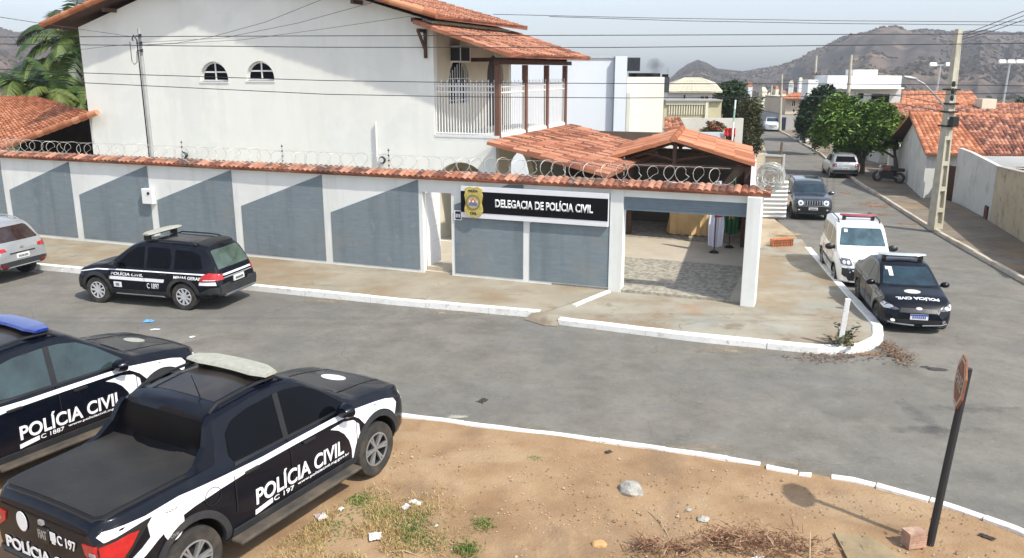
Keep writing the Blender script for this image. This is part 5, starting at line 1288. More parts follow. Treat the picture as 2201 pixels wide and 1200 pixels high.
c.decal('bumper_guard', [[(-.62, .38), (.62, .38), (.46, .46), (-.46, .46)]], 'B', M_silverp, .035, .03)
c.decal('plate_recess', [[(-.40, .80), (.40, .80), (.40, .825), (-.40, .825)]], 'B', M_black, .016, .02)
c.plate('B', .715, .40, .13, .016)
c.decal('maker_badge', [[(p*.06, .94 + q*.03) for p, q in circle(0, 0, 1, 16)]], 'B', M_chrome, .018, .02)
c.rails(-1.5, .1, .60, M_silverp, .045); c.mirror(.75, 1.06, M_paintg); c.handle(-.75, .93, M_paintg); c.shade()

# hatchback in the shade of the big tree and a far white saloon
HATCH = dict(r=.30, w=.82, axles=(1.235, -1.235), sig=.045, tumble=.27, crown=.03,
    top=[(-1.95, .75), (-1.92, .93), (-1.82, 1.0), (-1.5, 1.36), (-1.35, 1.43), (-.6, 1.47), (-.1, 1.46), (.2, 1.38), (.8, .98), (1.0, .93), (1.5, .85), (1.75, .75), (1.85, .55)],
    belt=[(-1.95, .72), (-1.8, .93), (-1, .93), (0, .90), (1, .84), (1.85, .5)],
    bottom=[(-1.95, .36), (-1, .2), (1, .2), (1.85, .24)],
    half=[(-1.95, .68), (-1.85, .78), (-1.6, .82), (1.2, .82), (1.6, .76), (1.85, .5)])
gb = G(1805, 382)
c = Car('parked_hatchback', 'silver grey hatchback parked in the shade under the big street tree', None, HATCH, M_paintg, (gb.x + .4, gb.y + 1.2), 79, 1.0)
c.wheels(6, M_silverp)
c.sides('window', [(.62, .97), (.2, 1.29), (-.05, 1.35), (-.08, .96)], M_glass, .006)
c.sides('window', [(-.16, .97), (-.14, 1.35), (-.8, 1.34), (-1.1, 1.1), (-1.1, .99)], M_glass, .006)
c.decal('rear_window', [[(-.60, 1.02), (.60, 1.02), (.50, 1.33), (-.50, 1.33)]], 'B', M_glass, .008, step=.07)
for sg in (-1, 1): c.decal('tail_light', [[(sg*.52, .74), (sg*.76, .74), (sg*.76, .93), (sg*.54, .93)]], 'B', M_redd, .016, .03)
c.decal('rear_bumper', [[(-.72, .38), (.72, .38), (.74, .56), (-.74, .56)]], 'B', M_black, .02, .03)
c.plate('B', .64, .40, .13, .03); c.shade()
fb = G(1656, 282)
c = Car('distant_car', 'small white saloon far away at the end of the side street', None, SALOON, M_paintw, (fb.x + .4, fb.y + 1.0), -103, 1.0)
c.wheels(6, M_silverp)
c.decal('windscreen', [[(-.66, 1.055), (.66, 1.055), (.54, 1.40), (-.54, 1.40)]], 'F', M_glassb, .006, step=.06)
c.sides('window', [(.80, .97), (.30, 1.29), (-.08, 1.38), (-.8, 1.35), (-1.15, 1.0)], M_glass, .006)
c.decal('grille', [[(-.46, .60), (.46, .60), (.42, .70), (-.42, .70)]], 'F', M_black, .012, .02)
for sg in (-1, 1): c.decal('headlight', [[(sg*.50, .67), (sg*.76, .69), (sg*.78, .77), (sg*.54, .73)]], 'F', M_lens, .012, .02)
c.plate('F', .48, .40, .12, .02); c.shade()

# ================================================================== RIGHT HAND STREET, BACKGROUND HOUSES, POLES, TREES
def wall_run(name, label, pts, tops, th, m, cap=None):
    """a masonry wall along ground points with a given top height at each point"""
    t = empty(name, label, 'wall', (0, 0, 0)); mb = MB(); cp = MB()
    for i in range(len(pts) - 1):
        a, b = Vector((*pts[i], 0)), Vector((*pts[i+1], 0)); d = (b - a).normalized(); n = Vector((d.y, -d.x, 0)) * th
        za, zb = zg(*pts[i]) - .2, zg(*pts[i+1]) - .2
        V = [a + Vector((0,0,za)), b + Vector((0,0,zb)), b + n + Vector((0,0,zb)), a + n + Vector((0,0,za)), a + Vector((0,0,tops[i])), b + Vector((0,0,tops[i+1])), b + n + Vector((0,0,tops[i+1])), a + n + Vector((0,0,tops[i]))]
        mb.add(V, [(0,3,2,1),(4,5,6,7),(0,1,5,4),(1,2,6,5),(2,3,7,6),(3,0,4,7)])
        if cap:
            o = Vector((0, 0, .06)); e = -n.normalized() * .05
            V = [V[4] + e, V[5] + e, V[6] - e, V[7] - e]; cp.add(V + [v + o for v in V], [(0,3,2,1),(4,5,6,7),(0,1,5,4),(1,2,6,5),(2,3,7,6),(3,0,4,7)])
    mb.build('wall', m, t)
    if cap: cp.build('coping', cap, t)
    return t
M_plaster = mat('old_white_plaster', (.60, .60, .56), .07, .7, .9, stains=[(.8, .5, .7, (.44, .42, .36), .6), (2.4, .56, .72, (.30, .26, .19), .6, (1, 1, .5))])
M_beige = mat('worn_beige_plaster', (.50, .42, .29), .10, .8, .9, stains=[(.9, .5, .68, (.36, .28, .18), .7), (2.6, .56, .7, (.20, .14, .09), .7)])
M_capc = mat('wall_cap', (.40, .36, .30), .12, 3, .9)
Bp = (19.5, 33.5)
wall_run('boundary_wall', 'worn beige plaster wall at the right edge of the side street', [(15.7, 22.0), (17.92, 28.4), Bp], [2.0, 2.05, AT(2143, 360, 33.5).z], .18, M_beige, M_capc)
wall_run('boundary_wall', 'tall dirty white wall behind the concrete lamp pole', [(Bp[0]+.02, Bp[1]+.05), (20.85, 38.1), (21.1, 39.6)], [AT(2143, 357, 33.5).z, AT(2043, 327, 38.1).z, AT(2004, 318, 39.6).z], .18, M_plaster)
wall_run('boundary_wall', 'low white curved wall with coping in front of the tiled gable', [(21.35, 41.3), (22.0, 44.4), (22.9, 48.4), (24.3, 53.9)], [AT(2000, 350, 41.3).z, AT(1975, 338, 44.4).z, AT(1945, 325, 48.4).z, AT(1914, 312, 53.9).z], .2, M_plaster, mat('white_coping', (.66, .66, .62), .05, 3, .9))
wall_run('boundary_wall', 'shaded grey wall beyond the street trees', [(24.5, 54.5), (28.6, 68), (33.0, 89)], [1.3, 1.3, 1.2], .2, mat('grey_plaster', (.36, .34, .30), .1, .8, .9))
e = empty('entrance_door', 'narrow dark door between the two white walls beside the concrete pole', 'door', (21.22, 40.45, zg(21.2, 40.5)), R(-82))
MB().box(-.75, .75, -.03, .03, -.1, 1.75).build('leaf', M_wood, e); MB().box(-.82, -.75, -.06, .06, -.1, 1.85).box(.75, .82, -.06, .06, -.1, 1.85).build('frame', M_capc, e)
q = G(2110, 462, .13)
e = empty('wall_niche', 'small rusty red meter niche low on the white wall right of the pole', 'meter box', (19.72, 34.05, q.z - .1), R(73.5))
MB().box(-.17, .17, .0, .10, .12, .62).build('niche', mat('rust_red', (.22, .07, .04), .3, 6, .9), e); 
fr = MB(); fr.box(-.21, -.17, -.0, .12, .08, .66).box(.17, .21, 0, .12, .08, .66).box(-.17, .17, 0, .12, .62, .66).box(-.17, .17, 0, .12, .08, .12); fr.build('frame', M_wood, e)

def house_box(par, name, x0, x1, y0, y1, z0, z1, m): return MB().box(x0, x1, y0, y1, z0, z1).build(name, m, par)
# gabled tile house behind the walls
t = empty('tiled_house', 'house with weathered clay tile gable roof behind the white walls', 'house', (0, 0, 0))
eL, eR = AT(1990, 331, 40.2), AT(2330, 336, 40.2); rL, rR = AT(1955, 245, 45.5), AT(2330, 254, 45.5); bL, bR = AT(1908, 303, 51.5), AT(2330, 300, 51.5)
mid = (eL.lerp(eR, .38), rL.lerp(rR, .26))
roof('roof', [[eL, mid[0], mid[1], rL]], t, M_tilef, seed=31, tile=.26, course=.45, amp=.065)
roof('old_roof', [[mid[0] + Vector((.02, 0, 0)), eR, rR, mid[1] + Vector((.02, 0, 0))]], t, M_tileo, seed=32, tile=.26, course=.45, amp=.065)
roof('rear_roof', [[bR, bL, rL, rR]], t, M_tilef, seed=33, tile=.26, course=.45)
ridge_caps('ridge_tiles', [rL, rR], t, M_tilef, .13)
g = MB(); a, b, c_ = eL + Vector((.25, .4, -.12)), bL + Vector((.6, -.5, -.15)), rL + Vector((.42, 0, -.14))
g.add([a, b, c_, (a.x, a.y, -1), (b.x, b.y, -1), a + Vector((.2, 0, 0)), b + Vector((.2, 0, 0)), c_ + Vector((.2, 0, 0)), (a.x + .2, a.y, -1), (b.x + .2, b.y, -1)], [(3, 4, 1, 2, 0), (8, 5, 7, 6, 9), (0, 2, 7, 5), (2, 1, 6, 7), (3, 0, 5, 8), (1, 4, 9, 6)])
g.build('gable_wall', M_plaster, t)
house_box(t, 'front_wall', eL.x + .3, eR.x, 40.6, 40.8, -1, eL.z - .08, M_plaster)
t = empty('rear_tiled_house', 'long orange tiled roof running behind the weathered gable roof', 'house', (0, 0, 0))
a, b, c_, d = AT(1925, 258, 56), AT(2330, 262, 56), AT(2330, 226, 61), AT(1912, 225, 61)
roof('roof', [[a, b, c_, d]], t, M_tile, seed=34, tile=.3, course=.5); ridge_caps('ridge_tiles', [d, c_], t, M_tilef, .15)
house_box(t, 'wall', a.x + .3, b.x, 56.4, 60.5, -1.5, a.z - .1, M_plaster)
mb = MB(); 
for x, w in ((2108, 16), (2150, 10)): 
    p = AT(x, 225, 60); mb.box(p.x - w * .014, p.x + w * .014, 59.6, 60.4, p.z - .4, p.z + .25)
mb.build('chimney', M_cream, t) if False else None
p = AT(2118, 222, 60); house_box(t, 'water_tank_box', p.x - .5, p.x + .5, 59.5, 60.5, p.z - .5, p.z + .3, M_cream)
t = empty('far_tiled_house', 'bright orange hipped roof beyond the other tiled roofs', 'house', (0, 0, 0))
a, b, c_, d = AT(1936, 227, 76), AT(2112, 224, 76), AT(2088, 196, 82), AT(1940, 196, 82)
roof('roof', [[a, b, c_, d]], t, M_tilef, seed=35, tile=.4, course=.7); house_box(t, 'wall', a.x + .4, b.x - .4, 76.6, 81, -2, a.z - .1, M_cream)
# corrugated lean-to
t = empty('corrugated_roof', 'pale corrugated sheet lean-to roof behind the white wall', 'shed', (0, 0, 0))
a, b, c_, d = AT(2146, 359, 34.0), AT(2330, 374, 34.0), AT(2330, 338, 39.4), AT(2085, 336, 39.4)
mb = MB(); n = 90
for i in range(n):
    s0, s1 = i / n, (i + 1) / n; h0, h1 = .03 * (i % 2), .03 * ((i + 1) % 2); up = Vector((0, 0, 1))
    q = [a.lerp(b, s0) + up * h0, a.lerp(b, s1) + up * h1, d.lerp(c_, s1) + up * h1, d.lerp(c_, s0) + up * h0]
    mb.add(q + [v - up * .02 for v in q], [(0, 1, 2, 3), (7, 6, 5, 4), (0, 4, 5, 1), (2, 6, 7, 3)])
mb.build('sheets', mat('zinc_sheet', (.56, .55, .50), .08, 1.5, .6), t)
house_box(t, 'beam', a.x + .3, b.x, 34.3, 34.4, a.z - .25, a.z - .04, M_wood)

# white modern house, beige house, red wall at the far end
def win(par, name, x0, x1, y, z0, z1, m=None, fm=None, mull=1):
    f = MB(); w = .05
    f.box(x0 - w, x0, y - .04, y + .02, z0 - w, z1 + w).box(x1, x1 + w, y - .04, y + .02, z0 - w, z1 + w).box(x0, x1, y - .04, y + .02, z1, z1 + w).box(x0, x1, y - .04, y + .02, z0 - w, z0)
    for k in range(mull): xm = x0 + (x1 - x0) * (k + 1) / (mull + 1); f.box(xm - .025, xm + .025, y - .04, y + .02, z0, z1)
    o = f.build(name, fm or M_iron, par); MB().box(x0, x1, y - .012, y + .01, z0, z1).build('pane', m or M_glass, o); return o
t = empty('modern_house', 'white flat-roofed modern two storey house behind the green street trees', 'house', (0, 0, 0)); Y = 78
P = lambda x, y: AT(x, y or 200, Y)
M_wh2 = mat('bright_white_render', (.78, .79, .79), .03, .5, .8)
house_box(t, 'upper_wall', P(1774, 0).x, P(1932, 0).x, Y - .25, Y + 3, P(0, 190).z, P(0, 163).z, M_wh2)
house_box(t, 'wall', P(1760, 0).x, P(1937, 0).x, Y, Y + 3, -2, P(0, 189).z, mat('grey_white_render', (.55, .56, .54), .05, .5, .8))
house_box(t, 'roof_block', P(1840, 0).x, P(1892, 0).x, Y + 1, Y + 2.9, P(0, 163).z, P(0, 150).z, M_wh2)
house_box(t, 'side_wing', P(1738, 0).x, P(1760, 0).x - .02, Y + .3, Y + 2, -2, P(0, 172).z, M_wh2)
house_box(t, 'canopy', P(1782, 0).x, P(1932, 0).x, Y - 1.0, Y - .26, P(0, 191).z, P(0, 188).z, M_wh2)
win(t, 'window', P(1875, 0).x, P(1911, 0).x, Y - .02, P(0, 232).z, P(0, 204).z, None, M_black, 2)
win(t, 'window', P(1846, 0).x, P(1855, 0).x, Y - .02, P(0, 211).z, P(0, 202).z, None, M_black, 0)
win(t, 'window', P(1786, 0).x, P(1817, 0).x, Y - .02, P(0, 210).z, P(0, 199).z, None, M_black, 1)
t = empty('corner_house', 'small two storey beige house with orange tiled roof at the end of the side street', 'house', (0, 0, 0)); Y = 95
house_box(t, 'wall', P(1691, 0).x, P(1745, 0).x, Y, Y + 8, P(0, 246).z, P(0, 209).z, mat('pink_beige', (.55, .46, .36), .06, .6, .9))
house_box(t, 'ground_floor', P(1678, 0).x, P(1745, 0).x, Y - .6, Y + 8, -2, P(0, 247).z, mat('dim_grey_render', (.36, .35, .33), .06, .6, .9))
roof('roof', [[AT(1679, 212, Y - .8), AT(1750, 212, Y - .8), AT(1750, 198, Y + 4), AT(1700, 200, Y + 4)]], t, M_tilef, seed=41, tile=.4, course=.7)
win(t, 'window', P(1704, 0).x, P(1711, 0).x, Y - .03, P(0, 228).z, P(0, 217).z)
house_box(t, 'door', P(1679, 0).x, P(1690, 0).x, Y - .68, Y - .61, P(0, 278).z, P(0, 252).z, mat('navy_door', (.012, .016, .04), .1, 3, .5))
t = wall_run('red_wall', 'low red brick wall crossing the far end of the street', [(P(1630, 0).x * 1.18, 112), (P(1685, 0).x * 1.18, 112)], [AT(1650, 246, 112).z] * 2, .3, mat('red_brick_render', (.36, .12, .07), .2, 1, .9))

# white blocks behind the veranda
t = empty('white_block', 'large plain white flat-roofed block behind the balcony house', 'building', (0, 0, 0)); Y = 41
M_blk = mat('cool_white_render', (.62, .66, .71), .03, .4, .85, stains=[(.3, .5, .8, (.54, .58, .62), .4)])
house_box(t, 'wall', P(900, 0).x, P(1318, 0).x, Y, Y + 12, -1, P(0, 122).z, M_blk)
house_box(t, 'corner_pier', P(1318, 0).x + .02, P(1344, 0).x, Y - .35, Y + 12, -1, P(0, 121).z, M_blk)
house_box(t, 'roof_tank', P(1165, 0).x, P(1222, 0).x, Y + 2, Y + 4, P(0, 122).z, AT(0, 101, Y + 2).z, M_cream)
house_box(t, 'parapet_cap', P(900, 0).x, P(1318, 0).x, Y - .08, Y - .005, P(0, 125).z, P(0, 122).z, mat('cap_grey', (.45, .46, .47), .05, 2, .8))
t = empty('cream_block', 'lower cream rendered block with a dark vent box, right of the white block', 'building', (0, 0, 0)); Y = 42.5
house_box(t, 'wall', P(1347, 0).x, P(1427, 0).x, Y, Y + 8, -1, P(0, 166).z, mat('sunny_cream_render', (.74, .72, .62), .04, .5, .85, stains=[(.5, .5, .75, (.58, .55, .44), .45)]))
lv = MB().box(P(1346, 0).x, P(1373, 0).x, Y - .1, Y + 3, P(0, 153).z, P(0, 124).z)
for k in range(9): x = P(1347, 0).x + (P(1372, 0).x - P(1347, 0).x) * k / 8; lv.box(x - .012, x + .012, Y - .13, Y - .1, P(0, 152).z, P(0, 125).z)
lv.build('vent_box', mat('dark_louvre', (.035, .04, .05), .3, 9, .6), t)
house_box(t, 'vent_roof', P(1373, 0).x, P(1425, 0).x, Y + 1, Y + 4, P(0, 166).z, P(0, 158).z, M_dark)
o = MB(); o.add([P(1355, 300), P(1367, 300), P(1358, 238)], [(0, 1, 2)]); 
MB().box(P(1347, 0).x, P(1354, 0).x, Y - .12, Y - .01, -.5, P(0, 200).z).build('drain_pier', mat('pier_grey', (.5, .5, .44), .08, 2, .9), t)
lv = MB(); rg = random.Random(4)
for k in range(14): x = P(1434, 0).x + rg.uniform(-.12, .12); z = P(0, 183).z + rg.uniform(-.4, .4); lv.box(x - .1, x + .1, Y + .5 + rg.uniform(-.2, .2), Y + .9, z - .1, z + .1)
t2 = empty('exhaust_box', 'dark box-shaped exhaust unit on the corner of the cream block', 'exhaust', (0, 0, 0))
MB().box(P(1428, 0).x, P(1441, 0).x, Y + .4, Y + 1.2, P(0, 200).z, P(0, 166).z).build('case', MATS['dark_louvre'], t2); MB().box(P(1430, 0).x, P(1439, 0).x, Y + .5, Y + 1.1, P(0, 166).z, P(0, 160).z).build('stack', M_dark, t2)
# thin dark smoke above it
sm = bpy.data.materials.new('smoke'); sm.use_nodes = True; nt = sm.node_tree; nt.nodes.remove(nt.nodes['Principled BSDF'])
pv = nt.nodes.new('ShaderNodeVolumePrincipled'); pv.inputs['Color'].default_value = (.25, .27, .30, 1)
nz = nt.nodes.new('ShaderNodeTexNoise'); nz.inputs['Scale'].default_value = 1.6; nz.inputs['Detail'].default_value = 4
tc = nt.nodes.new('ShaderNodeTexCoord'); mr = nt.nodes.new('ShaderNodeMapRange'); mr.inputs[1].default_value = .48; mr.inputs[2].default_value = .75; mr.inputs[4].default_value = 1.6
nt.links.new(tc.outputs['Object'], nz.inputs['Vector']); nt.links.new(nz.outputs['Fac'], mr.inputs[0]); nt.links.new(mr.outputs[0], pv.inputs['Density']); nt.links.new(pv.outputs[0], nt.nodes['Material Output'].inputs['Volume'])
pts = [AT(1436, 168, 43.5), AT(1428, 156, 43.5), AT(1416, 148, 43.4), AT(1402, 140, 43.3), AT(1394, 134, 43.2)]
o = MB().tube(pts, [.12, .3, .42, .42, .2], 14).build('smoke', sm, None, True); tag(o, kind='stuff')

# hip roofed house with balustrade
t = empty('hip_roof_house', 'white house with pale cream hip roof and balustraded terrace', 'house', (0, 0, 0)); Y = 62
M_hip = mat('cream_roof_tile', (.52, .48, .37), .08, 1.2, .85, stretch=(1, 1, 1))
A, B, C_, D = AT(1425, 197, Y), AT(1553, 197, Y), AT(1536, 178, Y + 9), AT(1440, 178, Y + 9); R0, R1 = AT(1473, 167, Y + 4.5), AT(1505, 167, Y + 4.5)
roof('roof', [[A, B, R1, R0], [B, C_, R1, R1 + Vector((.01, 0, 0))], [D, A, R0, R0 - Vector((.01, 0, 0))]], t, M_hip, seed=44, tile=.4, course=.6, amp=.02)
house_box(t, 'wall', A.x + .5, B.x - .6, Y + .6, Y + 8, -1, A.z - .08, M_wh2)
win(t, 'window', P(1473, 0).x, P(1477, 0).x, Y + .58, P(0, 214).z, P(0, 205).z, None, None, 0); win(t, 'window', P(1510, 0).x, P(1527, 0).x, Y + .58, P(0, 216).z, P(0, 208).z, None, None, 1)
Y = 58; M_tan = mat('terrace_yellow', (.48, .44, .29), .07, 1, .9)
house_box(t, 'terrace_wall', P(1428, 0).x, P(1553, 0).x, Y + .05, Y + .5, -1, P(0, 219).z, M_tan)
bl = MB(); 
for k in range(15): x = P(1440, 0).x + (P(1516, 0).x - P(1440, 0).x) * k / 14; bl.box(x - .035, x + .035, Y - .05, Y + .045, P(0, 247).z, P(0, 225).z)
bl.box(P(1432, 0).x, P(1520, 0).x, Y - .1, Y + .045, P(0, 225).z, P(0, 219).z).build('balustrade', mat('baluster_cream', (.66, .62, .48), .04, 1, .9), t)
house_box(t, 'terrace_pier', P(1517, 0).x, P(1523, 0).x, Y - .15, Y + .045, -1, P(0, 218).z, MATS['baluster_cream'])
house_box(t, 'terrace_roof', P(1430, 0).x, P(1553, 0).x, Y - .2, Y + 2, P(0, 218).z, P(0, 214.5).z, mat('terrace_grey', (.33, .32, .29), .1, 1, .9))
wall_run('retaining_wall', 'pale rough retaining wall below the balustraded terrace', [(P(1425, 0).x, 54), (P(1565, 0).x, 54)], [AT(0, 254, 54).z] * 2, .3, mat('pale_rough_render', (.52, .51, .47), .1, .8, .95))
t = empty('low_tiled_roof', 'small orange lean-to roof between the carport and the cream block', 'shed', (0, 0, 0))
roof('roof', [[AT(1428, 279, 46), AT(1472, 272, 46), AT(1462, 253, 49), AT(1428, 253, 49)]], t, M_tile, seed=46); MB().box(AT(1430, 200, 46.3).x, AT(1466, 200, 46.3).x, 46.3, 48, -1, AT(0, 280, 46.3).z).build('wall', M_plaster, t)
wall_run('parapet_wall', 'low pale blue parapet wall beside the carport roof', [(AT(1470, 200, 44).x, 44), (AT(1562, 200, 44).x, 44)], [AT(0, 284, 44).z] * 2, .2, mat('pale_blue_render', (.50, .55, .60), .06, .8, .9))
# red cloth on a pole
t = empty('garment_pole', 'thin green and white pole rising beside the red cloth', 'pole', tuple(AT(1574, 300, 43.5)), 0)
MB().tube([(0, 0, -1.5), (0, 0, .9)], .05, 8).build('lower_pole', M_iron, t); MB().tube([(0, 0, .9), (.03, 0, 1.55)], .045, 8).build('green_sleeve', mat('pale_green', (.30, .48, .36), .1, 3, .6), t); MB().tube([(.03, 0, 1.55), (.04, 0, 2.0)], .045, 8).build('top_pole', M_iron, t)
t = empty('red_cloth', 'bright red cloth hung over the parapet at the thin pole', 'cloth', tuple(AT(1569, 285, 43.6)), 0)
mb = MB(); V = []
for r in range(6):
    for i in range(15): V.append(((i / 14 - .5) * .55, .05 * math.sin(i * 1.3) + .03 * math.sin(r), .22 - r * .085))
F = [(r*15+i, r*15+i+1, (r+1)*15+i+1, (r+1)*15+i) for r in range(5) for i in range(14)]
mb.add(V, F); o = mb.build('cloth', mat('red_fabric', (.52, .035, .03), .15, 5, .8), t, True); m_ = o.modifiers.new('s', 'SOLIDIFY'); m_.thickness = .015
MB().box(-.2, .24, -.04, .06, -.55, -.2).build('dark_hem', M_dark, t)

# --- trees
def crown(Y, base, items, depth=1.0):
    out = []
    for x0, x1, y0, y1 in items:
        p = AT((x0 + x1) / 2, (y0 + y1) / 2, Y); q = AT(x1, y0, Y); r = AT(x0, y1, Y)
        out.append((p.x - base[0], p.y - base[1], p.z - base[2], (q.x - r.x) / 2, (q.x - r.x) / 2 * depth, (q.z - r.z) / 2))
    return out
b0 = G(1842, 378); b0 = Vector((b0.x, b0.y, zg(b0.x, b0.y)))
tree('street_tree', 'broad bright green street tree over the silver hatchback', 'tree', b0, crown(b0.y, b0, [(1752, 1850, 212, 320), (1840, 1895, 240, 325), (1775, 1845, 198, 262), (1805, 1885, 232, 338), (1742, 1795, 250, 332), (1830, 1890, 215, 280), (1765, 1800, 205, 235), (1790, 1830, 300, 352), (1735, 1762, 262, 300)]), 21000, .25, M_leaf, 51, 'trees along the side street', .16, 6, 2)
b1 = Vector((b0.x + 1.9, b0.y - .8, zg(b0.x, b0.y)))
tree('street_tree', 'rounded green street tree against the tiled gable house', 'tree', b1, crown(b1.y, b1, [(1858, 1930, 225, 310), (1870, 1925, 216, 265), (1850, 1905, 268, 338), (1905, 1946, 240, 300), (1895, 1938, 285, 325), (1880, 1905, 208, 232)]), 13000, .23, M_leaf, 52, 'trees along the side street', .13, 5, 1)
b2 = Vector((26.0, 66, zg(26, 66)))
tree('street_tree', 'dark leafy tree behind the bright street trees, in front of the modern house', 'tree', b2, crown(b2.y, b2, [(1712, 1780, 220, 310), (1738, 1800, 186, 250), (1720, 1760, 205, 262), (1706, 1735, 235, 280), (1765, 1795, 178, 205)]), 15000, .27, M_leafd, 53, 'trees along the side street', .18, 5, 1)
b3 = AT(1575, 262, 70); b3.z = -1
tree('garden_tree', 'dark green round tree beside the hip roof house', 'tree', b3, crown(70, b3, [(1535, 1606, 176, 252), (1550, 1600, 200, 275)]), 11000, .30, M_leafd, 54, None, .16, 4)
b4 = G(1612, 330); b4.z = zg(b4.x, b4.y)
tree('garden_tree', 'olive brown leafy tree at the left edge of the side street', 'tree', b4, crown(b4.y, b4, [(1580, 1636, 212, 285), (1590, 1638, 250, 318), (1600, 1630, 222, 262)]), 12000, .22, M_leafo, 55, None, .12, 4)
b5 = G(1625, 338); b5.z = zg(b5.x, b5.y)
tree('roadside_bush', 'scraggly green bush below the olive tree at the street edge', 'bush', b5, crown(b5.y - 2, b5, [(1588, 1638, 288, 334), (1600, 1625, 268, 300)]), 2600, .18, M_leafo, 56, None, .04, 3)
b6 = AT(1535, 282, 52); b6.z = -.6
tree('flowering_bush', 'bush with reddish flowers against the pale retaining wall', 'bush', b6, crown(52, b6, [(1512, 1562, 262, 290)]), 1400, .2, mat('flower_leaf', [(.05, .07, .02), (.10, .12, .03), (.42, .10, .08)], scale=1.2, rough=.7, attr=True), 57, None, .04, 3)
def palm_at(label, px, py, Y, nf, fl, seed):
    p = AT(px, py, Y); palm(label, (p.x, p.y, zg(p.x, p.y)), p.z - zg(p.x, p.y), .1, nf, fl, seed)
palm_at('short palm with upright fronds just above the tiled outbuilding', 48, 200, 42, 24, 3.1, 61)
palm_at('tall palm with drooping fronds at the corner of the white house', 160, 100, 44, 26, 3.9, 62)
palm_at('mid height bushy palm between the short palm and the tall palm', 118, 205, 40, 18, 2.6, 64)
palm_at('young yellowish palm leaning against the house corner', 182, 245, 38, 14, 1.9, 63)

# --- concrete poles
def pole(label, base, top, w0, w1, group, arms=(), recess=False):
    base, top = Vector(base), Vector(top); t = empty('utility_pole', label, 'utility pole', base, R(20), group)
    Mi = Matrix.Rotation(-R(20), 3, 'Z'); d = Mi @ (top - base); mb = MB(); n = 9
    def sec(k, x, y): 
        w = w0 + (w1 - w0) * k; return d * k + Vector((x * w, y * w * .8, 0))
    if recess:
        for x0, x1, y0, y1 in ((-.5, -.30, -.5, .5), (.30, .5, -.5, .5), (-.30, .30, -.12, .12)):
            V = [sec(0, x0, y0), sec(0, x1, y0), sec(0, x1, y1), sec(0, x0, y1), sec(1, x0, y0), sec(1, x1, y0), sec(1, x1, y1), sec(1, x0, y1)]
            mb.add(V, [(0,3,2,1),(4,5,6,7),(0,1,5,4),(1,2,6,5),(2,3,7,6),(3,0,4,7)])
        for k in (.0, .09, .2, .33, .46, .58, .7, .82, .93):
            k2 = k + .022 if k else .03
            V = [sec(k, -.3, -.49), sec(k, .3, -.49), sec(k, .3, .49), sec(k, -.3, .49), sec(k2, -.3, -.49), sec(k2, .3, -.49), sec(k2, .3, .49), sec(k2, -.3, .49)]
            mb.add(V, [(0,3,2,1),(4,5,6,7),(0,1,5,4),(1,2,6,5),(2,3,7,6),(3,0,4,7)])
        V = [sec(.47, -.3, -.46), sec(.47, .3, -.46), sec(.47, .3, .46), sec(.47, -.3, .46), sec(1, -.3, -.46), sec(1, .3, -.46), sec(1, .3, .46), sec(1, -.3, .46)]
        mb.add(V, [(0,3,2,1),(4,5,6,7),(0,1,5,4),(1,2,6,5),(2,3,7,6),(3,0,4,7)])
    else: mb.tube([d * k for k in (0, .5, 1)], [w0 / 2, (w0 + w1) / 4, w1 / 2], 10)
    mb.build('post', M_conc, t)
    for k, L_ in arms:
        p = d * k; a = MB().box(p.x - L_ / 2, p.x + L_ / 2, p.y - .22, p.y - .12, p.z - .05, p.z + .05)
        a.build('crossarm', M_wood, t)
        for j in range(3):
            q = p + Vector((L_ * (j - 1) * .42, -.17, .05)); MB().lathe([(0, .16), (.03, .16), (.06, .08), (.035, .05), (.05, 0)], Matrix.Translation(q), 10).build('insulator', M_black, t)
    return t
pb = G(2009, 492, .13); pt = AT(2061, 63, pb.y)
t = pole('tall tapered concrete pole with recessed web on the right pavement', pb, pt, .44, .21, None, (), True)
k = MB(); d = Matrix.Rotation(-R(20), 3, 'Z') @ (pt - pb)
for f, w in ((.53, .34), (.60, .30), (.64, .30), (.71, .3)):
    p = d * f; k.box(p.x - w * .6, p.x + w * .6, p.y - .24, p.y + .24, p.z - .03, p.z + .03)
p = d * .55; k.box(p.x - .16, p.x + .12, p.y - .40, p.y - .2, p.z - .16, p.z + .2)
p = d * .71
for j in range(3): k.lathe([(0, .1), (.05, .1), (.07, 0), (.05, -.1), (0, -.1)], Matrix.Translation((p.x - .2, p.y - .25, p.z - .3 + j * .25)), 10)
k.build('clamps', M_black, t)
t = empty('street_lamp', 'curved grey street lamp arm reaching left from the concrete pole', 'street lamp', (0, 0, 0))
pts = [AT(2034, 236, pb.y - .1), AT(2020, 216, pb.y - .2), AT(2000, 195, pb.y - .3), AT(1985, 180, pb.y - .35), AT(1968, 171, pb.y - .4)]
MB().tube(pts, .035, 8).build('arm', M_steel, t, True); h_ = AT(1957, 168, pb.y - .4)
lm = MB().lathe([(0, -.28), (.07, -.26), (.10, -.08), (.085, .14), (.05, .24), (0, .26)], Matrix.Translation(h_) @ Matrix.Rotation(R(100), 4, 'Y') @ Matrix.Diagonal((.7, 1.1, 1, 1)), 14); lm.build('lamp_head', M_silverp, t, True)
for lab, (bx, by), (tx, ty), Y, ar in (('far thin pole at the end of the side street, tallest before the beige house', (1676, 280), (1681, 160), 93, ()), ('thin pale pole over the red wall at the street end', (1653, 268), (1659, 184), 108, ()),
        ('distant pole with dark crossarm above the dark tree', (1745, 262), (1755, 120), 84, ((.72, 1.0),)), ('pale pole in front of the white modern house', (1818, 270), (1830, 118), 64, ((.35, .7),))):
    pole(lab, AT(bx, by, Y), AT(tx, ty, Y), .34, .2, 'poles along the side street', ar)
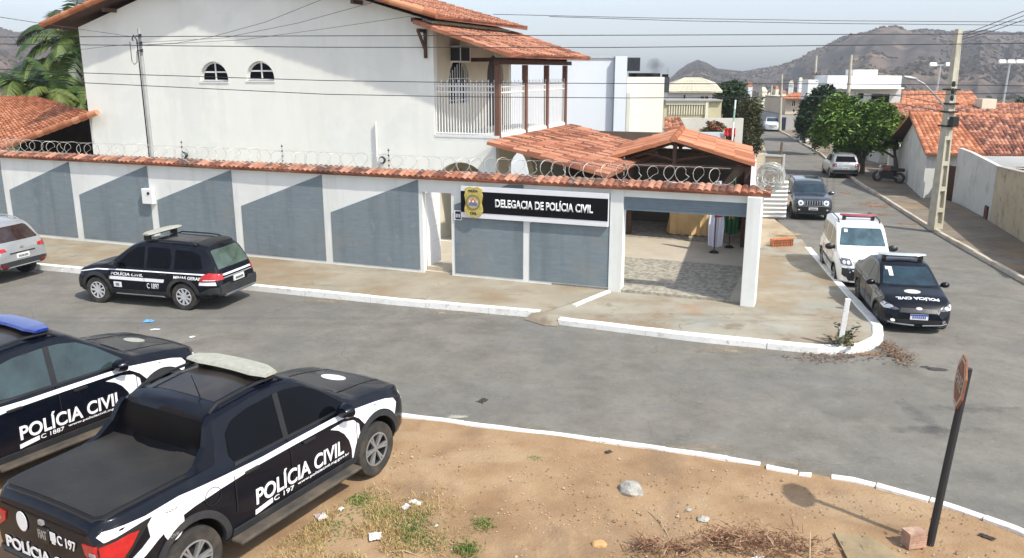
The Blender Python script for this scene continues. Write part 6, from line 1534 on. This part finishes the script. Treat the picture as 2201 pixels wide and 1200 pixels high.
for lab, x, yb, yt, Y in (('floodlight mast with two lamps beside the concrete pole', 2013, 232, 140, 92), ('floodlight mast with two lamps at the right, against the hill', 2161, 222, 134, 92)):
    b = AT(x - 6, yb, Y); tp = AT(x, yt, Y); t = empty('floodlight_mast', lab, 'floodlight', b, 0, 'floodlight masts')
    h = tp.z - b.z; MB().tube([(0, 0, -2), (.2, 0, h)], [.13, .09], 8).build('mast', M_steel, t); MB().box(-.9, 1.3, -.06, .06, h - .06, h + .06).build('crossbar', M_steel, t)
    for s in (-.75, .2, 1.1) if x > 2100 else (-.7, 1.0):
        o = MB(); o.obox((s, -.12, h + .02), (.75, .35, .42), Matrix.Rotation(R(-25), 3, 'X')); bevel(o.build('lamp', M_wh2, t), .05)

# --- overhead cables
GW = 'cables crossing above the main road'
for lab, pts in (('topmost heavy black cable crossing the whole view above the balcony', [(-300, 82), (0, 80), (700, 77.5), (1350, 76), (2060, 73.5), (2500, 73)]),
        ('second heavy black cable crossing the whole view, just below the topmost', [(-300, 90), (0, 95), (300, 98), (700, 102), (1300, 102.5), (1700, 99), (2060, 95), (2500, 90)]),
        ('sagging cable crossing at the height of the arched window sills', [(-300, 136), (175, 157), (700, 173.5), (1000, 178), (1350, 180), (1750, 180.5), (2050, 183), (2500, 188)]),
        ('lowest sagging cable crossing below the arched windows', [(-300, 150), (173, 178), (700, 203), (1000, 208.5), (1350, 211), (1750, 208), (2201, 200), (2500, 194)])):
    cable([AT(x, y, 15.0) for x, y in pts], lab, .007, GW)
for lab, pts in (('thin cable high in the sky over the hills', [(1060, 31), (1400, 39), (1800, 45), (2250, 48)]), ('thin lower cable high in the sky over the hills', [(1180, 36), (1464, 45), (1800, 51), (2250, 55)])):
    cable([AT(x, y, 24.0) for x, y in pts], lab, .008, GW)
for lab, pts in (('service cable running from the left edge of the photo to the mast', [(-40, 31, 14), (0, 37, 16), (130, 57, 20), (290, 80, 27.5)]), ('service cable curving up from the mast to the top of the photo', [(300, 97, 27.5), (380, 93, 26), (450, 81, 24.5), (570, 48, 22), (690, 0, 20), (740, -25, 19)]),
        ('service cable rising gently from the mast across the gable', [(300, 92, 27.5), (480, 82, 26), (640, 50, 24), (810, 3, 21), (850, -10, 20)]), ('faint service cable reaching to the knee bracket of the roof', [(300, 98, 27.5), (520, 86, 27), (700, 62, 26.4), (890, 34, 25.5)]),
        ('short service cable dropping left from the mast to the house corner', [(172, 107, 29), (230, 100, 28), (282, 95, 27.5)])):
    cable([AT(*p) for p in pts], lab, .006, 'service cables at the mast')
for i, (lab, pts) in enumerate((('upper cable leaving the concrete pole to the right edge', [(2063, 78, 32), (2130, 52, 30), (2201, 24, 28), (2260, 0, 27)]), ('middle cable leaving the concrete pole to the right edge', [(2063, 82, 32), (2130, 60, 30), (2201, 34, 28), (2260, 10, 27)]), ('lower cable leaving the concrete pole to the right edge', [(2063, 86, 32), (2130, 68, 30), (2201, 43, 28), (2260, 20, 27)]))):
    cable([AT(*p) for p in pts], lab, .012, 'cables leaving the concrete pole')
for lab, pts in (('cable from the concrete pole back along the side street', [(2030, 225, 32), (1940, 208, 50), (1830, 195, 64), (1750, 180, 84), (1680, 172, 93)]), ('lower cable from the concrete pole back along the side street', [(2030, 240, 32), (1940, 225, 50), (1826, 214, 64), (1750, 195, 84), (1680, 184, 93)])):
    cable([AT(*p) for p in pts], lab, .015, 'cables along the side street')

# --- distant valley: small houses and the tree belt below the hills
rg = random.Random(77)
for i, (x, y, w, col) in enumerate(((1640, 204, 12, 1), (1612, 192, 9, 0), (1655, 212, 10, 0), (1668, 196, 8, 1), (1700, 190, 9, 0), (1630, 222, 10, 1), (1720, 180, 8, 0), (1684, 206, 8, 1))):
    Y = 190 + 26 * (i % 4); p = AT(x, y, Y); s = w / 1787 * Y
    t = empty('distant_house', ('tiny %s house in the valley far behind the street end' % ('white', 'cream')[col]) if False else 'tiny pale house in the valley far behind the street end', 'house', (p.x, Y, p.z), R(rg.uniform(-30, 30)), 'tiny houses in the far valley')
    MB().box(-s/2, s/2, -s/2, s/2, -6, .7).build('wall', M_cream if col else M_wh2, t)
    MB().add([(-s*.58, -s*.6, .7), (s*.58, -s*.6, .7), (s*.58, s*.6, .7), (-s*.58, s*.6, .7), (-s*.3, 0, 1.7), (s*.3, 0, 1.7)], [(0,1,5,4), (1,2,5), (2,3,4,5), (3,0,4), (3,2,1,0)]).build('roof', M_tilef if i % 2 else M_hip, t)
bl = []
for i in range(190):
    Y = rg.uniform(130, 330); x = rg.uniform(1180, 2300); p = AT(x, 225, Y); z = terrain_z(p.x, Y) ; s = rg.uniform(2.0, 5.5)
    bl.append((p.x, Y, z + s * .4, s, s, s * rg.uniform(.5, .8)))
for i in range(50):
    Y = rg.uniform(60, 110); x = rg.uniform(-500, 100); p = AT(x, 225, Y); s = rg.uniform(1.5, 3.5); bl.append((p.x, Y, terrain_z(p.x, Y) + s * .3, s, s, s * .6))
tag(link('treeline', leaf_mesh(bl, 26000, 1.1, 78), M_leafd), kind='stuff')

# ================================================================== SMALL THINGS ON THE STREET AND THE BARE LOT
# white post and weed on the corner
p = G(1804, 745, .12)
t = empty('kerb_post', 'white painted wooden post standing on the pavement corner', 'post', (p.x, p.y, zg(p.x, p.y) + .11), R(-20))
o = MB(); o.obox((.04, 0, .50), (.10, .08, 1.06), Matrix.Rotation(R(3.5), 3, 'Y')); bevel(o.build('post', M_kerb, t), .008)
def leafy(name, label, cat, base, n, h, spread, leaf, m, seed, group=None):
    t = empty(name, label, cat, base, 0, group); rg = random.Random(seed); mb = MB(); V = []; F = []; RN = []
    for i in range(n):
        a = rg.uniform(0, 6.28); e = Vector((math.cos(a) * spread * rg.random(), math.sin(a) * spread * rg.random(), h * rg.uniform(.5, 1)))
        if i < 3: e = Vector((spread * (.9 - .3 * i), .05, h * (1 - .12 * i)))
        mid = e * .5 + Vector((rg.uniform(-.04, .04), rg.uniform(-.04, .04), .03)); mb.tube([(0, 0, -.02), mid, e], [.009, .007, .003], 5)
        for k in range(11):
            q = mid * .4 + e * (.3 + .7 * k / 10) * .8; az = rg.uniform(0, 6.28); d = Vector((math.cos(az), math.sin(az), rg.uniform(-.2, .6))).normalized(); s = Vector((-d.y, d.x, 0)).normalized() * leaf * .3; L = leaf * rg.uniform(.7, 1.2); j = len(V)
            V += [q, q + d * L * .5 + s, q + d * L, q + d * L * .5 - s]; F.append((j, j+1, j+2, j+3)); RN.append(rg.random())
    mb.build('stems', M_bark, t); me = bpy.data.meshes.new('leaves'); me.from_pydata([tuple(v) for v in V], [], F); at = me.attributes.new('rnd', 'FLOAT', 'FACE'); at.data.foreach_set('value', RN); link('leaves', me, m, t); return t
p = G(1806, 752, .02)
leafy('corner_weed', 'straggly green weed growing from the kerb beside the white post', 'weed', (p.x, p.y, p.z), 16, .52, .42, .13, M_leafo, 3)
# leaning sign on its post
p = G(1998, 1168, .09); sb = Vector((p.x, p.y, .08)); Y1 = p.y - .05
st = AT(2082, 792, Y1)
t = empty('stop_sign', 'weathered red octagonal sign seen edge-on atop a leaning black post', 'road sign', sb, 0)
top = st - sb; dd = top.normalized()
MB().tube([(0, 0, -.1), top * .5, top], [.046, .044, .042], 10).build('post', M_wire, t)
sn = Vector((-.938, .347, 0)); sn = (sn - dd * sn.dot(dd)).normalized(); sx = dd.cross(sn); c0 = top - dd * .17 + sn * .05
octo = [(.31 * math.cos(R(22.5 + 45*k)), .31 * math.sin(R(22.5 + 45*k))) for k in range(8)]
face = MB().prism(octo, lambda a, b, k: c0 + sx * a + dd * b + sn * (.012 if k == 0 else -.010)).build('sign_face', mat('faded_sign_red', (.27, .105, .05), .25, 5, .8, stains=[(5, .48, .66, (.17, .075, .045), .75)]), t)
mb = MB()
for k in range(8):
    a, b = octo[k], octo[(k+1) % 8]; q = [(a[0]*.94, a[1]*.94), (b[0]*.94, b[1]*.94), (b[0]*.82, b[1]*.82), (a[0]*.82, a[1]*.82)]
    mb.prism(q, lambda u, v, k2: c0 + sx * u + dd * v + sn * (.016 if k2 == 0 else .011))
mb.build('white_border', mat('faded_sign_white', (.50, .42, .34), .15, 8, .7), face)
bm_object('lettering', text_bm('PARE', .40, .17, .02), lambda a, b: c0 + sx * (a - .20) + dd * (b - .085) + sn * .017, MATS['faded_sign_white'], face)
# hollow block, stone, plank, stick
p = G(1962, 1172, .09)
t = empty('hollow_block', 'single weathered hollow clay block beside the foot of the sign post', 'brick', (p.x, p.y, .085), R(12))
mb = MB().box(-.115, .115, -.08, .08, 0, .20)
for k in range(6): mb.box(-.117, .117, -.083, .083, .012 + k * .032, .026 + k * .032)
mb.build('block', M_brickp, t)
def rock(name, label, cat, loc, size, seed, m, group=None, flat=.62):
    bm = bmesh.new(); bmesh.ops.create_icosphere(bm, subdivisions=3, radius=1)
    for v in bm.verts:
        n_ = v.co.copy(); k = 1 + .30 * noise.noise(n_ * 1.1 + Vector((seed, 0, 0))) + .16 * noise.noise(n_ * 2.6 + Vector((0, seed, 0))) + .06 * noise.noise(n_ * 6)
        v.co = Vector((n_.x * k * size[0], n_.y * k * size[1], max(-.12 * size[2], n_.z * k * size[2])))
    me = bpy.data.meshes.new(name); bm.to_mesh(me); bm.free(); o = link(name, me, m); o.location = loc; o.rotation_euler = (0, 0, seed)
    return tag(o, label, cat, group)
p = G(1358, 1058, .09); rock('stone', 'pale grey stone lying alone on the bare dirt', 'stone', (p.x, p.y, .09), (.20, .15, .15), 2.3, M_stone)
for x, y, s, lab in ((1512, 1118, .06, 'small pale stone chip above the brush pile'), (1287, 1172, .075, 'small tan stone left of the brush pile'), (1480, 1098, .03, 'tiny pebble uphill of the small stone chip')):
    p = G(x, y, .09); rock('stone', lab, 'stone', (p.x, p.y, .095), (s * 1.3, s, s * .7), x * .1, M_stone if x != 1287 else mat('tan_stone', (.50, .30, .13), .2, 6, .9), 'loose stones on the lot')
a, b, c_, d = G(1792, 1150, .1), G(1868, 1160, .1), G(1960, 1215, .1), G(1830, 1225, .1)
t = empty('board', 'grey green weathered board lying flat right of the brush pile', 'board', (0, 0, 0)); up = Vector((0, 0, .025))
q = [Vector((v.x, v.y, .115)) for v in (a, b, c_, d)]
MB().add(q + [v + up for v in q], [(0,3,2,1),(4,5,6,7),(0,1,5,4),(1,2,6,5),(2,3,7,6),(3,0,4,7)]).build('plank', mat('mossy_board', (.27, .21, .12), .2, 4, .95, stains=[(3, .5, .7, (.36, .26, .15), .6)]), t)
# brush pile, sticks
rg = random.Random(12); V = []; F = []; RN = []
def blade(base, d, L, w):
    s = Vector((-d.y, d.x, 0)); s = s.normalized() * w if s.length > 1e-3 else Vector((w, 0, 0)); j = len(V); m2 = base + d * L * .5 + Vector((0, 0, -.02 * L))
    V.extend([base - s, base + s, m2 + s * .8, base + d * L - Vector((0, 0, L * .1)), m2 - s * .8]); F.append((j, j+1, j+2, j+3, j+4)); RN.append(rg.random())
for i in range(1250):
    cx, cy, sx_, sy_ = rg.choice([(1570, 1160, 32, 13), (1600, 1168, 45, 14), (1545, 1165, 20, 10), (1640, 1180, 55, 13), (1700, 1192, 50, 11), (1640, 1175, 75, 18), (1460, 1185, 25, 9), (1390, 1183, 18, 7)])
    p = G(cx + rg.gauss(0, 1) * sx_, min(1235, cy + rg.gauss(0, 1) * sy_), .09); a = rg.uniform(0, 6.28); e = rg.uniform(-.1, .55)
    blade(Vector((p.x, p.y, .10 + rg.random() * .10)), Vector((math.cos(a) * math.cos(e), math.sin(a) * math.cos(e), math.sin(e))), rg.uniform(.04, .20), rg.uniform(.002, .009))
def stuff_mesh(name, m):
    global V, F, RN
    me = bpy.data.meshes.new(name); me.from_pydata([tuple(v) for v in V], [], F); at = me.attributes.new('rnd', 'FLOAT', 'FACE'); at.data.foreach_set('value', RN)
    o = link(name, me, m); tag(o, kind='stuff'); V, F, RN = [], [], []; return o
stuff_mesh('dry_brush', M_straw)
for i in range(900):     # leaf debris swept against the corner kerb and on the dirt
    if i < 600:
        k = rg.random(); p = G(1890 + 60 * k + rg.gauss(0, 12), 738 + 38 * k + rg.gauss(0, 8), .01)
    else: p = G(1790 + rg.gauss(0, 45), 768 + rg.gauss(0, 6), .01)
    a = rg.uniform(0, 6.28); blade(Vector((p.x, p.y, p.z + .01 + .03 * rg.random())), Vector((math.cos(a), math.sin(a), .15)), rg.uniform(.03, .10), rg.uniform(.006, .02))
stuff_mesh('leaf_litter', mat('dead_leaves', [(.08, .045, .03), (.17, .10, .06), (.28, .18, .11)], scale=3, rough=.95, attr=True))
pk = Vector((-3.45, 9.72, 0))
def on_lot(x, y): 
    p = G(x, y, .09); return p
def inside_pickup(p):
    h = Vector((math.cos(R(61)), math.sin(R(61)), 0)); n = Vector((-h.y, h.x, 0)); d = Vector((p.x, p.y, 0)) - pk
    return abs(d.dot(h)) < 2.7 and abs(d.dot(n)) < 1.0
for i in range(11000):
    cx, cy, sx_, sy_ = rg.choice([(660, 1130, 70, 45), (720, 1090, 60, 30), (800, 1120, 70, 40), (860, 1150, 60, 30), (640, 1180, 60, 25), (760, 1190, 90, 25), (900, 1110, 45, 28)])
    p = on_lot(cx + rg.gauss(0, 1) * sx_, min(1250, cy + rg.gauss(0, 1) * sy_))
    if inside_pickup(p) or noise.noise(Vector((p.x * 2.2, p.y * 2.2, 1))) < -.12: continue
    a = rg.uniform(0, 6.28); e = rg.uniform(.15, 1.2); blade(Vector((p.x, p.y, .085)), Vector((math.cos(a) * math.cos(e), math.sin(a) * math.cos(e), math.sin(e))), rg.uniform(.03, .12), rg.uniform(.002, .0045))
stuff_mesh('dry_grass', M_dry)
for i in range(4300):
    cx, cy, sx_, sy_, q = rg.choice([(888, 1135, 26, 16, 1), (900, 1120, 22, 14, 1), (905, 1160, 24, 12, 1), (1038, 1128, 12, 7, .8), (1002, 1182, 14, 7, .8), (775, 1075, 20, 9, .7), (820, 1100, 22, 10, .7), (700, 1120, 40, 20, .6), (640, 1165, 35, 18, .6), (1150, 985, 9, 4, .25), (1595, 1075, 9, 5, .35), (960, 1150, 30, 14, .5)])
    p = on_lot(cx + rg.gauss(0, 1) * sx_, min(1250, cy + rg.gauss(0, 1) * sy_))
    if inside_pickup(p): continue
    a = rg.uniform(0, 6.28); e = rg.uniform(.1, 1.2); blade(Vector((p.x, p.y, .085)), Vector((math.cos(a) * math.cos(e), math.sin(a) * math.cos(e), math.sin(e))), rg.uniform(.03, .11) * q, rg.uniform(.003, .009))
stuff_mesh('green_weeds', M_weed)
for i in range(2600):    # grit
    x, y = rg.uniform(830, 2150), rg.uniform(930, 1235); p = on_lot(x, y); k = noise.noise(Vector((p.x * 1.3, p.y * 1.3, 4)))
    if k < -.05 and rg.random() > .15 or p.y > 12.9 - .33 * (p.x + 2.2) - .35 or p.x > 5.9: continue
    s = rg.uniform(.004, .014) * (1.8 if rg.random() < .06 else 1); j = len(V); z = .095 + .01 * noise.noise(Vector((p.x * .9, p.y * .9, 3)))
    V += [(p.x - s, p.y - s*.6, z), (p.x + s*.8, p.y - s, z), (p.x + s, p.y + s*.8, z), (p.x - s*.7, p.y + s, z), (p.x, p.y, z + s * 1.1)]
    F += [(0+j, 1+j, 4+j), (1+j, 2+j, 4+j), (2+j, 3+j, 4+j), (3+j, 0+j, 4+j)]; RN += [rg.random()] * 4
stuff_mesh('gravel', mat('grit', [(.22, .13, .07), (.36, .24, .14), (.48, .38, .27)], scale=3, rough=.95, attr=True))
def stick(label, pts, r, cat='stick'):
    P = [Vector((q.x, q.y, q.z)) for q in pts]; tag(MB().tube(P, r, 6).build('stick', mat('dry_stick', (.50, .36, .23), .2, 6, .9), None, True), label, cat, 'sticks on the lot')
p = on_lot(1740, 1205); stick('pale bent stick poking up from the brush pile', [Vector((p.x, p.y, .08)), Vector((p.x + .01, p.y + .05, .22)), Vector((p.x + .02, p.y + .12, .40))], [.012, .010, .006])
stick('thin pale twig lying flat below the white litter near the pickup', [on_lot(835, 1186), on_lot(870, 1187) + Vector((0, 0, .02)), on_lot(905, 1197)], [.008, .007, .004])
stick('dark thin stalk lying on the dirt left of the brush pile', [on_lot(1392, 1098), on_lot(1420, 1125) + Vector((0, 0, .03)), on_lot(1440, 1160)], [.006, .006, .003])
def crumple(name, label, loc, sx_, sy_, h, m, seed, group, cat='litter'):
    mb = MB(); n = 9; Vv = []
    for j in range(n):
        for i in range(n):
            u, v = i / (n-1) - .5, j / (n-1) - .5
            k = 1 - .55 * noise.noise(Vector((u * 4 + seed, v * 4, 1))) ; e = max(0, 1 - (abs(u*2) ** 3 + abs(v*2) ** 3))
            Vv.append((u * sx_ * k, v * sy_ * k, .008 + h * (.25 + .75 * abs(noise.noise(Vector((u * 5, v * 5 + seed, 3))))) * (.3 + e)))
    F_ = [(j*n+i, j*n+i+1, (j+1)*n+i+1, (j+1)*n+i) for j in range(n-1) for i in range(n-1)]
    o = mb.add(Vv, F_).build(name, m); md = o.modifiers.new('s', 'SOLIDIFY'); md.thickness = .004; o.location = loc; o.rotation_euler = (0, 0, seed)
    return tag(o, label, cat, group)
GL = 'scraps of litter on the lot'
for x, y, a_, b_, h, m, lab in ((893, 1082, .17, .09, .05, M_litter, 'bright white paper scrap at the top of the green weeds'), (872, 1092, .09, .12, .06, mat('grey_litter', (.55, .53, .52), .2, 12, .6), 'crumpled greyish plastic scrap left of the white paper'), (806, 1155, .17, .15, .06, M_litter, 'white crumpled plastic bag in the dry grass'), (691, 1112, .15, .16, .07, mat('clear_litter', (.50, .43, .40), .2, 12, .4), 'translucent pinkish plastic bag close to the running board'), (733, 1095, .07, .06, .03, M_litter, 'tiny white scrap beside the translucent bag'), (938, 1132, .05, .05, .03, M_litter, 'tiny white scrap right of the green weeds'), (1628, 1200, .14, .06, .03, M_litter, 'white scrap at the bottom of the brush pile')):
    crumple('litter', lab, on_lot(x, y), a_, b_, h, m, x * .01, GL)
GR = 'scraps on the road'
for x, y, a_, b_, h, m, lab in ((320, 692, .22, .16, .07, M_blue, 'crumpled blue plastic lying on the road'), (334, 709, .18, .07, .02, M_litter, 'white paper strip on the road below the blue plastic'), (413, 725, .12, .08, .02, M_litter, 'small white scrap on the road right of the blue plastic')):
    crumple('litter', lab, G(x, y, .006), a_, b_, h, m, x * .01, GR)
for x, y, a_, b_, lab in ((1038, 862, .20, .13, 'dark flattened rag in the middle of the road'), (1308, 972, .10, .07, 'dark scrap at the kerb of the bare lot'), (2120, 1155, .16, .08, 'dark flat scrap on the dirt right of the sign post')):
    crumple('rag', lab, G(x, y, .006 if y < 900 else .1), a_, b_, .025, mat('dark_rag', (.045, .038, .034), .3, 9, .95), x * .01, 'dark rags', 'rag')
# flat stains of soil and tar on the carriageway
def soft_mat(name, col, sharp=.16):
    """soil or tar that thins out in a ragged edge (alpha from the distance to the middle, broken up by noise)"""
    m = mat(name, col, .3, 4, .95); nt = m.node_tree; N = nt.nodes; L = nt.links
    tc = N.new('ShaderNodeTexCoord'); sb_ = N.new('ShaderNodeVectorMath'); sb_.operation = 'SUBTRACT'; sb_.inputs[1].default_value = (.5, .5, .5); L.new(tc.outputs['Generated'], sb_.inputs[0])
    fl = N.new('ShaderNodeVectorMath'); fl.operation = 'MULTIPLY'; fl.inputs[1].default_value = (1, 1, 0); L.new(sb_.outputs[0], fl.inputs[0])
    ln = N.new('ShaderNodeVectorMath'); ln.operation = 'LENGTH'; L.new(fl.outputs[0], ln.inputs[0])
    nz = N.new('ShaderNodeTexNoise'); nz.inputs['Scale'].default_value = 3.2; nz.inputs['Detail'].default_value = 8; nz.inputs['Roughness'].default_value = .7; L.new(tc.outputs['Object'], nz.inputs['Vector'])
    ma = N.new('ShaderNodeMath'); ma.operation = 'MULTIPLY_ADD'; ma.inputs[1].default_value = .95; L.new(nz.outputs['Fac'], ma.inputs[0]); L.new(ln.outputs[1], ma.inputs[2])
    mr = N.new('ShaderNodeMapRange'); mr.inputs[1].default_value = .74 - sharp; mr.inputs[2].default_value = .74; mr.inputs[3].default_value = .92; mr.inputs[4].default_value = 0; L.new(ma.outputs[0], mr.inputs[0]); L.new(mr.outputs[0], N['Principled BSDF'].inputs['Alpha'])
    return m
def patch(name, px, py, rx, ry, dz, m, seed, n=26):
    c = G(px, py); sheet(name, [[(c.x + math.cos(2 * math.pi * k / n) * rx * 1.35 - UX.y * math.sin(2 * math.pi * k / n) * 0, c.y + math.sin(2 * math.pi * k / n) * ry * 1.35) for k in range(n)]], dz, m, .5)
M_soilp = soft_mat('washed_soil', (.25, .15, .085)); M_tar = soft_mat('tar_patch', (.055, .05, .046)); M_pale = soft_mat('mortar_stain', (.33, .31, .26))
M_dust = soft_mat('road_dust', (.29, .245, .18), .34)
for i, (x, y, rx, ry) in enumerate(((1640, 1000, 1.0, .45), (1500, 966, .9, .35), (1760, 1030, .7, .45), (1330, 704, 1.1, .4), (980, 674, 1.3, .4), (700, 647, 1.5, .4), (1560, 752, 1.2, .4), (1900, 1062, .5, .4), (1100, 925, 1.0, .3))): patch('road_dust', x, y, rx, ry, .009, M_dust, i)
for i, (x, y, rx, ry) in enumerate(((2010, 925, 1.4, .25), (2090, 880, 1.2, .22), (1985, 900, .3, 1.1))): patch('tyre_mark', x, y, rx, ry, .011, soft_mat('tyre_dark', (.135, .13, .122), .5), i)
for i, (x, y, rx, ry) in enumerate(((1880, 441, 1.1, 1.3), (1900, 462, .7, .5), (1955, 482, 1.0, .35), (1770, 362, .9, 1.2), (1815, 415, .5, .5))): patch('soil_patch', x, y, rx, ry, .012, M_soilp, i * 3.1)
patch('tar_patch', 2012, 795, .30, .14, .010, M_tar, 5); patch('tar_patch', 1990, 790, .14, .12, .013, M_tar, 8)
patch('mortar_patch', 985, 898, .35, .14, .010, M_pale, 2); patch('mortar_patch', 1230, 938, .28, .10, .010, M_pale, 4); patch('soil_patch', 1870, 762, .5, .16, .010, M_soilp, 9)

struct(MB().add([(.55, 18.72, .14), (.86, 18.40, .15), (1.16, 18.26, .13), (1.02, 17.90, .0), (.72, 17.95, .0), (.28, 18.42, .0), (.55, 18.72, -.1), (1.16, 18.26, -.1)], [(0, 5, 4, 1), (1, 4, 3, 2), (5, 0, 6), (2, 3, 7)]).build('ramp_edge', M_ramp))
# hollow bricks and sand at the pavement, white sheets, gate and post up the street
c0 = G(1662, 536, .03)
proto = None; i = 0
for r in range(2):
    for k in range(7):
        base = Vector((c0.x + .105 * k + rng.uniform(-.01, .01), c0.y + .12 * r + .028 * k, zg(c0.x, c0.y) + .125))
        if proto is None:
            bb = MB().box(-.042, .042, -.09, .09, 0, .24)
            for j in range(3): bb.box(-.028, .028, -.094, -.088, .02 + j * .075, .075 + j * .075, 1)
            proto = bb.build('brick', [M_brick, M_wood]); o = proto
        else: o = proto.copy(); COL.objects.link(o)
        o.location = base; o.rotation_euler = (0, 0, R(rng.uniform(-6, 6) + 14)); tag(o, 'orange hollow clay brick standing in the neat row by the pavement', 'brick', 'hollow clay bricks in a row'); i += 1
patch('sand_spill', 1690, 508, .9, 1.3, .10, soft_mat('yellow_sand', (.42, .32, .18), .3), 3)
p = G(1666, 472); t = empty('corrugated_panel', 'white ribbed metal panel standing left of the slate off-roader', 'panel', (p.x - .05, p.y + .1, zg(p.x, p.y)), R(-8))
mb = MB(); hz = AT(0, 390, p.y).z - zg(p.x, p.y)
for k in range(9): z = .02 + hz * k / 9; mb.add([(-.55, 0, z), (.5, 0, z), (.5, -.10, z + hz / 18), (-.55, -.10, z + hz / 18), (.5, 0, z + hz / 9), (-.55, 0, z + hz / 9), (.5, .05, z), (-.55, .05, z), (.5, .05, z + hz/9), (-.55, .05, z + hz/9)], [(0, 1, 2, 3), (3, 2, 4, 5), (6, 7, 9, 8), (1, 6, 8, 4, 2), (7, 0, 3, 5, 9)])
mb.build('sheet', mat('ribbed_white', (.66, .66, .64), .05, 3, .6), t)
p = AT(1660, 392, 41); gz = zg(p.x, p.y); hh = AT(0, 332, 41).z - gz
t = empty('yard_gate', 'tan sheet metal yard gate with pale frame left of the street', 'gate', (p.x, 41, gz), R(-25))
MB().box(-.42, .42, -.02, .02, .1, hh - .1).build('gate_panel', mat('tan_sheet', (.34, .27, .19), .12, 3, .8), t)
f = MB()
for x in (-.5, .42): f.box(x, x + .08, -.05, .05, 0, hh + .02)
f.box(-.42, .42, -.05, .05, hh - .1, hh - .02).box(-.42, .42, -.05, .05, hh * .62, hh * .62 + .06); f.build('gate_frame', M_plaster, t)
p = G(1672, 388); tp = AT(1681, 306, p.y)
tag(MB().tube([(p.x, p.y, p.z - .2), tuple(tp)], [.085, .075], 8).build('fence_post', M_bark), 'weathered grey wooden post leaning at the left side of the street', 'post')
# motorcycle under the trees
p = G(1908, 392, .13); t = empty('motorcycle', 'dark motorcycle parked on the pavement under the trees', 'motorcycle', (p.x, p.y, zg(p.x, p.y) + .13), R(130))
for x in (-.64, .64):
    w = MB().lathe([(.18, -.07), (.29, -.07), (.31, 0), (.29, .07), (.18, .07), (.18, -.07)], Matrix.Translation((x, 0, .30)) @ Matrix.Rotation(R(90), 4, 'X'), 24).build('wheel', M_rub, t)
    rm = MB()
    for k in range(8): rm.tube([(x, 0, .3), (x + .22 * math.cos(k * .785), 0, .3 + .22 * math.sin(k * .785))], .008, 4)
    rm.build('spokes', M_silverp, w)
bevel(MB().box(-.2, .34, -.16, .16, .62, .95).build('fuel_tank', mat('dark_red_tank', (.10, .01, .012), .1, 3, .2, coat=.6), t), .05); bevel(MB().box(-.85, -.15, -.15, .15, .66, .84).build('seat', M_black, t), .03)
MB().box(-.35, .36, -.17, .17, .22, .64).build('engine', M_clad, t)
fr = MB()
for s in (-.07, .07): fr.tube([(.64, s, .3), (.42, s, .95)], .022, 6); fr.tube([(-.64, s, .3), (-.1, s, .4), (.35, s, .85)], .018, 6)
fr.build('frame', M_steel, t); MB().tube([(.30, -.34, 1.03), (.40, -.1, 1.0), (.40, .1, 1.0), (.30, .34, 1.03)], .014, 6).build('handlebar', M_black, t); MB().lathe([(0, 0), (.09, .0), (.08, -.1), (0, -.13)], Matrix.Translation((.56, 0, .86)) @ Matrix.Rotation(R(90), 4, 'Y'), 14).build('headlight', M_lens, t)
for s in (-1, 1): MB().tube([(.36, s * .24, 1.02), (.32, s * .28, 1.22)], .007, 4).build('mirror_stalk', M_black, t); MB().obox((.32, s * .28, 1.26), (.02, .11, .07), Matrix()) .build('mirror', M_black, t) if False else None

# ================================================================== THE AIR: haze round the whole place
hm = bpy.data.materials.new('haze'); hm.use_nodes = True; nt = hm.node_tree; nt.nodes.remove(nt.nodes['Principled BSDF'])
pv = nt.nodes.new('ShaderNodeVolumePrincipled'); pv.inputs['Color'].default_value = (.86, .92, 1.0, 1); pv.inputs['Density'].default_value = .00034; pv.inputs['Anisotropy'].default_value = .2
nt.links.new(pv.outputs[0], nt.nodes['Material Output'].inputs['Volume'])
tag(MB().box(-2800, 2800, -2800, 2800, -40, 190).build('haze', hm), kind='stuff')
